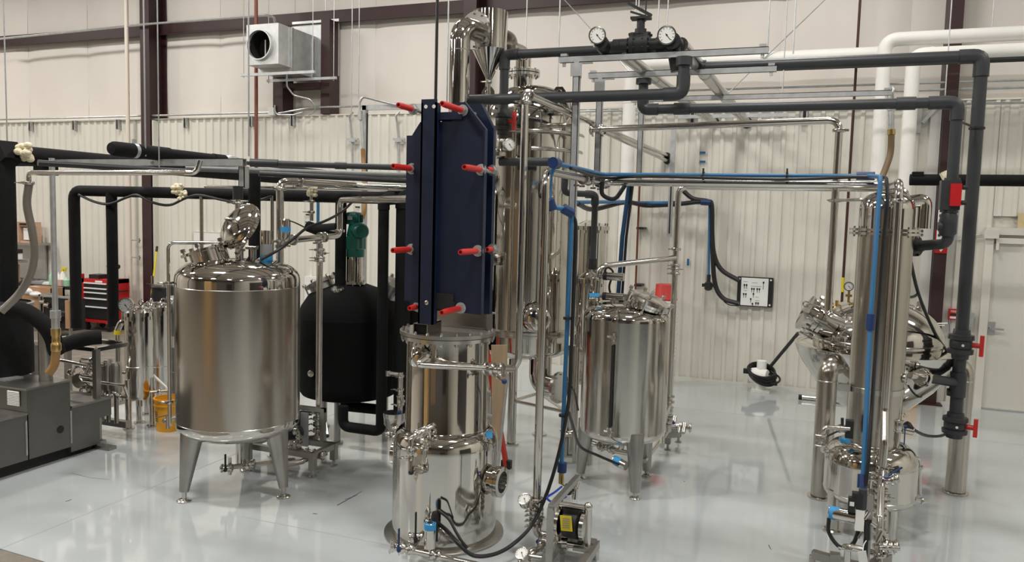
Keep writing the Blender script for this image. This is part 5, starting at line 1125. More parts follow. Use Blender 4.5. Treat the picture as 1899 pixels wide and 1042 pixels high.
# valve header
yv = b1y+.05; zv = PY(1187, 84, yv).z; X = lambda px: XA(px, 84, yv)
t = thing('butterfly_valve_header', 'black flanged valve with a lever between two round white gauges', 'valve', (X(1187), yv, ZB+.023))
rp = .05
link('pipe', MB().cyl((X(1128), yv, zv-.01), (X(1250), yv, zv), rp, n=20), PVD, t)
for px in (1145, 1158, 1225): link('coupling', MB().cyl((X(px)-.03, yv, zv-.005), (X(px)+.03, yv, zv-.005), rp*1.2, n=20), PVD, t)
vb = link('valve_body', flange(flange(MB(), (X(1187)-.055, yv, zv), (1, 0, 0), .098, .03, 8, .011), (X(1187)+.055, yv, zv), (1, 0, 0), .098, .03, 8, .011).cyl((X(1187)-.05, yv, zv), (X(1187)+.05, yv, zv), .088, n=24), BLP, t)
link('valve_neck', MB().cyl((X(1187), yv, zv), (X(1187), yv, zv+.21), .03, n=14).box((X(1187), yv, zv+.2), (.15, .08, .018)).cyl((X(1187), yv, zv+.08), (X(1187), yv, zv+.12), .045, n=12), BLP, vb)
q = V((X(1187)+.03, yv, zv+.215)); link('valve_lever', MB().bar(q+V((.05, 0, -.0)), q+V((-.13, -.02, .1)), .035, .018).bar(q+V((-.0, 0, -.0)), q+V((-.11, -.02, .035)), .02, .012), BLP, vb)
eL = link('elbow', MB().tube([(X(1165), yv, zv-.01), (X(1124), yv, zv-.02), (X(1124)-.01, yv-.12, zv+.01)], .056, .06, 18), PVD, t)
gauge(t, V((X(1124)-.03, yv-.16, zv+.055)), (.15, -1, -.1), .062, .045, (X(1124), yv-.08, zv))
eR = link('tee', MB().tube([(X(1250)-.07, yv, zv), (X(1250), yv, zv), (X(1250)+.04, yv+.02, zv-.2)], .06, .06, 18).cyl((X(1250), yv-.1, zv+.0), (X(1250), yv+.25, zv+.0), .062, n=20), PVD, t)
gauge(t, V((X(1250)-.035, yv-.13, zv+.035)), (.12, -1, -.12), .066, .05, (X(1250), yv-.02, zv))
q = PY(1103, 76, yv-.1); link('gauge_tap', MB().box(q, (.02, .02, .09)).cyl(q+V((-.03, 0, -.005)), q+V((.06, 0, -.01)), .012, n=8), WPL, t)
# pipe from left into header
yA = b1y+.12; za = PY(1030, 97, yA).z
xA = XA(935, 150, yA)
t = thing('grey_pipe', 'dark grey plastic pipe dropping from the overhead valve past the evaporator, with red handle', 'pipe', (xA, yA, 2.5))
zlow = zat(xA, yA, 272)
link('pipe', MB().tube([(X(1124)+.0, yA, za), (xA, yA, za), (xA, yA, zlow)], .037, .05, 16), PVC, t)
link('elbow', MB().tube([(xA+.12, yA, za), (xA, yA, za), (xA, yA, za-.12)], .045, .05, 16), PVC, t)
union_valve(t, (xA, yA, zat(xA, yA, 226)), (0, 0, 1), .042, (1, -.35, 0), PVC, .14)
link('pipe_clip', MB().cyl((xA, yA, zat(xA, yA, 178)), (xA, yA, zat(xA, yA, 181)), .05, n=14).box((xA+.09, yA, zat(xA, yA, 180)), (.08, .03, .03)), BLP, t)
link('lower_fitting', MB().lathe((xA, yA, zlow), [(.05, -.03), (.06, 0), (.05, .06)], n=16).lathe((xA-.02, yA-.03, zlow-.1), [(.03, 0), (.06, .02), (.06, .05), (.03, .08)], n=16), FIT, t)
gauge(t, V((xA+.09, yA-.08, zat(xA, yA, 270))), (.85, -.7, .05), .05, .03, (xA+.02, yA, zat(xA, yA, 268)))
zc_ = zat(xA, yA, 300); e_ = XA(1018, 303, yA)
link('branch', MB().tube([(xA-.02, yA, zc_), (e_, yA, zc_), (e_+.0, yA, zc_-.0)], .035, .04, 14), PVC, t)
# line 2 under the beam
y2 = b1y-.06; zl2 = PY(1060, 180, y2).z; xE = XA(1268, 135, y2)
t = thing('grey_pipe', 'dark grey plastic pipe hooked below the valve beam, running to the heat exchanger', 'pipe', (xE, y2, zl2))
link('pipe', MB().tube([(XA(868, 188, y2), y2, zl2), (xE, y2, zl2), (xE, y2, PY(1268, 110, y2).z)], .042, .06, 16), PVC, t)
link('elbow', MB().tube([(xE-.14, y2, zl2), (xE, y2, zl2), (xE, y2, zl2+.13)], .05, .06, 16), PVC, t)
link('tee_collar', MB().cyl((xE, y2, PY(1268, 122, y2).z), (xE, y2, PY(1268, 106, y2).z), .06, n=18), PVC, t)
# pipe C along the rear beam
y3 = 6.1; zC = PY(1500, 196, y3).z; xL_, xR_ = XA(1193, 170, y3), XA(1772, 250, y3)
t = thing('grey_pipe', 'dark grey plastic pipe with a flat red valve plate, elbowing into the slim column', 'pipe', (xR_, y3, 1.9))
zz = lambda py: zat(xR_, y3, py)
link('pipe', MB().tube([(xL_, y3, zat(xL_, y3, 148)), (xL_, y3, zC), (xR_, y3, zC), (xR_, y3, zz(452)), DP(1700, 456, 5.6)], .037, .06, 16), PVC, t)
link('elbow', MB().tube([(xL_, y3, zC+.12), (xL_, y3, zC), (xL_+.12, y3, zC)], .045, .05, 16), PVC, t)
link('elbow', MB().tube([(xR_, y3, zC-.12), (xR_, y3, zC), (xR_-.12, y3, zC)], .045, .05, 16), PVC, t)
for px in (1265, 1680, 1740): x = XA(px, 195, y3); link('coupling', MB().cyl((x-.06, y3, zC), (x+.06, y3, zC), .046, n=16), PVC, t)
link('top_collar', MB().cyl((xL_, y3, zat(xL_, y3, 146)), (xL_, y3, zat(xL_, y3, 156)), .06, n=16), PVC, t)
vb = link('valve_body', MB().box((xR_-.01, y3, zz(362)), (.12, .1, .2)).cyl((xR_, y3, zz(395)), (xR_, y3, zz(330)), .05, n=16), PVC, t)
link('valve_handle', MB().box((xR_+.015, y3-.075, zz(362)), (.065, .04, .15)), RED, vb)
link('valve_bolts', MB().cyl((xR_+.055, y3-.06, zz(348)), (xR_+.085, y3-.06, zz(348)), .016, n=8).cyl((xR_+.055, y3-.06, zz(376)), (xR_+.085, y3-.06, zz(376)), .016, n=8), BLP, vb)
link('check_valve', MB().lathe((xR_-.005, y3, zz(438)), [(.04, 0), (.055, .02), (.055, .14), (.04, .17)], n=18).cyl((xR_-.07, y3-.01, zz(420)), (xR_-.04, y3-.01, zz(420)), .03, n=12), PVC, t)
q = DP(1698, 456, 5.6); dx_ = (V((xR_, y3, zz(452)))-q).normalized()
link('flange_pair', flange(flange(MB(), q, dx_, .075, .022, 6, .008), q-dx_*.035, dx_, .07, .02, 6, .008), PVD, t)
link('steel_elbow', MB().sph(q-dx_*.12, .055, 16).cyl(q-dx_*.05, q-dx_*.2, .03), POL, t)
# pipe B
y4 = 6.72; zB_ = PY(1500, 117, y4).z; xB = XA(1818, 150, y4)
t = thing('grey_pipe', 'dark grey plastic pipe with two red handles, dropping beside the still leg', 'pipe', (xB, y4, .45))
zz = lambda py: zat(xB, y4, py)
link('pipe', MB().tube([(XA(1288, 122, y4), y4, zB_), (xB, y4, zB_), (xB, y4, zz(775))], .046, .06, 16), PVC, t)
link('elbow', MB().tube([(xB-.15, y4, zB_), (xB, y4, zB_), (xB, y4, zB_-.15)], .055, .06, 16), PVC, t)
x = XA(1300, 122, y4); link('coupling', MB().cyl((x-.04, y4, zB_), (x+.04, y4, zB_), .06, n=16), PVD, t)
union_valve(t, (xB, y4, zz(638)), (0, 0, 1), .05, (1, -.3, 0), PVC, .15)
union_valve(t, (xB, y4, zz(788)), (0, 0, 1), .05, (1, -.3, 0), PVC, .13)
tb = DP(1712, 700, 5.75); ta = V((xB, y4, zz(710)))
link('tee', MB().cyl((xB, y4, zz(735)), (xB, y4, zz(690)), .058, n=16).cyl(ta, tb, .036, n=14), PVC, t)
dd = (ta-tb).normalized(); link('flange_pair', flange(flange(MB(), tb, dd, .07, .022, 6, .008), tb-dd*.03, dd, .06, .02, 6, .008).cyl(tb, tb-dd*.14, .025), FIT, t)
link('side_plug', MB().cyl((xB-.07, y4, zz(728)), (xB, y4, zz(728)), .03, n=12), BLP, t)
link('valve_dot', MB().cyl((xB, y4-.085, zz(638)), (xB, y4-.078, zz(638)), .01, n=10).cyl((xB, y4-.085, zz(788)), (xB, y4-.078, zz(788)), .01, n=10), WHT, t)
link('spacer_clip', MB().cyl((xB-.0, y4, zz(236)), (xB, y4, zz(240)), .055, n=14).bar((xB, y4, zz(238)), (xR_, y3, zz(241)), .012, .012), BLP, t)
# white insulated pipes
yw = 10.0
t = thing('white_pipe', 'white insulated drop pipe with the highest top run', 'pipe', (XA(1632, 300, yw), yw, .3))
xx = XA(1634, 200, yw); zt1 = PY(1800, 66, yw).z
link('insulation', MB().tube([(xx, yw, .25), (xx, yw, zt1), (XR-.2, yw, zt1)], .077, .14, 22, seg=8), WHP, t)
t = thing('white_pipe', 'white insulated drop pipe nearest the white door', 'pipe', (XA(1684, 300, yw), yw, .3))
xx2 = XA(1688, 200, yw); zt2 = PY(1800, 97, yw).z
link('insulation', MB().tube([(xx2, yw, .25), (xx2, yw, zt2), (XR-.2, yw, zt2)], .077, .12, 22, seg=8), WHP, t)
link('joint_wrap', MB().cyl((xx2+.16, yw, zt2), (xx2+.2, yw, zt2), .08, n=22), WHP, t)
yw2 = 10.3; x1_ = XA(1167, 200, yw2); zt3 = PY(1400, 110, yw2).z
t = thing('white_pipe', 'white insulated pipe behind the overhead valve, with a vertical leg to the floor', 'pipe', (x1_, yw2, .3))
link('insulation', MB().tube([(x1_, yw2, .2), (x1_, yw2, zt3), (xx2-.2, yw2, zt3)], .085, .12, 22, seg=8), WHP, t)
link('joint_wrap', MB().cyl((x1_, yw2, PY(1167, 190, yw2).z), (x1_, yw2, PY(1167, 192, yw2).z), .09, n=22), WHP, t)
# black pipes behind
yk_ = 8.9; zk_ = PY(1600, 121, yk_).z
one('black_pipe', MB().cyl((XA(1400, 129, yk_), yk_, zk_), (XR-.3, yk_, zk_), .026, n=12), PVD, 'thin straight black pipe crossing both white drop pipes', 'pipe')
ye = 9.0; ze = PY(1780, 334, ye).z; xe = XA(1687, 334, ye)
t = thing('insulated_pipe', 'black foam insulated pipe with a foam blob crossing the maroon column by the door', 'pipe', (xe, ye, ze))
link('insulation', MB().cyl((xe, ye, ze), (XR-.3, ye, ze), .058, n=18), INS, t)
link('end_cap', MB().bx(xe+.02, xe+.12, ye-.05, ye+.05, ze+.04, ze+.08), INS, t)
q = PY(1755, 338, ye-.08); link('foam_joint', MB().tube([q+V((-.03, 0, .1)), q+V((.02, -.02, .0)), q+V((.0, 0, -.09))], .045, .03, 9), FOA, t)
# jacketed pipes running to the wall
for A, B, r_, l in (((1150, 97), (1325, 227), .05, 'thinner shiny jacketed pipe crossing the overhead beams to the wall'), ((1262, 83), (1385, 228), .056, 'thicker shiny jacketed pipe running to the wall from the gauge tee')):
    a = PY(*A, b1y+.02); b = PY(*B, 10.69); q = (b-a).normalized()
    t = thing('jacketed_pipe', l, 'pipe', tuple(a)); link('jacket', MB().cyl(a, b, r_, n=18), ALJ, t); link('wall_collar', MB().lathe(b-q*.03, [(r_*1.02, -.02), (r_*1.3, 0), (r_*1.3, .03)], q, 20), BLP, t)
    for u in (.25, .5, .75, 1.0): link('jacket_band', MB().lathe(a+(b-a)*u, [(r_, -.012), (r_+.003, -.01), (r_+.003, .01), (r_, .012)], q, 20, False), GAL, t)
# steel pipe K down to the slim column
yK = 6.3; zK = PY(1540, 223, yK).z; K0 = PZ(1097, 240, zK); xK = XA(1555, 260, yK)
t = thing('steel_pipe', 'steel pipe under the overhead beams, turning down onto the still', 'pipe', (xK, yK, 1.3))
kz = zat(xK, yK, 575); ke = DP(1612, 600, 5.32)
link('pipe', MB().tube([K0, (xK, yK, zK), (xK, yK, kz-.05), DP(1575, 601, 5.6), ke], .027, .08, 14), TUB, t)
clamp(t, K0, (1, 0, 0), .03); clamp(t, K0+V((.09, 0, 0)), (1, 0, 0), .03); clamp(t, (xK, yK, zat(xK, yK, 242)), (0, 0, 1), .03, (1, -.2, 0)); clamp(t, (xK, yK, zat(xK, yK, 372)), (0, 0, 1), .029)
for px in (1562, 1572, 1583, 1594, 1605): clamp(t, DP(px, 600, 5.6-(px-1575)*.0075), (1, -.35, 0), .022, (.1, -.3, 1))
link('stay_rod', MB().cyl((xK-.03, yK, zat(xK, yK, 372)), (c6[0]-.17, c6[1], zat(xK, yK, 372)+.0), .012, n=8), FIT, t)
# vertical V1 and double tubes running back
yV = 4.95; xV = XA(968, 420, yV); zV = zat(xV, yV, 174)
t = thing('steel_riser', 'bright steel riser crossing the evaporator, with a pipe to the stepped vessel', 'pipe', (xV, yV, 1.2))
zVb = zat(xV, yV, 684); f0 = DP(905, 683, 4.95); xVb = XA(1278, 292, 9.4)
U1 = V((xV, 10.62, zat(xV, 10.62, 289))); L0 = PX(1120, 244, xV); L1 = V((xV, 10.62, zat(xV, 10.62, 298)))
link('pipe', MB().tube([f0, (xV-.03, yV, zVb), (xV, yV, zVb+.06), (xV, yV, zV), U1-V((0, .2, 0)), U1], .025, .08, 14), TUB, t)
link('front_pipe', MB().tube([DP(790, 664, 4.78), DP(772, 676, 4.72), f0], .02, .03, 12), TUB, t)
for u in (-.02, .03, .09): clamp(t, f0+V((u, 0, 0)), (1, 0, 0), .027)
vb = valve(t, f0+V((.06, 0, 0)), (1, 0, 0), .025, (.5, -.5, -.05), .12, BLK)
clamp(t, (xV, yV+.06, zV), (0, 1, 0), .027); clamp(t, (xV, yV, zat(xV, yV, 190)), (0, 0, 1), .027)
t = thing('steel_pipe', 'lower of two parallel steel tubes slanting to the wall', 'pipe', (xV, 6.5, zV-.2))
link('pipe', MB().cyl(L0, L1, .025, n=14), TUB, t)
link('black_end', MB().lathe(L1, [(.026, -.02), (.045, -.02), (.045, .03), (.02, .03)], (0, 1, 0), 16), BLP, t); link('black_end', MB().lathe(U1, [(.026, -.02), (.045, -.02), (.045, .03), (.02, .03)], (0, 1, 0), 16), BLP, t)
link('end_bracket', MB().bx(xV-.02, xV+.02, 10.645, 10.67, L1.z-.05, U1.z+.03), GAL, t)
# header G1 and G2
yG0, yG = 4.74, 6.2; xG = XA(1005, 600, yG0); zG = zat(xG, yG0, 317)
gd = DP(1663, 420, 5.16); xGe = gd.x
t = thing('steel_header', 'longest steel pipe, rising from the diaphragm pump cart and crossing to the slim column', 'pipe', (xG, yG0, .5))
zGb = zat(xG, yG0, 922)
link('pipe', MB().tube([(xG, yG0, zGb), (xG, yG0, zG), (xG, yG, zG+.0), (gd.x, yG, zG), (gd.x, gd.y, zG), (gd.x, gd.y, zat(gd.x, gd.y, 760)), DP(1640, 820, 5.08), DP(1636, 865, 5.07)], .027, .1, 14), TUB, t)
for px in (1082, 1092, 1112, 1124): q = PX(px, 330, xG); clamp(t, (xG, q.y, zG), (0, 1, 0), .029)
valve(t, (xG, PX(1087, 330, xG).y, zG), (0, 1, 0), .026, (.3, 0, 1), .04); valve(t, (xG, PX(1118, 330, xG).y, zG), (0, 1, 0), .026, (-.4, 0, 1), .04)
clamp(t, (gd.x, gd.y, zat(gd.x, gd.y, 372)), (0, 0, 1), .029)
yG2 = 6.9; x2 = XA(1252, 500, yG2); zG2 = zat(x2, yG2, 346); xe2 = XA(1683, 345, yG2)
t = thing('steel_header', 'steel pipe under the longest one, dropping behind the mid-size tank', 'pipe', (x2, yG2, .35))
zb_ = zat(x2, yG2, 800)
link('pipe', MB().tube([(x2, yG2, zb_), (x2, yG2, zG2), (xe2, yG2, zG2), (xe2, yG2, zG2-.35)], .026, .08, 14), TUB, t)
for py in (462, 492, 498, 507, 735, 745): clamp(t, (x2, yG2, zat(x2, yG2, py)), (0, 0, 1), .028)
valve(t, (x2, yG2, zat(x2, yG2, 500)), (0, 0, 1), .026, (1, -.3, .1), .05)
T0 = V((x2, yG2, zat(x2, yG2, 478))); T1 = DP(1112, 494, 6.35)
link('branch_pipe', MB().tube([T0, T1, V((T1.x-.03, T1.y, zat(T1.x, T1.y, 600)))], .025, .08, 14), TUB, t)
for py in (517, 555, 590): clamp(t, (T1.x-.025, T1.y, zat(T1.x, T1.y, py)), (0, 0, 1), .027)
for py, L in ((511, .16), (548, .17)):
    q = V((T1.x, T1.y-.02, zat(T1.x, T1.y, py))); s_ = link('transmitter', MB().cyl(q, q+V((.05, 0, 0)), .015, n=12).cyl(q+V((.04, 0, 0)), q+V((.05+L, -.01, .0)), .032, n=18), TUB, t)
    link('dark_band', MB().cyl(q+V((.042, 0, 0)), q+V((.075, -.002, 0)), .033, n=18), BLP, s_)
link('blue_tape', MB().box(DP(1102, 547, 6.2), (.08, .01, .03), rt, (.1, -1, .2)), BLT, t)
valve(t, (x2, yG2, zat(x2, yG2, 762)), (0, 0, 1), .027, (.3, 0, -1), .12, BLK); valve(t, (x2, yG2, zat(x2, yG2, 780)), (0, 0, 1), .027, (-1, -.3, 0), .08)
link('tank_branch', MB().tube([(c5[0]+.3, c5[1]+.15, zat(x2, yG2, 752)), (x2, yG2, zat(x2, yG2, 750))], .024, .03, 12).tube([(c5[0]+.3, c5[1]+.15, zat(x2, yG2, 792)), (x2-.05, yG2-.02, zat(x2, yG2, 792)), (x2, yG2, zat(x2, yG2, 775))], .022, .05, 12), TUB, t)
# skid behind mid tank
A = PZ(1240, 836)
t = thing('floor_manifold', 'low steel valve manifold on short legs behind the mid-size tank', 'manifold', (A.x, A.y, 0))
zf_ = .19; pts = [DP(1212, 795, A.dot(FH)), DP(1240, 790, A.dot(FH)), DP(1262, 790, A.dot(FH)), DP(1280, 793, A.dot(FH)-.05)]
link('manifold', MB().tube(pts, .025, .03, 12), FIT, t)
for q in pts[1:]: clamp(t, q, (1, .2, 0), .026)
for px, py in ((1250, 782), (1258, 800), (1268, 795)): q = DP(px, py, A.dot(FH)-.05); link('fitting', MB().cyl(q-V((0, .04, .03)), q+V((0, .04, .04)), .02, n=10), FIT, t)
for px, py in ((1238, 834), (1258, 820)):
    q = PZ(px, py); z = zat(q.x, q.y, 800); link('leg', MB().bx(q.x-.025, q.x+.025, q.y-.025, q.y+.025, .06, z).cyl(q, (q.x, q.y, .07), .012, n=8).cyl(q, q+V((0, 0, .01)), .03, n=10), DST, t)
link('tray', MB().bar(pts[0]-V((.02, .1, .05)), pts[2]-V((0, .1, .05)), .05, .05).bar(pts[0]-V((0, -.1, .05)), pts[2]-V((0, -.1, .05)), .05, .05), DST, t)
link('drain_pipe', MB().cyl(DP(1238, 800, 6.9), DP(1195, 855, 6.35), .02, n=12), TUB, t)
# grey plastic line by evaporator
q0 = DP(1047, 330, 6.3); q1 = DP(1058, 358, 6.3); q2 = DP(1104, 357, 6.5); 
t = thing('grey_pipe', 'short zigzag grey plastic pipe above the mid-size tank', 'pipe', tuple(q2))
zq = zat(q2.x, q2.y, 495); link('pipe', MB().tube([q0, (q0.x+.0, q0.y, q1.z), (q2.x, q2.y, q1.z+.0), (q2.x, q2.y, zq)], .026, .05, 14), PVC, t)
link('collar', MB().cyl((q2.x, q2.y, zq-.02), (q2.x, q2.y, zq+.07), .036, n=14), PVD, t)
link('elbow', MB().tube([(q2.x-.08, q2.y-.02, q1.z), (q2.x, q2.y, q1.z), (q2.x, q2.y, q1.z-.09)], .033, .05, 14), PVC, t)
# vessels behind the mid tank
for px, d, r_, pt, pb, l in ((1088, 8.0, .165, 408, 700, 'steel vessel with a pointed lid behind the mid-size tank'), (1090, 6.75, .10, 503, 640, 'slim steel cylinder close behind the mid-size tank')):
    q = DP(px, 600, d); zt_ = zat(q.x, q.y, pt); zb = max(zat(q.x, q.y, pb), .3)
    t = thing('steel_vessel', l, 'tank', (q.x, q.y, 0))
    link('shell', MB().lathe((q.x, q.y, 0), [(r_*.6, zb-.06), (r_, zb), (r_, zt_-.1), (r_*1.2, zt_-.1), (r_*1.2, zt_-.06), (r_, zt_-.055), (.03, zt_)], n=32), POL, t)
    for a in (90, 210, 330): link('leg', MB().cyl((q.x+r_*.8*math.cos(R(a)), q.y+r_*.8*math.sin(R(a)), 0), (q.x+r_*.8*math.cos(R(a)), q.y+r_*.8*math.sin(R(a)), zb+.02), .02, n=10), TUB, t)
    for i in range(8): a = pi*i/4; link('bolt', MB().cyl((q.x+r_*1.1*math.cos(a), q.y+r_*1.1*math.sin(a), zt_-.13), (q.x+r_*1.1*math.cos(a), q.y+r_*1.1*math.sin(a), zt_-.03), .009, n=6), FIT, t)

A, B = PY(1258, 217, 10.5), PY(1462, 210, 10.5)
t = thing('strut_beam', 'short strut rail fixed low on the liner behind the steel pipe overhead', 'beam', ((A.x+B.x)/2, 10.5, A.z))
link('channel', MB().bx(A.x, B.x, 10.48, 10.52, A.z-.022, A.z+.022), GAL, t)
for x in (A.x+.1, B.x-.1): link('stand_off', MB().bx(x-.02, x+.02, 10.52, 10.68, A.z-.02, A.z+.02), GAL, t)

# ================================================================ HOSES, CABLES
zH = zG+.055
hA = V((xG+.05, yG0+.03, zG+.05))
t = thing('air_hose', 'longest blue air hose, dropping to the diaphragm pump cart and down the slim column', 'hose', (xG+.05, yG0, .5))
dh = 5.0
link('hose', MB().tube([hA, (xG+.02, yG-.06, zG+.06), (xGe-.16, yG-.06, zG+.06), DP(1633, 328, 5.12), DP(1614, 600, 4.98), DP(1600, 905, 4.72)], .0155, .05, 10), BLH, t)
link('hose', MB().tube([hA, DP(1021, 325, 5.0), DP(1018, 374, 5.0), DP(1022, 384, 5.02), DP(1054, 388, 5.1), DP(1060, 402, 5.1), DP(1052, 600, 5.1), DP(1041, 868, 5.1)], .015, .03, 10), BLH, t)
def wrap(a, b, r_): return link('tape_wrap', MB().cyl(a, b, r_, n=12), BLK, t)
wrap(hA-V((0, .06, 0)), hA+V((0, .03, 0)), .036); wrap(DP(1018, 370, 5.0), DP(1024, 388, 5.02), .034); wrap(DP(1044, 386, 5.08), DP(1062, 396, 5.1), .034); wrap(DP(1615, 583, 4.985), DP(1613, 612, 4.97), .027)
wrap((xGe-.24, yG-.06, zG+.06), (xGe-.12, yG-.06, zG+.06), .03); wrap(DP(1600, 880, 4.75), DP(1599, 905, 4.72), .03); wrap(DP(1043, 858, 5.1), DP(1042, 875, 5.1), .032)
for px in (1305, 1460): x = XA(px, 315, yG-.06); link('cable_tie', MB().cyl((x-.008, yG-.06, zG+.055), (x+.008, yG-.06, zG+.055), .034, n=10).box((x, yG-.08, zG+.085), (.012, .02, .05)), BLP, t)
for py in (590, 770): q = DP(1053-(py-590)*.045, py, 5.09); link('cable_tie', MB().cyl(q-V((0, 0, .008)), q+V((0, 0, .008)), .031, n=10), BLP, t)
q = DP(1041, 880, 5.1); link('brass_fitting', MB().cyl(q-V((0, 0, .06)), q+V((0, 0, .05)), .018, n=10).bar(q-V((0, 0, .06)), q+V((.08, 0, -.1)), .01, .01), BRA, t)
q = DP(1599, 912, 4.71); link('brass_fitting', MB().cyl(q-V((0, 0, .05)), q+V((0, 0, .03)), .02, n=10), BRA, t)
c_ = lambda nm, pts, r_, l: one('cable' if nm is None else nm, MB().cable(pts, r_, 8), RUB, l, 'cable')
c_(None, [(xG+.1, yG0+.2, zG+.03), (xG+.05, yG-.1, zG+.03), (xG+.4, yG-.1, zG+.045), (-.2, yG-.1, zG+.03), (xGe-.14, yG-.12, zG+.05), DP(1645, 345, 5.14), DP(1638, 450, 5.08), DP(1624, 640, 4.98), DP(1612, 830, 4.75), DP(1606, 900, 4.7)], .0115, 'black cable running beside the blue hose along the header and down the slim column')
c_(None, [DP(808, 966, 4.72), DP(830, 985, 4.68), DP(850, 1008, 4.6), DP(878, 1030, 4.6), DP(915, 1028, 4.65), DP(950, 1010, 4.7), DP(985, 975, 4.85), DP(1010, 925, 4.95), DP(1030, 865, 5.0), DP(1045, 800, 5.03), DP(1056, 730, 5.05), DP(1060, 640, 5.06), DP(1066, 500, 5.1), DP(1068, 420, 5.12), DP(1062, 398, 5.12)], .0125, 'thick black cable looping from the stepped vessel up beside the blue hose')
c_(None, [DP(812, 946, 4.70), DP(832, 962, 4.66), DP(845, 985, 4.62), DP(856, 1003, 4.6), DP(866, 1016, 4.6)], .009, 'thinner black lead from the taped instrument on the stepped vessel')
c_(None, [DP(1055, 765, 5.06), DP(1064, 795, 5.3), DP(1076, 828, 5.6), DP(1110, 845, 5.75), DP(1150, 862, 5.9)], .011, 'black lead slanting down to the taped sensor under the mid-size tank')
c_(None, [DP(1060, 718, 5.08), DP(1066, 730, 5.3), DP(1072, 760, 5.45)], .008, 'short black lead touching the edge of the mid-size tank')
c_(None, [(xG+.03, yG-.12, zG), (xG+.03, yG-.1, zG-.1), (xG+.12, yG-.06, zG-.13), (xG+.2, yG-.05, zG-.02)], .018, 'black cable loop hanging under the steel header near its valves')
# wall bundle to the panel
YB_ = 10.45
t = thing('cable_bundle', 'black cable bundle with a blue hose running to the white wall panel', 'cable', tuple(PY(1318, 378, YB_)))
w_ = lambda pts: [PY(px, py, YB_) for px, py in pts]
link('cable', MB().cable([PY(1072, 378, 8.5), PY(1100, 388, 9.2), PY(1160, 375, 10.0)]+w_([(1200, 381), (1260, 378), (1300, 374), (1318, 378), (1320, 420), (1324, 470), (1338, 500), (1370, 520)]), .03, 8), RUB, t)
link('cable', MB().cable(w_([(1265, 352), (1285, 368), (1312, 373), (1320, 382), (1321, 440), (1325, 520), (1340, 552), (1370, 563)]), .03, 8), RUB, t)
link('cable', MB().cable(w_([(1322, 525), (1332, 535), (1340, 555), (1352, 565), (1370, 567)]), .008, 6), RUB, t)
link('hose', MB().tube([PY(1070, 375, 8.5), PY(1160, 374, 10.0)]+w_([(1180, 376), (1316, 376)]), .022, .05, 8), BLH, t)
link('tape_wrap', MB().cyl(PY(1300, 375, YB_-.03), PY(1318, 376, YB_-.03), .04, n=10), BLK, t)
link('tape_wrap', MB().cyl(PY(1240, 378, YB_-.02), PY(1252, 378, YB_-.02), .04, n=10), RUB, t)
one('air_hose', MB().tube(w_([(1316, 380), (1314, 512)]), .016, .02, 8), BLH, 'thin blue hose drop on the wall ending in a black regulator', 'hose')
q = PY(1314, 522, YB_); t = thing('regulator', 'small black air regulator on the wall under the thin blue hose drop', 'valve', tuple(q-V((0, 0, .12))))
link('body', MB().lathe(q, [(.02, -.12), (.05, -.1), (.05, -.02), (.025, 0), (.025, .09)], n=14).box(q-V((0, 0, .05)), (.16, .05, .04)), BLP, t); link('bracket', MB().bx(q.x-.04, q.x+.04, q.y, 10.69, q.z-.06, q.z-.02), FIT, t)
t = thing('air_hose', 'dark blue hose and black cable dropping beside the vertical white pipe', 'hose', tuple(PY(1150, 545, 7.6)))
x = XA(1154, 440, 7.6)
link('hose', MB().tube([(x+.05, 7.6, zat(x, 7.6, 340)), (x, 7.6, zat(x, 7.6, 440)), (x-.02, 7.6, zat(x, 7.6, 548))], .022, .02, 8), mat('navy_hose', (.012, .06, .15), .4), t)
link('cable', MB().tube([(x+.085, 7.6, zat(x, 7.6, 340)), (x+.04, 7.6, zat(x, 7.6, 440)), (x+.02, 7.6, zat(x, 7.6, 548))], .014, .02, 8), RUB, t)
q = DP(1133, 500, 6.4); c_(None, [DP(1128, 512, 6.3), DP(1122, 502, 6.3), DP(1128, 496, 6.3), DP(1137, 506, 6.35), DP(1130, 530, 6.4), DP(1133, 548, 6.4)], .009, 'small curled black lead between the two steel sensors of the mid-size tank')
c_(None, [DP(1684, 452, 5.55), DP(1690, 490, 5.6), DP(1705, 550, 5.75), DP(1735, 620, 6.0), DP(1768, 668, 6.3), DP(1790, 715, 6.5), DP(1788, 745, 6.55), DP(1782, 775, 6.6)], .012, 'black cable slanting from the slim column flange past the grey pipe valve')
c_(None, [DP(1702, 545, 5.75), DP(1694, 550, 5.65), DP(1682, 551, 5.5)], .01, 'short black lead to the still fittings beside the slim column')
c_(None, [DP(1686, 785, 5.3), DP(1697, 798, 5.35), DP(1720, 808, 5.6), DP(1745, 808, 6.0), DP(1760, 800, 6.3)], .011, 'black lead sagging from the blue-handled valve to the lowest grey valve')
# hose from the wall to the still
hyd = b3y-.06
t = thing('hose_drop', 'tan rubber hose hanging between the two white drop pipes', 'hose', tuple(PY(1640, 320, hyd-.1)))
link('hook', MB().tor(PY(1655, 172, hyd), (1, 0, 0), .055, .011, 18, 6).cyl(PY(1652, 180, hyd), PY(1652, 205, hyd), .03, n=10), GAL, t)
link('pipe', MB().cyl(PY(1653, 200, hyd), PY(1653, 240, hyd), .025, n=10), GAL, t); link('coupling', MB().cyl(PY(1653, 240, hyd), PY(1653, 250, hyd), .035, n=10), BRA, t)
link('hose', MB().cable([PY(1653, 250, hyd), PY(1651, 285, hyd), PY(1640, 318, hyd-.05), PY(1632, 335, hyd-.1)], .029, 10), mat('tan_hose', (.17, .11, .055), .5), t)

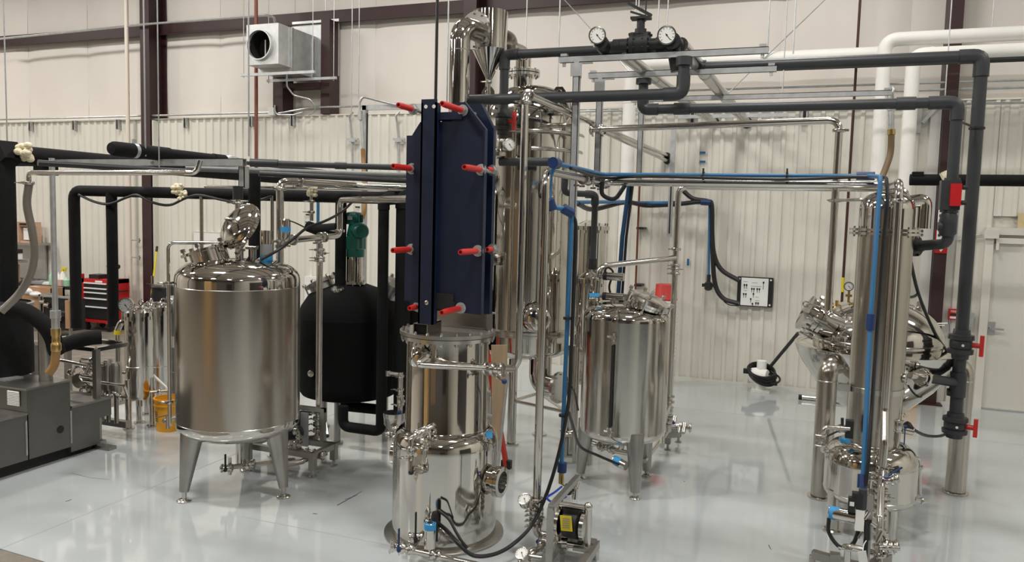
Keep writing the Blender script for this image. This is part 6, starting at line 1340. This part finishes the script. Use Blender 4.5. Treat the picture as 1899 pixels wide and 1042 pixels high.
# ================================================================ WALL ITEMS
yp = 10.62; a, b, d, e = PY(1368, 512, yp), PY(1434, 516, yp), PY(1432, 571, yp), PY(1366, 566, yp)
x0, x1 = (a.x+e.x)/2, (b.x+d.x)/2; z1, z0 = (a.z+b.z)/2, (d.z+e.z)/2
t = thing('control_panel', 'white valve panel on a black back plate mounted on the corrugated liner', 'control panel', ((x0+x1)/2, yp, z0))
link('back_plate', MB().bx(x0, x1, yp, yp+.05, z0, z1), BLP, t)
fx0_, fx1_ = x0+(x1-x0)*.11, x1-(x1-x0)*.13
fc = link('face', MB().bx(fx0_, fx1_, yp-.012, yp, z0+.012, z1-.012), FACE, t)
mk = MB(); ww, hh = fx1_-fx0_, z1-z0
def pin(u, v, L=.10):
    x, z = fx0_+u*ww, z1-v*hh; y = yp-.0135
    mk.lathe((x, y, z), [(.011, -.002), (.011, .002)], (0, 1, 0), 10); mk.bx(x-.003, x+.003, y-.001, y+.001, z-L*hh, z)
    mk.prism([(x-.011, y-.001, z), (x+.011, y-.001, z), (x+.004, y-.001, z-.05*hh), (x-.004, y-.001, z-.05*hh)], (0, .002, 0))
for u, v in ((.12, .27), (.2, .27), (.11, .58), (.19, .58), (.4, .39), (.48, .39), (.6, .39), (.68, .39), (.47, .56), (.38, .74), (.45, .9), (.58, .87), (.66, .87)): pin(u, v, .13 if v < .85 else .08)
pin(.82, .16, .24)
link('valve_symbols', mk, BLP, fc)
for u0, u1, v in ((.08, .24, .16), (.4, .6, .19), (.1, .22, .47), (.36, .74, .31), (.54, .66, .67), (.55, .7, .79)): link('caption_line', MB().bx(fx0_+u0*ww, fx0_+u1*ww, yp-.0132, yp-.0118, z1-v*hh-.003, z1-v*hh+.003), GRY, fc)
for x in (x0+.022, x1-.03):
    for z in (z0+.03, z1-.03): link('screw', MB().lathe((x, yp, z), [(.013, 0), (.011, .006)], (0, -1, 0), 12), WHT, t)
for px, py, w_, h_, l in ((1303, 283, .075, .03, 'upper of two small blue tape marks on the liner'), (1303, 300, .075, .03, 'lower of two small blue tape marks on the liner'), (1276, 486, .03, .09, 'single small vertical blue tape mark on the liner')):
    q = PY(px, py, 10.67); one('tape_mark', MB().bx(q.x-w_/2, q.x+w_/2, 10.668, 10.6745, q.z-h_/2, q.z+h_/2), mat('dark_blue_tape', (.02, .12, .28), .6), l, 'tape')
for px, py, m_ in ((571, 398, BLP), (663, 384, BLP), (570, 412, MATS['dark_blue_tape'])):
    q = PY(px, py, 10.67); one('tape_mark', MB().bx(q.x-.04, q.x+.04, 10.668, 10.6745, q.z-.012, q.z+.012), m_, {571: 'black tape mark on the liner beside the blue hose drop', 663: 'black tape mark on the liner above the green mixer', 570: 'blue tape mark on the liner behind the blue hose drop'}[px], 'tape')
# fire items on the right column
yc_ = 10.545; q = PY(1738, 448, yc_); sx0, sx1 = 1.465, 1.60
z1, z0 = PY(1738, 426, yc_).z, PY(1735, 469, yc_).z
t = thing('fire_sign', 'red fire arrow sign on the maroon column by the white door', 'sign', (q.x, yc_, z0))
link('plate', MB().bx(sx0, sx1, yc_, yc_+.012, z0, z1), RED, t)
cxs = (sx0+sx1)/2
mk = MB().prism([(cxs-.045, yc_-.002, z0+.08), (cxs+.045, yc_-.002, z0+.08), (cxs, yc_-.002, z0+.015)], (0, .003, 0)).bx(cxs-.02, cxs+.02, yc_-.002, yc_+.001, z0+.08, z0+.15)
mk.bx(sx0+.015, sx1-.015, yc_-.002, yc_+.001, z1-.012, z1-.004).bx(sx0+.015, sx1-.015, yc_-.002, yc_+.001, z1-.075, z1-.067).bx(sx0+.015, sx0+.023, yc_-.002, yc_+.001, z1-.075, z1-.004).bx(sx1-.023, sx1-.015, yc_-.002, yc_+.001, z1-.075, z1-.004)
link('arrow', mk, WHT, t)
def text(name, s, size, loc, m_, parent, ry=0):
    cu = bpy.data.curves.new(name, 'FONT'); cu.body = s; cu.size = size; cu.extrude = .0008; cu.align_x = 'CENTER'; cu.align_y = 'CENTER'
    o = bpy.data.objects.new(name, cu); COL.objects.link(o); dg = bpy.context.evaluated_depsgraph_get(); me = bpy.data.meshes.new_from_object(o.evaluated_get(dg))
    bpy.data.objects.remove(o); me.materials.clear(); me.materials.append(m_)
    o = bpy.data.objects.new(name, me); COL.objects.link(o); o.parent = parent; o.location = V(loc)-ROOTLOC[parent.name]; o.rotation_euler = (R(90), ry, 0); ROOTLOC[o.name] = V(loc); return o
text('lettering', 'FIRE', .042, (cxs, yc_-.003, z1-.04), WHT, t)
q = PY(1728, 628, 10.2); ex, ey = PY(1732, 630, 10.47).x, 10.475; z0, z1 = PY(1728, 658, 10.3).z, PY(1728, 606, 10.3).z
t = thing('fire_extinguisher', 'red fire extinguisher with white label below the arrow sign', 'extinguisher', (ex, ey, z0))
link('cylinder', MB().lathe((ex, ey, z0), [(.06, 0), (.075, .015), (.075, z1-z0-.09), (.05, z1-z0-.04), (.025, z1-z0-.02)], n=26), RED, t)
link('label', MB().lathe((ex, ey, z0+.1), [(.0757, 0), (.0757, .11)], n=26, caps=False), FACE, t)
link('valve_head', MB().cyl((ex, ey, z1-.03), (ex, ey, z1+.02), .02, n=10).bar((ex-.02, ey, z1+.02), (ex+.13, ey-.02, z1+.04), .02, .014).bar((ex-.02, ey, z1+.0), (ex+.1, ey-.02, z1+.01), .02, .01), WPL, t)
q = PY(1768, 583, 10.62)
t = thing('fire_alarm_pull', 'small red fire alarm pull station between the maroon column and the white door', 'alarm', (q.x, 10.62, q.z-.07))
link('housing', MB().bx(q.x-.05, q.x+.05, 10.62, 10.675, q.z-.065, q.z+.065), RED, t)
link('pull_handle', MB().bx(q.x-.035, q.x+.035, 10.61, 10.62, q.z-.01, q.z+.01), BLP, t); link('white_mark', MB().bx(q.x-.035, q.x+.035, 10.617, 10.621, q.z-.05, q.z-.025), WHT, t)
text('lettering', 'FIRE', .035, (q.x, 10.617, q.z+.035), WHT, t)
q = PY(1795, 592, 10.62); t = thing('switch_box', 'grey electrical box with conduit beside the fire alarm', 'electrical box', (q.x, 10.6, q.z-.08))
link('box', MB().bx(q.x-.05, q.x+.06, 10.6, 10.675, q.z-.09, q.z+.08), GAL, t); link('conduit', MB().tube([(q.x-.19, 10.65, q.z-.02), (q.x-.17, 10.65, q.z-.2), (q.x-.1, 10.65, q.z-.24)], .01, .03, 8), GAL, t)
q = PY(1833, 442, 10.6); t = thing('door_alarm_box', 'small box with a thin conduit above the corner of the white door frame', 'electrical box', (q.x, 10.58, q.z))
link('box', MB().bx(q.x-.05, q.x+.1, 10.56, 10.6, q.z-.0, q.z+.1), LIN, t); link('conduit', MB().tube([(q.x-.05, 10.66, q.z+.04), (q.x-.16, 10.66, q.z+.03), (q.x-.3, 10.66, q.z-.03)], .01, .05, 8), GAL, t)
x = XA(1745, 400, 10.0); za, zb = zat(x, 10.0, 445), zat(x, 10.0, 348)
t = thing('slotted_strut', 'slotted grey strut with a plate beside the red handled grey pipe valve', 'bracket', (x, 10.0, za))
link('strip', MB().bx(x-.03, x+.02, 9.99, 10.0, za, zb), FACE, t); link('plate', MB().bx(x+.02, x+.18, 10.0, 10.01, za, zb-.1), GRY, t)
sl = MB()
for i in range(8): sl.bx(x-.018, x+.008, 9.983, 9.99, za+.04+i*.055, za+.07+i*.055)
link('slots', sl, DRK, t)
q = PY(1735, 215, 10.62); one('pipe_bracket', MB().bar(q+V((.02, 0, .12)), q+V((-.14, 0, -.08)), .05, .04).bx(q.x-.2, q.x-.15, 10.6, 10.68, q.z-.2, q.z+.2), GAL, 'angled galvanised wall bracket beside the maroon column by the door', 'bracket')
x = XA(1182, 450, 10.5); t = thing('copper_pipe', 'thin copper riser clipped to the liner beside the vertical white pipe', 'pipe', (x, 10.5, PY(1180, 597, 10.5).z))
link('riser', MB().cyl((x, 10.5, PY(1180, 597, 10.5).z), (x, 10.5, 4.4), .014, n=10), COP, t)
for py in (423, 529): q = PY(1182, py, 10.5); link('pipe_clip', MB().box((x+.03, 10.59, q.z), (.1, .2, .03)), BLP, t)

# ---- red-topped bucket stack
q = PZ(1228, 712); bx_, by_ = q.x, q.y
prof = [(.118, 0), (.136, .345), (.157, .347), (.157, .367), (.134, .37), (.13, .345), (.112, .012), (1e-5, .01)]
z0b = 0; n = 16; step = (zat(bx_, by_, 556)-.37)/(n-1)
bu = link('bucket', MB().lathe((bx_, by_, 0), prof, n=26), WPL); tag(bu, 'white plastic bucket nested in the tall stack behind the mid-size tank', 'bucket', 'nested white buckets')
for i in range(1, n): c = bu.copy(); COL.objects.link(c); c.location = bu.location+V((0, 0, step*i)); ROOTLOC[c.name] = c.location.copy()
bu['label'] = 'lowest white bucket of the stack, standing on the floor behind the mid-size tank'
zt_ = (n-1)*step+.37
t = thing('bucket', 'red bucket upside down on top of the tall white bucket stack', 'bucket', (bx_, by_, zt_))
zr_ = zat(bx_, by_, 527)
link('body', MB().lathe((bx_, by_, zt_), [(.15, .002), (.152, .02), (.145, .03), (.135, zr_-zt_-.01), (.13, zr_-zt_), (1e-5, zr_-zt_)], n=30), CAP, t)
q = PZ(1678, 752); 
t = thing('bucket', 'amber bucket on the floor far behind the slim column, mostly hidden by the still', 'bucket', (q.x, q.y, 0))
link('body', MB().lathe((q.x, q.y, 0), [(.13, 0), (.14, .36), (.13, .36), (.12, .012), (1e-5, .01)], n=28), ORB, t)
# ---- small white pump with coiled cable by the wall
q = PZ(1410, 726)
t = thing('white_pump', 'small white pump with a black coiled cable on the floor by the wall', 'pump', (q.x, q.y, 0))
link('base', MB().bx(q.x-.11, q.x+.11, q.y-.09, q.y+.09, 0, .03), WPL, t); link('column', MB().cyl((q.x, q.y, .03), (q.x, q.y, .14), .06, n=16), WPL, t)
link('body', MB().lathe((q.x-.02, q.y, .2), [(1e-5, -.12), (.09, -.11), (.105, -.04), (.105, .06), (.09, .1), (1e-5, .11)], (1, -.3, 0), 22), WPL, t)
link('head', MB().cyl((q.x, q.y, .26), (q.x, q.y, .40), .06, n=16), WPL, t); link('outlet', MB().bx(q.x-.22, q.x-.1, q.y-.03, q.y+.03, .22, .28), BLP, t)
link('outlet', MB().bx(q.x+.08, q.x+.2, q.y-.03, q.y+.02, .1, .15), BLP, t)
zc_ = zat(q.x, q.y, 690)
t = thing('coiled_cable', 'coil of black cable hanging over the small white pump', 'cable', (q.x, q.y, zc_-.1))
mb = MB()
for i in range(6): mb.tor((q.x+.01*(i % 3), q.y-.02+.008*i, zc_-.02*i+.03), (.15+.04*i, -.42, 1), .165-.006*(i % 2), .016, 30, 6)
mb.tor((q.x+.14, q.y-.05, zc_-.06), (.1, -.6, 1), .09, .012, 20, 6)
link('coil', mb, RUB, t)
A, B = PY(1480, 618, 9.6), PY(1430, 684, q.y)
one('black_rod', MB().cyl(A, V((B.x, B.y, max(B.z, .35))), .021, n=10), BLP, 'black rod slanting from the cable coil up to the still manway', 'rod')
A, B = PZ(1484, 736, .03), PZ(1640, 752, .03)
t = thing('floor_pipe', 'short steel tube with a black end lying on the floor near the wall', 'pipe', (A.x, A.y, 0))
link('tube', MB().cyl(A+V((.0, 0, 0)), B, .03, n=12), TUB, t); link('black_end', MB().cyl(A-V((.02, 0, 0)), A+V((.02, 0, 0)), .031, n=12), BLP, t)
# ---- ladder and board between front vessel and evaporator
f_ = PZ(939, 868); d0 = f_.dot(FH); tp = DP(901, 640, d0+.05)
t = thing('step_ladder', 'orange fibreglass ladder mostly hidden behind the beige board', 'ladder', tuple(f_))
f2 = f_+V((-.36, .12, 0)); tp2 = tp+V((-.30, .12, 0))
link('rail', MB().bar(f_+V((0, 0, .02)), tp, .05, .03), ORG, t); link('rail', MB().bar(f2+V((0, 0, .02)), tp2, .06, .03), ORG, t)
for q in (f_, f2): link('foot', MB().box(q+V((0, 0, .035)), (.085, .05, .07)), BLP, t)
for i in range(4): link('step', MB().bar(f_.lerp(tp, (i+1)/5), f2.lerp(tp2, (i+1)/5), .08, .025), GAL, t)
d1 = d0-.16; a = PZ(913, 892); b = PZ(921, 892); k0 = d1/a.dot(FH); a *= k0; b *= k0
t = thing('board', 'tall beige board standing between the stepped vessel and the evaporator leg', 'board', (a.x, a.y, 0))
q0, q1, q2 = DP(941, 692, d1), DP(941, 640, d1), DP(911, 640, d1)
link('panel', MB().prism([a, b, q0, q1, q2], FH*.018), WOOD, t)
link('edge_strip', MB().bar(b+V((.004, 0, .004)), q0+V((.004, 0, 0)), .014, .02), GAL, t)

# ---- front pump cart
zTB = .56; P_, Q_ = PZ(1021, 941, zTB), PZ(1071, 884, zTB)
xl = P_.x; yf, yr = P_.y, Q_.y
rr = PZ(1106, 1003, .12); xr_ = rr.x; yrb = rr.y
t = thing('pump_cart', 'steel tube pump cart with a yellow labelled black diaphragm pump', 'pump cart', ((xl+xr_)/2, yf, 0))
sq = .031
link('upright', MB().bx(xl-sq/2, xl+sq/2, yf-sq/2, yf+sq/2, .04, zTB), DST, t)
link('top_bar', MB().bx(xl-sq/2, xl+sq/2, yf, yr, zTB-sq/2, zTB+sq/2), DST, t)
yfr = yf-.15
xl0 = xl-.12
for (a, b) in (((xl0, yrb), (xr_, yrb)), ((xr_, yrb), (xr_, yfr)), ((xl0, yfr), (xr_, yfr)), ((xl0, yrb), (xl0, yfr))): link('base_rail', MB().bar((*a, .10), (*b, .10), .045, .05), DST, t)
for a in ((xl0, yrb), (xr_, yrb), (xr_, yfr), (xl0, yfr)): link('foot', MB().cyl((*a, 0), (*a, .08), .02, n=10), FIT, t)
link('pump_tray', MB().bx(xl+.0, xr_+.0, yrb-.09, yrb-.03, .12, .14), DST, t); link('pump_tray', MB().bx(xl, xr_, yrb-.2, yrb-.16, .12, .14), DST, t)
pc = DP(1071, 972, (V((xr_-.12, yrb-.1, 0))).dot(FH)); pcx, pcy, pcz = pc.x, pc.y, pc.z
pu_ = link('pump_body', MB().lathe((pcx-.03, pcy, pcz), [(.07, -.06), (.09, -.045), (.09, .045), (.07, .06)], (1, -.1, 0), 28).box((pcx-.03, pcy, pcz+.02), (.1, .1, .17)), BLP, t)
for s, m_ in ((-1, FIT), (1, FIT)):
    x = pcx-.03+s*.08
    link('pump_chamber', MB().lathe((x, pcy, pcz), [(.095, -.012), (.095, .012), (.06, .02)] if s > 0 else [(.06, -.02), (.095, -.012), (.095, .012)], (1, -.1, 0), 28), TUB, t)
    link('pump_column', MB().cyl((x+s*.02, pcy-.02, pcz-.14), (x+s*.02, pcy-.02, pcz+.13), .024, n=14).sph((x+s*.02, pcy-.02, pcz+.13), .028, 10).sph((x+s*.02, pcy-.02, pcz-.14), .03, 10), FIT, t)
link('pump_manifold', MB().cyl((pcx-.14, pcy-.02, pcz+.12), (pcx+.08, pcy-.02, pcz+.12), .018, n=12), FIT, t)
link('pump_manifold', MB().cyl((pcx-.22, pcy-.02, pcz-.13), (pcx+.09, pcy-.02, pcz-.13), .02, n=12), FIT, t)
yl_ = link('yellow_label', MB().box((pcx-.045, pcy-.10, pcz+.035), (.075, .004, .095), (1, -.1, .12)), YEL, t)
lt = MB()
for i in range(5): lt.box((pcx-.045, pcy-.1035, pcz+.065-.014*i), (.05, .002, .004), (1, -.1, .12))
link('label_lines', lt, GRY, yl_)
link('pump_inlet', MB().tube([(xl-.06, yrb-.1, pcz-.13), (pcx-.1, pcy-.02, pcz-.13)], .022, .03, 12), TUB, t)
for u in (.2, .35, .5, .65): clamp(t, V((xl-.06, yrb-.1, pcz-.13)).lerp(V((pcx-.1, pcy-.02, pcz-.13)), u), (1, 0, 0), .022)
rgx, rgy = DP(1053, 934, 5.0).xy; rgz = DP(1053, 934, 5.0).z
link('air_regulator', MB().box((rgx, rgy, rgz), (.05, .04, .13)), WPL, t)
link('regulator_cap', MB().cyl((rgx-.0, rgy, rgz+.065), (rgx, rgy, rgz+.13), .022, n=12).cyl((rgx-.05, rgy, rgz-.14), (rgx-.05, rgy, rgz+.06), .017, n=12), BLP, t)
link('silencer', MB().cyl(DP(1064, 915, 5.0), DP(1072, 890, 5.05), .018, n=12).cyl(DP(1068, 905, 5.0), DP(1066, 925, 5.0), .016, n=10), FIT, t)
link('green_fitting', MB().cyl((rgx+.05, rgy, rgz-.11), (rgx+.05, rgy, rgz-.03), .02, n=10), PVD, t)
link('blue_lines', MB().cable([DP(1042, 902, 5.05), DP(1028, 913, 4.95), DP(1015, 922, 4.85), DP(1022, 930, 4.85), DP(1035, 928, 4.9), DP(1050, 921, 4.97)], .007, 6), WIR, t)
link('air_line', MB().cable([DP(1064, 912, 5.0), DP(1072, 930, 5.0), DP(1080, 945, 4.98), DP(1084, 960, 4.97)], .004, 6), WPL, t)
# foot of the steel header: valve stack and gauge
t = thing('valve_stack', 'clamped valve stack with gauge at the foot of the long steel riser beside the cart', 'valve', (xG, yG0, .1))
z_ = lambda py: zat(xG, yG0, py)
link('spool', MB().tube([(xG, yG0, z_(924)), (xG, yG0, z_(990)), (xG+.1, yG0+.02, z_(992))], .028, .05, 14), TUB, t)
for py in (926, 944, 952, 962, 972): clamp(t, (xG, yG0, z_(py)), (0, 0, 1), .03)
valve(t, (xG, yG0, z_(957)), (0, 0, 1), .029, (-.1, -.3, -1), .15, BLK)
g_ = DP(973, 926, 4.8); gauge(t, g_, (-.1, -.5, .85), .042, .045, (xG, yG0, z_(938)))
link('gauge_arm', MB().cyl((xG, yG0, z_(938)), g_+V((.04, .01, -.02)), .014, n=10), FIT, t)
P2 = [DP(1012, 1000, 4.85), DP(1005, 1012, 4.75), DP(990, 1025, 4.65), DP(978, 1035, 4.6), DP(970, 1045, 4.55)]
link('lower_manifold', MB().tube(P2, .02, .02, 10).cyl(DP(975, 1031, 4.6), DP(1010, 1036, 4.6), .018, n=10), FIT, t)
for q in P2: clamp(t, q, (.6, -.6, 0), .022)
gauge(t, DP(968, 1026, 4.57), (-.1, -.5, .85), .042, .045, DP(985, 1033, 4.6))
link('sample_line', MB().tube([DP(1015, 965, 4.85), DP(1032, 945, 4.9), DP(1045, 935, 4.95)], .01, .02, 8), FIT, t)

# ---- skid at the foot of the slim column
d0 = 4.62
t = thing('pump_cart', 'narrow steel pump cart with tags and hoses at the foot of the slim column', 'pump cart', tuple(PZ(1605, 1060)))
pb = DP(1609, 985, d0); z0_, z1_ = .05, zat(pb.x, pb.y, 918)
link('upright', MB().bx(pb.x-.02, pb.x+.02, pb.y-.02, pb.y+.02, z0_, z1_), DST, t)
link('base_rail', MB().bar((pb.x, pb.y, .06), (pb.x-.3, pb.y+.1, .06), .05, .05).bar((pb.x, pb.y, .06), (pb.x+.15, pb.y+.25, .06), .05, .05), DST, t)
for q in ((pb.x, pb.y), (pb.x-.3, pb.y+.1), (pb.x+.15, pb.y+.25)): link('foot', MB().cyl((*q, 0), (*q, .05), .02, n=10), FIT, t)
link('corner_post', MB().bx(pb.x-.2, pb.x-.14, pb.y+.02, pb.y+.08, .05, zat(pb.x-.17, pb.y+.05, 1026)), DST, t)
rg = DP(1594, 963, d0); link('air_regulator', MB().box(rg, (.05, .045, .13)), WPL, t)
ct = link('control_block', MB().box(rg+V((-.02, 0, .12)), (.06, .05, .09)).box(rg+V((-.05, -.01, .09)), (.04, .04, .09)), BLP, t); link('white_sticker', MB().box(rg+V((-.05, -.035, .10)), (.025, .004, .025)), WHT, ct)
link('grey_cap', MB().cyl(rg+V((.01, 0, .07)), rg+V((.01, 0, .19)), .025, n=12), PVC, t)
cy_ = link('air_cylinder', MB().cyl(rg+V((-.17, .05, .0)), rg+V((-.02, .02, .0)), .04, n=20), POL, t); link('blue_tape', MB().cyl(rg+V((-.168, .05, 0)), rg+V((-.11, .04, 0)), .041, n=20), BLT, cy_)
link('hose_loop', MB().cable([rg+V((-.17, .03, -.03)), rg+V((-.165, .02, -.12)), rg+V((-.10, .0, -.19)), rg+V((-.03, 0, -.16)), rg+V((.0, 0, -.06))], .012, 8), RUB, t)
link('coupling_stack', MB().cyl(DP(1608, 965, 4.6), DP(1608, 1000, 4.6), .018, n=10).cyl(DP(1606, 1000, 4.6), DP(1604, 1040, 4.6), .014, n=10), BLP, t)
link('fitting', MB().cyl(DP(1612, 948, 4.6), DP(1603, 962, 4.6), .014, n=10), FIT, t)
link('fitting', MB().cyl(DP(1614, 968, 4.58), DP(1624, 975, 4.58), .014, n=10), FIT, t)
link('fitting', MB().cyl(DP(1600, 985, 4.6), DP(1592, 998, 4.6), .01, n=8), FIT, t)
link('top_pipe', MB().tube([DP(1571, 1050, 4.6), DP(1572, 1012, 4.6), DP(1600, 1020, 4.55)], .02, .03, 12), TUB, t); clamp(t, DP(1573, 1015, 4.6), (0, 0, 1), .022)
link('paper_tag', MB().prism([DP(1590, 1024, 4.5), DP(1606, 1021, 4.5), DP(1610, 1044, 4.5), DP(1594, 1050, 4.5)], (0, .004, 0)), WHT, t)
link('tag_string', MB().cable([DP(1600, 1022, 4.5), DP(1602, 1010, 4.55), DP(1608, 1000, 4.6)], .003, 6), WPL, t)
link('discharge', MB().tube([DP(1636, 860, 5.12), DP(1634, 905, 4.95), DP(1632, 960, 4.8), DP(1630, 1045, 4.7)], .022, .03, 12), TUB, t)
for i, py in enumerate((862, 872, 880, 892, 908, 918, 932, 945, 958, 985, 1000, 1014, 1028)):
    clamp(t, DP(1636-.035*(py-862), py, 5.12-.0024*(py-862)), (0, 0, 1), .026, (math.cos(i*1.3), math.sin(i*1.3), 0))
q = DP(1645, 890, 5.0); vv = valve(t, q, (1, -.2, .1), .022, (.5, .2, .35), .12, None, BLK); clamp(t, DP(1660, 888, 5.0), (1, 0, 0), .022)
link('side_arm', MB().cyl(DP(1636, 892, 5.05), DP(1668, 888, 5.0), .02, n=12), FIT, t)
link('side_arm', MB().cyl(DP(1630, 1014, 4.72), DP(1668, 1015, 4.7), .02, n=12), FIT, t)
for px in (1640, 1650, 1660): clamp(t, DP(px, 1014, 4.72), (1, 0, 0), .022)
link('braided_cage', MB().tube([DP(1632, 980, 4.75), DP(1646, 1000, 4.75), DP(1640, 1018, 4.73)], .014, .02, 8).tube([DP(1636, 985, 4.74), DP(1626, 1005, 4.74), DP(1634, 1022, 4.73)], .014, .02, 8), FIT, t)

# ---- unseen amber carton stack, added beside the camera to give the steel gold stripes
px_, py_ = -5.15, -.4
t = thing('added_pallet_stack', 'unseen stack of amber cartons on a pallet, added for gold stripes in the steel', 'cartons', (px_, py_, 0))
for i in range(3): link('pallet_board', MB().bx(px_-.6, px_+.6, py_-.5+i*.4, py_-.3+i*.4, .0, .14), PLY, t)
AMB = mat('amber_carton', (.48, .31, .13), .6)
for k in range(5):
    for i in range(2): link('carton', MB().bx(px_-.55+i*.56, px_-.01+i*.56, py_-.5, py_+.5, .142+k*.5, .632+k*.5), AMB, t)

# ---- small fittings between the black tank and the front vessel, and below the evaporator
q0 = DP(743, 690, 6.3); zf0 = zat(q0.x, q0.y, 690); zf1 = zat(q0.x, q0.y, 765)
t = thing('valve_stack', 'small clamped steel valve stack between the black tank and stepped vessel', 'valve', (q0.x, q0.y, .1))
link('spool', MB().cyl((q0.x, q0.y, .2), (q0.x, q0.y, zf0), .02, n=12), TUB, t)
for py in (697, 722, 750): clamp(t, (q0.x, q0.y, zat(q0.x, q0.y, py)), (0, 0, 1), .018, (-.3, -1, 0))
valve(t, (q0.x, q0.y, zat(q0.x, q0.y, 742)), (0, 0, 1), .022, (-.2, -.4, -1), .09, BLK)
link('side_arm', MB().cyl((q0.x, q0.y, zat(q0.x, q0.y, 694)), (q0.x-.09, q0.y-.03, zat(q0.x, q0.y, 692)), .014, n=10).cyl((q0.x-.1, q0.y-.03, zat(q0.x, q0.y, 698)), (q0.x-.1, q0.y-.03, zat(q0.x, q0.y, 688)), .02, n=10), FIT, t)
link('steel_hopper', MB().lathe((q0.x-.02, q0.y-.06, 0), [(.02, zat(q0.x, q0.y, 800)), (.085, zat(q0.x, q0.y, 783)), (.09, zat(q0.x, q0.y, 766)), (.09, zat(q0.x, q0.y, 762)), (1e-5, zat(q0.x, q0.y, 762))], n=20), FIT, t)
for px, py in ((722, 806), (732, 812), (742, 804), (735, 796)): q = DP(px, py, 6.1); link('fitting', MB().cyl(q-V((.03, 0, .0)), q+V((.03, .01, .01)), .02, n=10), FIT, t); clamp(t, q, (1, .2, 0), .02)
link('leg', MB().cyl((q0.x, q0.y, 0), (q0.x, q0.y, .21), .025, n=12), DST, t)
q = DP(1050, 800, 6.9)
t = thing('drain_manifold', 'small steel drain valves under the tall evaporator', 'valve', (q.x, q.y, 0))
link('manifold', MB().tube([DP(1040, 797, 6.9), DP(1052, 806, 6.85), DP(1066, 798, 6.9), DP(1078, 800, 6.95)], .016, .03, 10), FIT, t)
for px, py in ((1044, 800), (1056, 803), (1066, 799)): clamp(t, DP(px, py, 6.88), (1, .1, 0), .018)
link('leg', MB().cyl(V((q.x, q.y, 0)), q, .014, n=8), FIT, t); valve(t, DP(1052, 806, 6.85), (1, 0, .2), .015, (-.3, -.3, -1), .06)
# ---- white boards on the liner behind the left tanks
for px0, px1, py0, py1, l in ((356, 404, 430, 476, 'plain white board on the liner beside the open manway lid'), (566, 604, 512, 575, 'plain white utility box on the liner between the two big tanks')):
    a, b = PY(px0, py0, 10.6), PY(px1, py1, 10.6)
    t = thing('white_board' if px0 < 400 else 'utility_box', l, 'board' if px0 < 400 else 'electrical box', ((a.x+b.x)/2, 10.62, b.z)); th = .03 if px0 < 400 else .1
    link('body', MB().bx(a.x, b.x, 10.675-th, 10.675, b.z, a.z), WHT, t)
    if px0 > 400: link('lid', MB().bx(a.x+.03, b.x-.03, 10.668-th, 10.676-th, b.z+.03, a.z-.25), WHT, t)
    else: link('frame', MB().bx(a.x-.01, b.x+.01, 10.64, 10.676, a.z, a.z+.015).bx(a.x-.01, b.x+.01, 10.64, 10.676, b.z-.015, b.z), LIN, t)
# ordinal labels for the nested buckets
wb_ = sorted([o for o in bpy.data.objects if o.get('group') == 'nested white buckets'], key=lambda o: -o.location.z)
for w_, o in zip('first second third fourth fifth sixth seventh eighth ninth tenth eleventh twelfth thirteenth fourteenth fifteenth sixteenth seventeenth eighteenth'.split(), wb_):
    if 'lowest' not in o['label']: o['label'] = f'white nested bucket, {w_} below the red one in the tall stack'
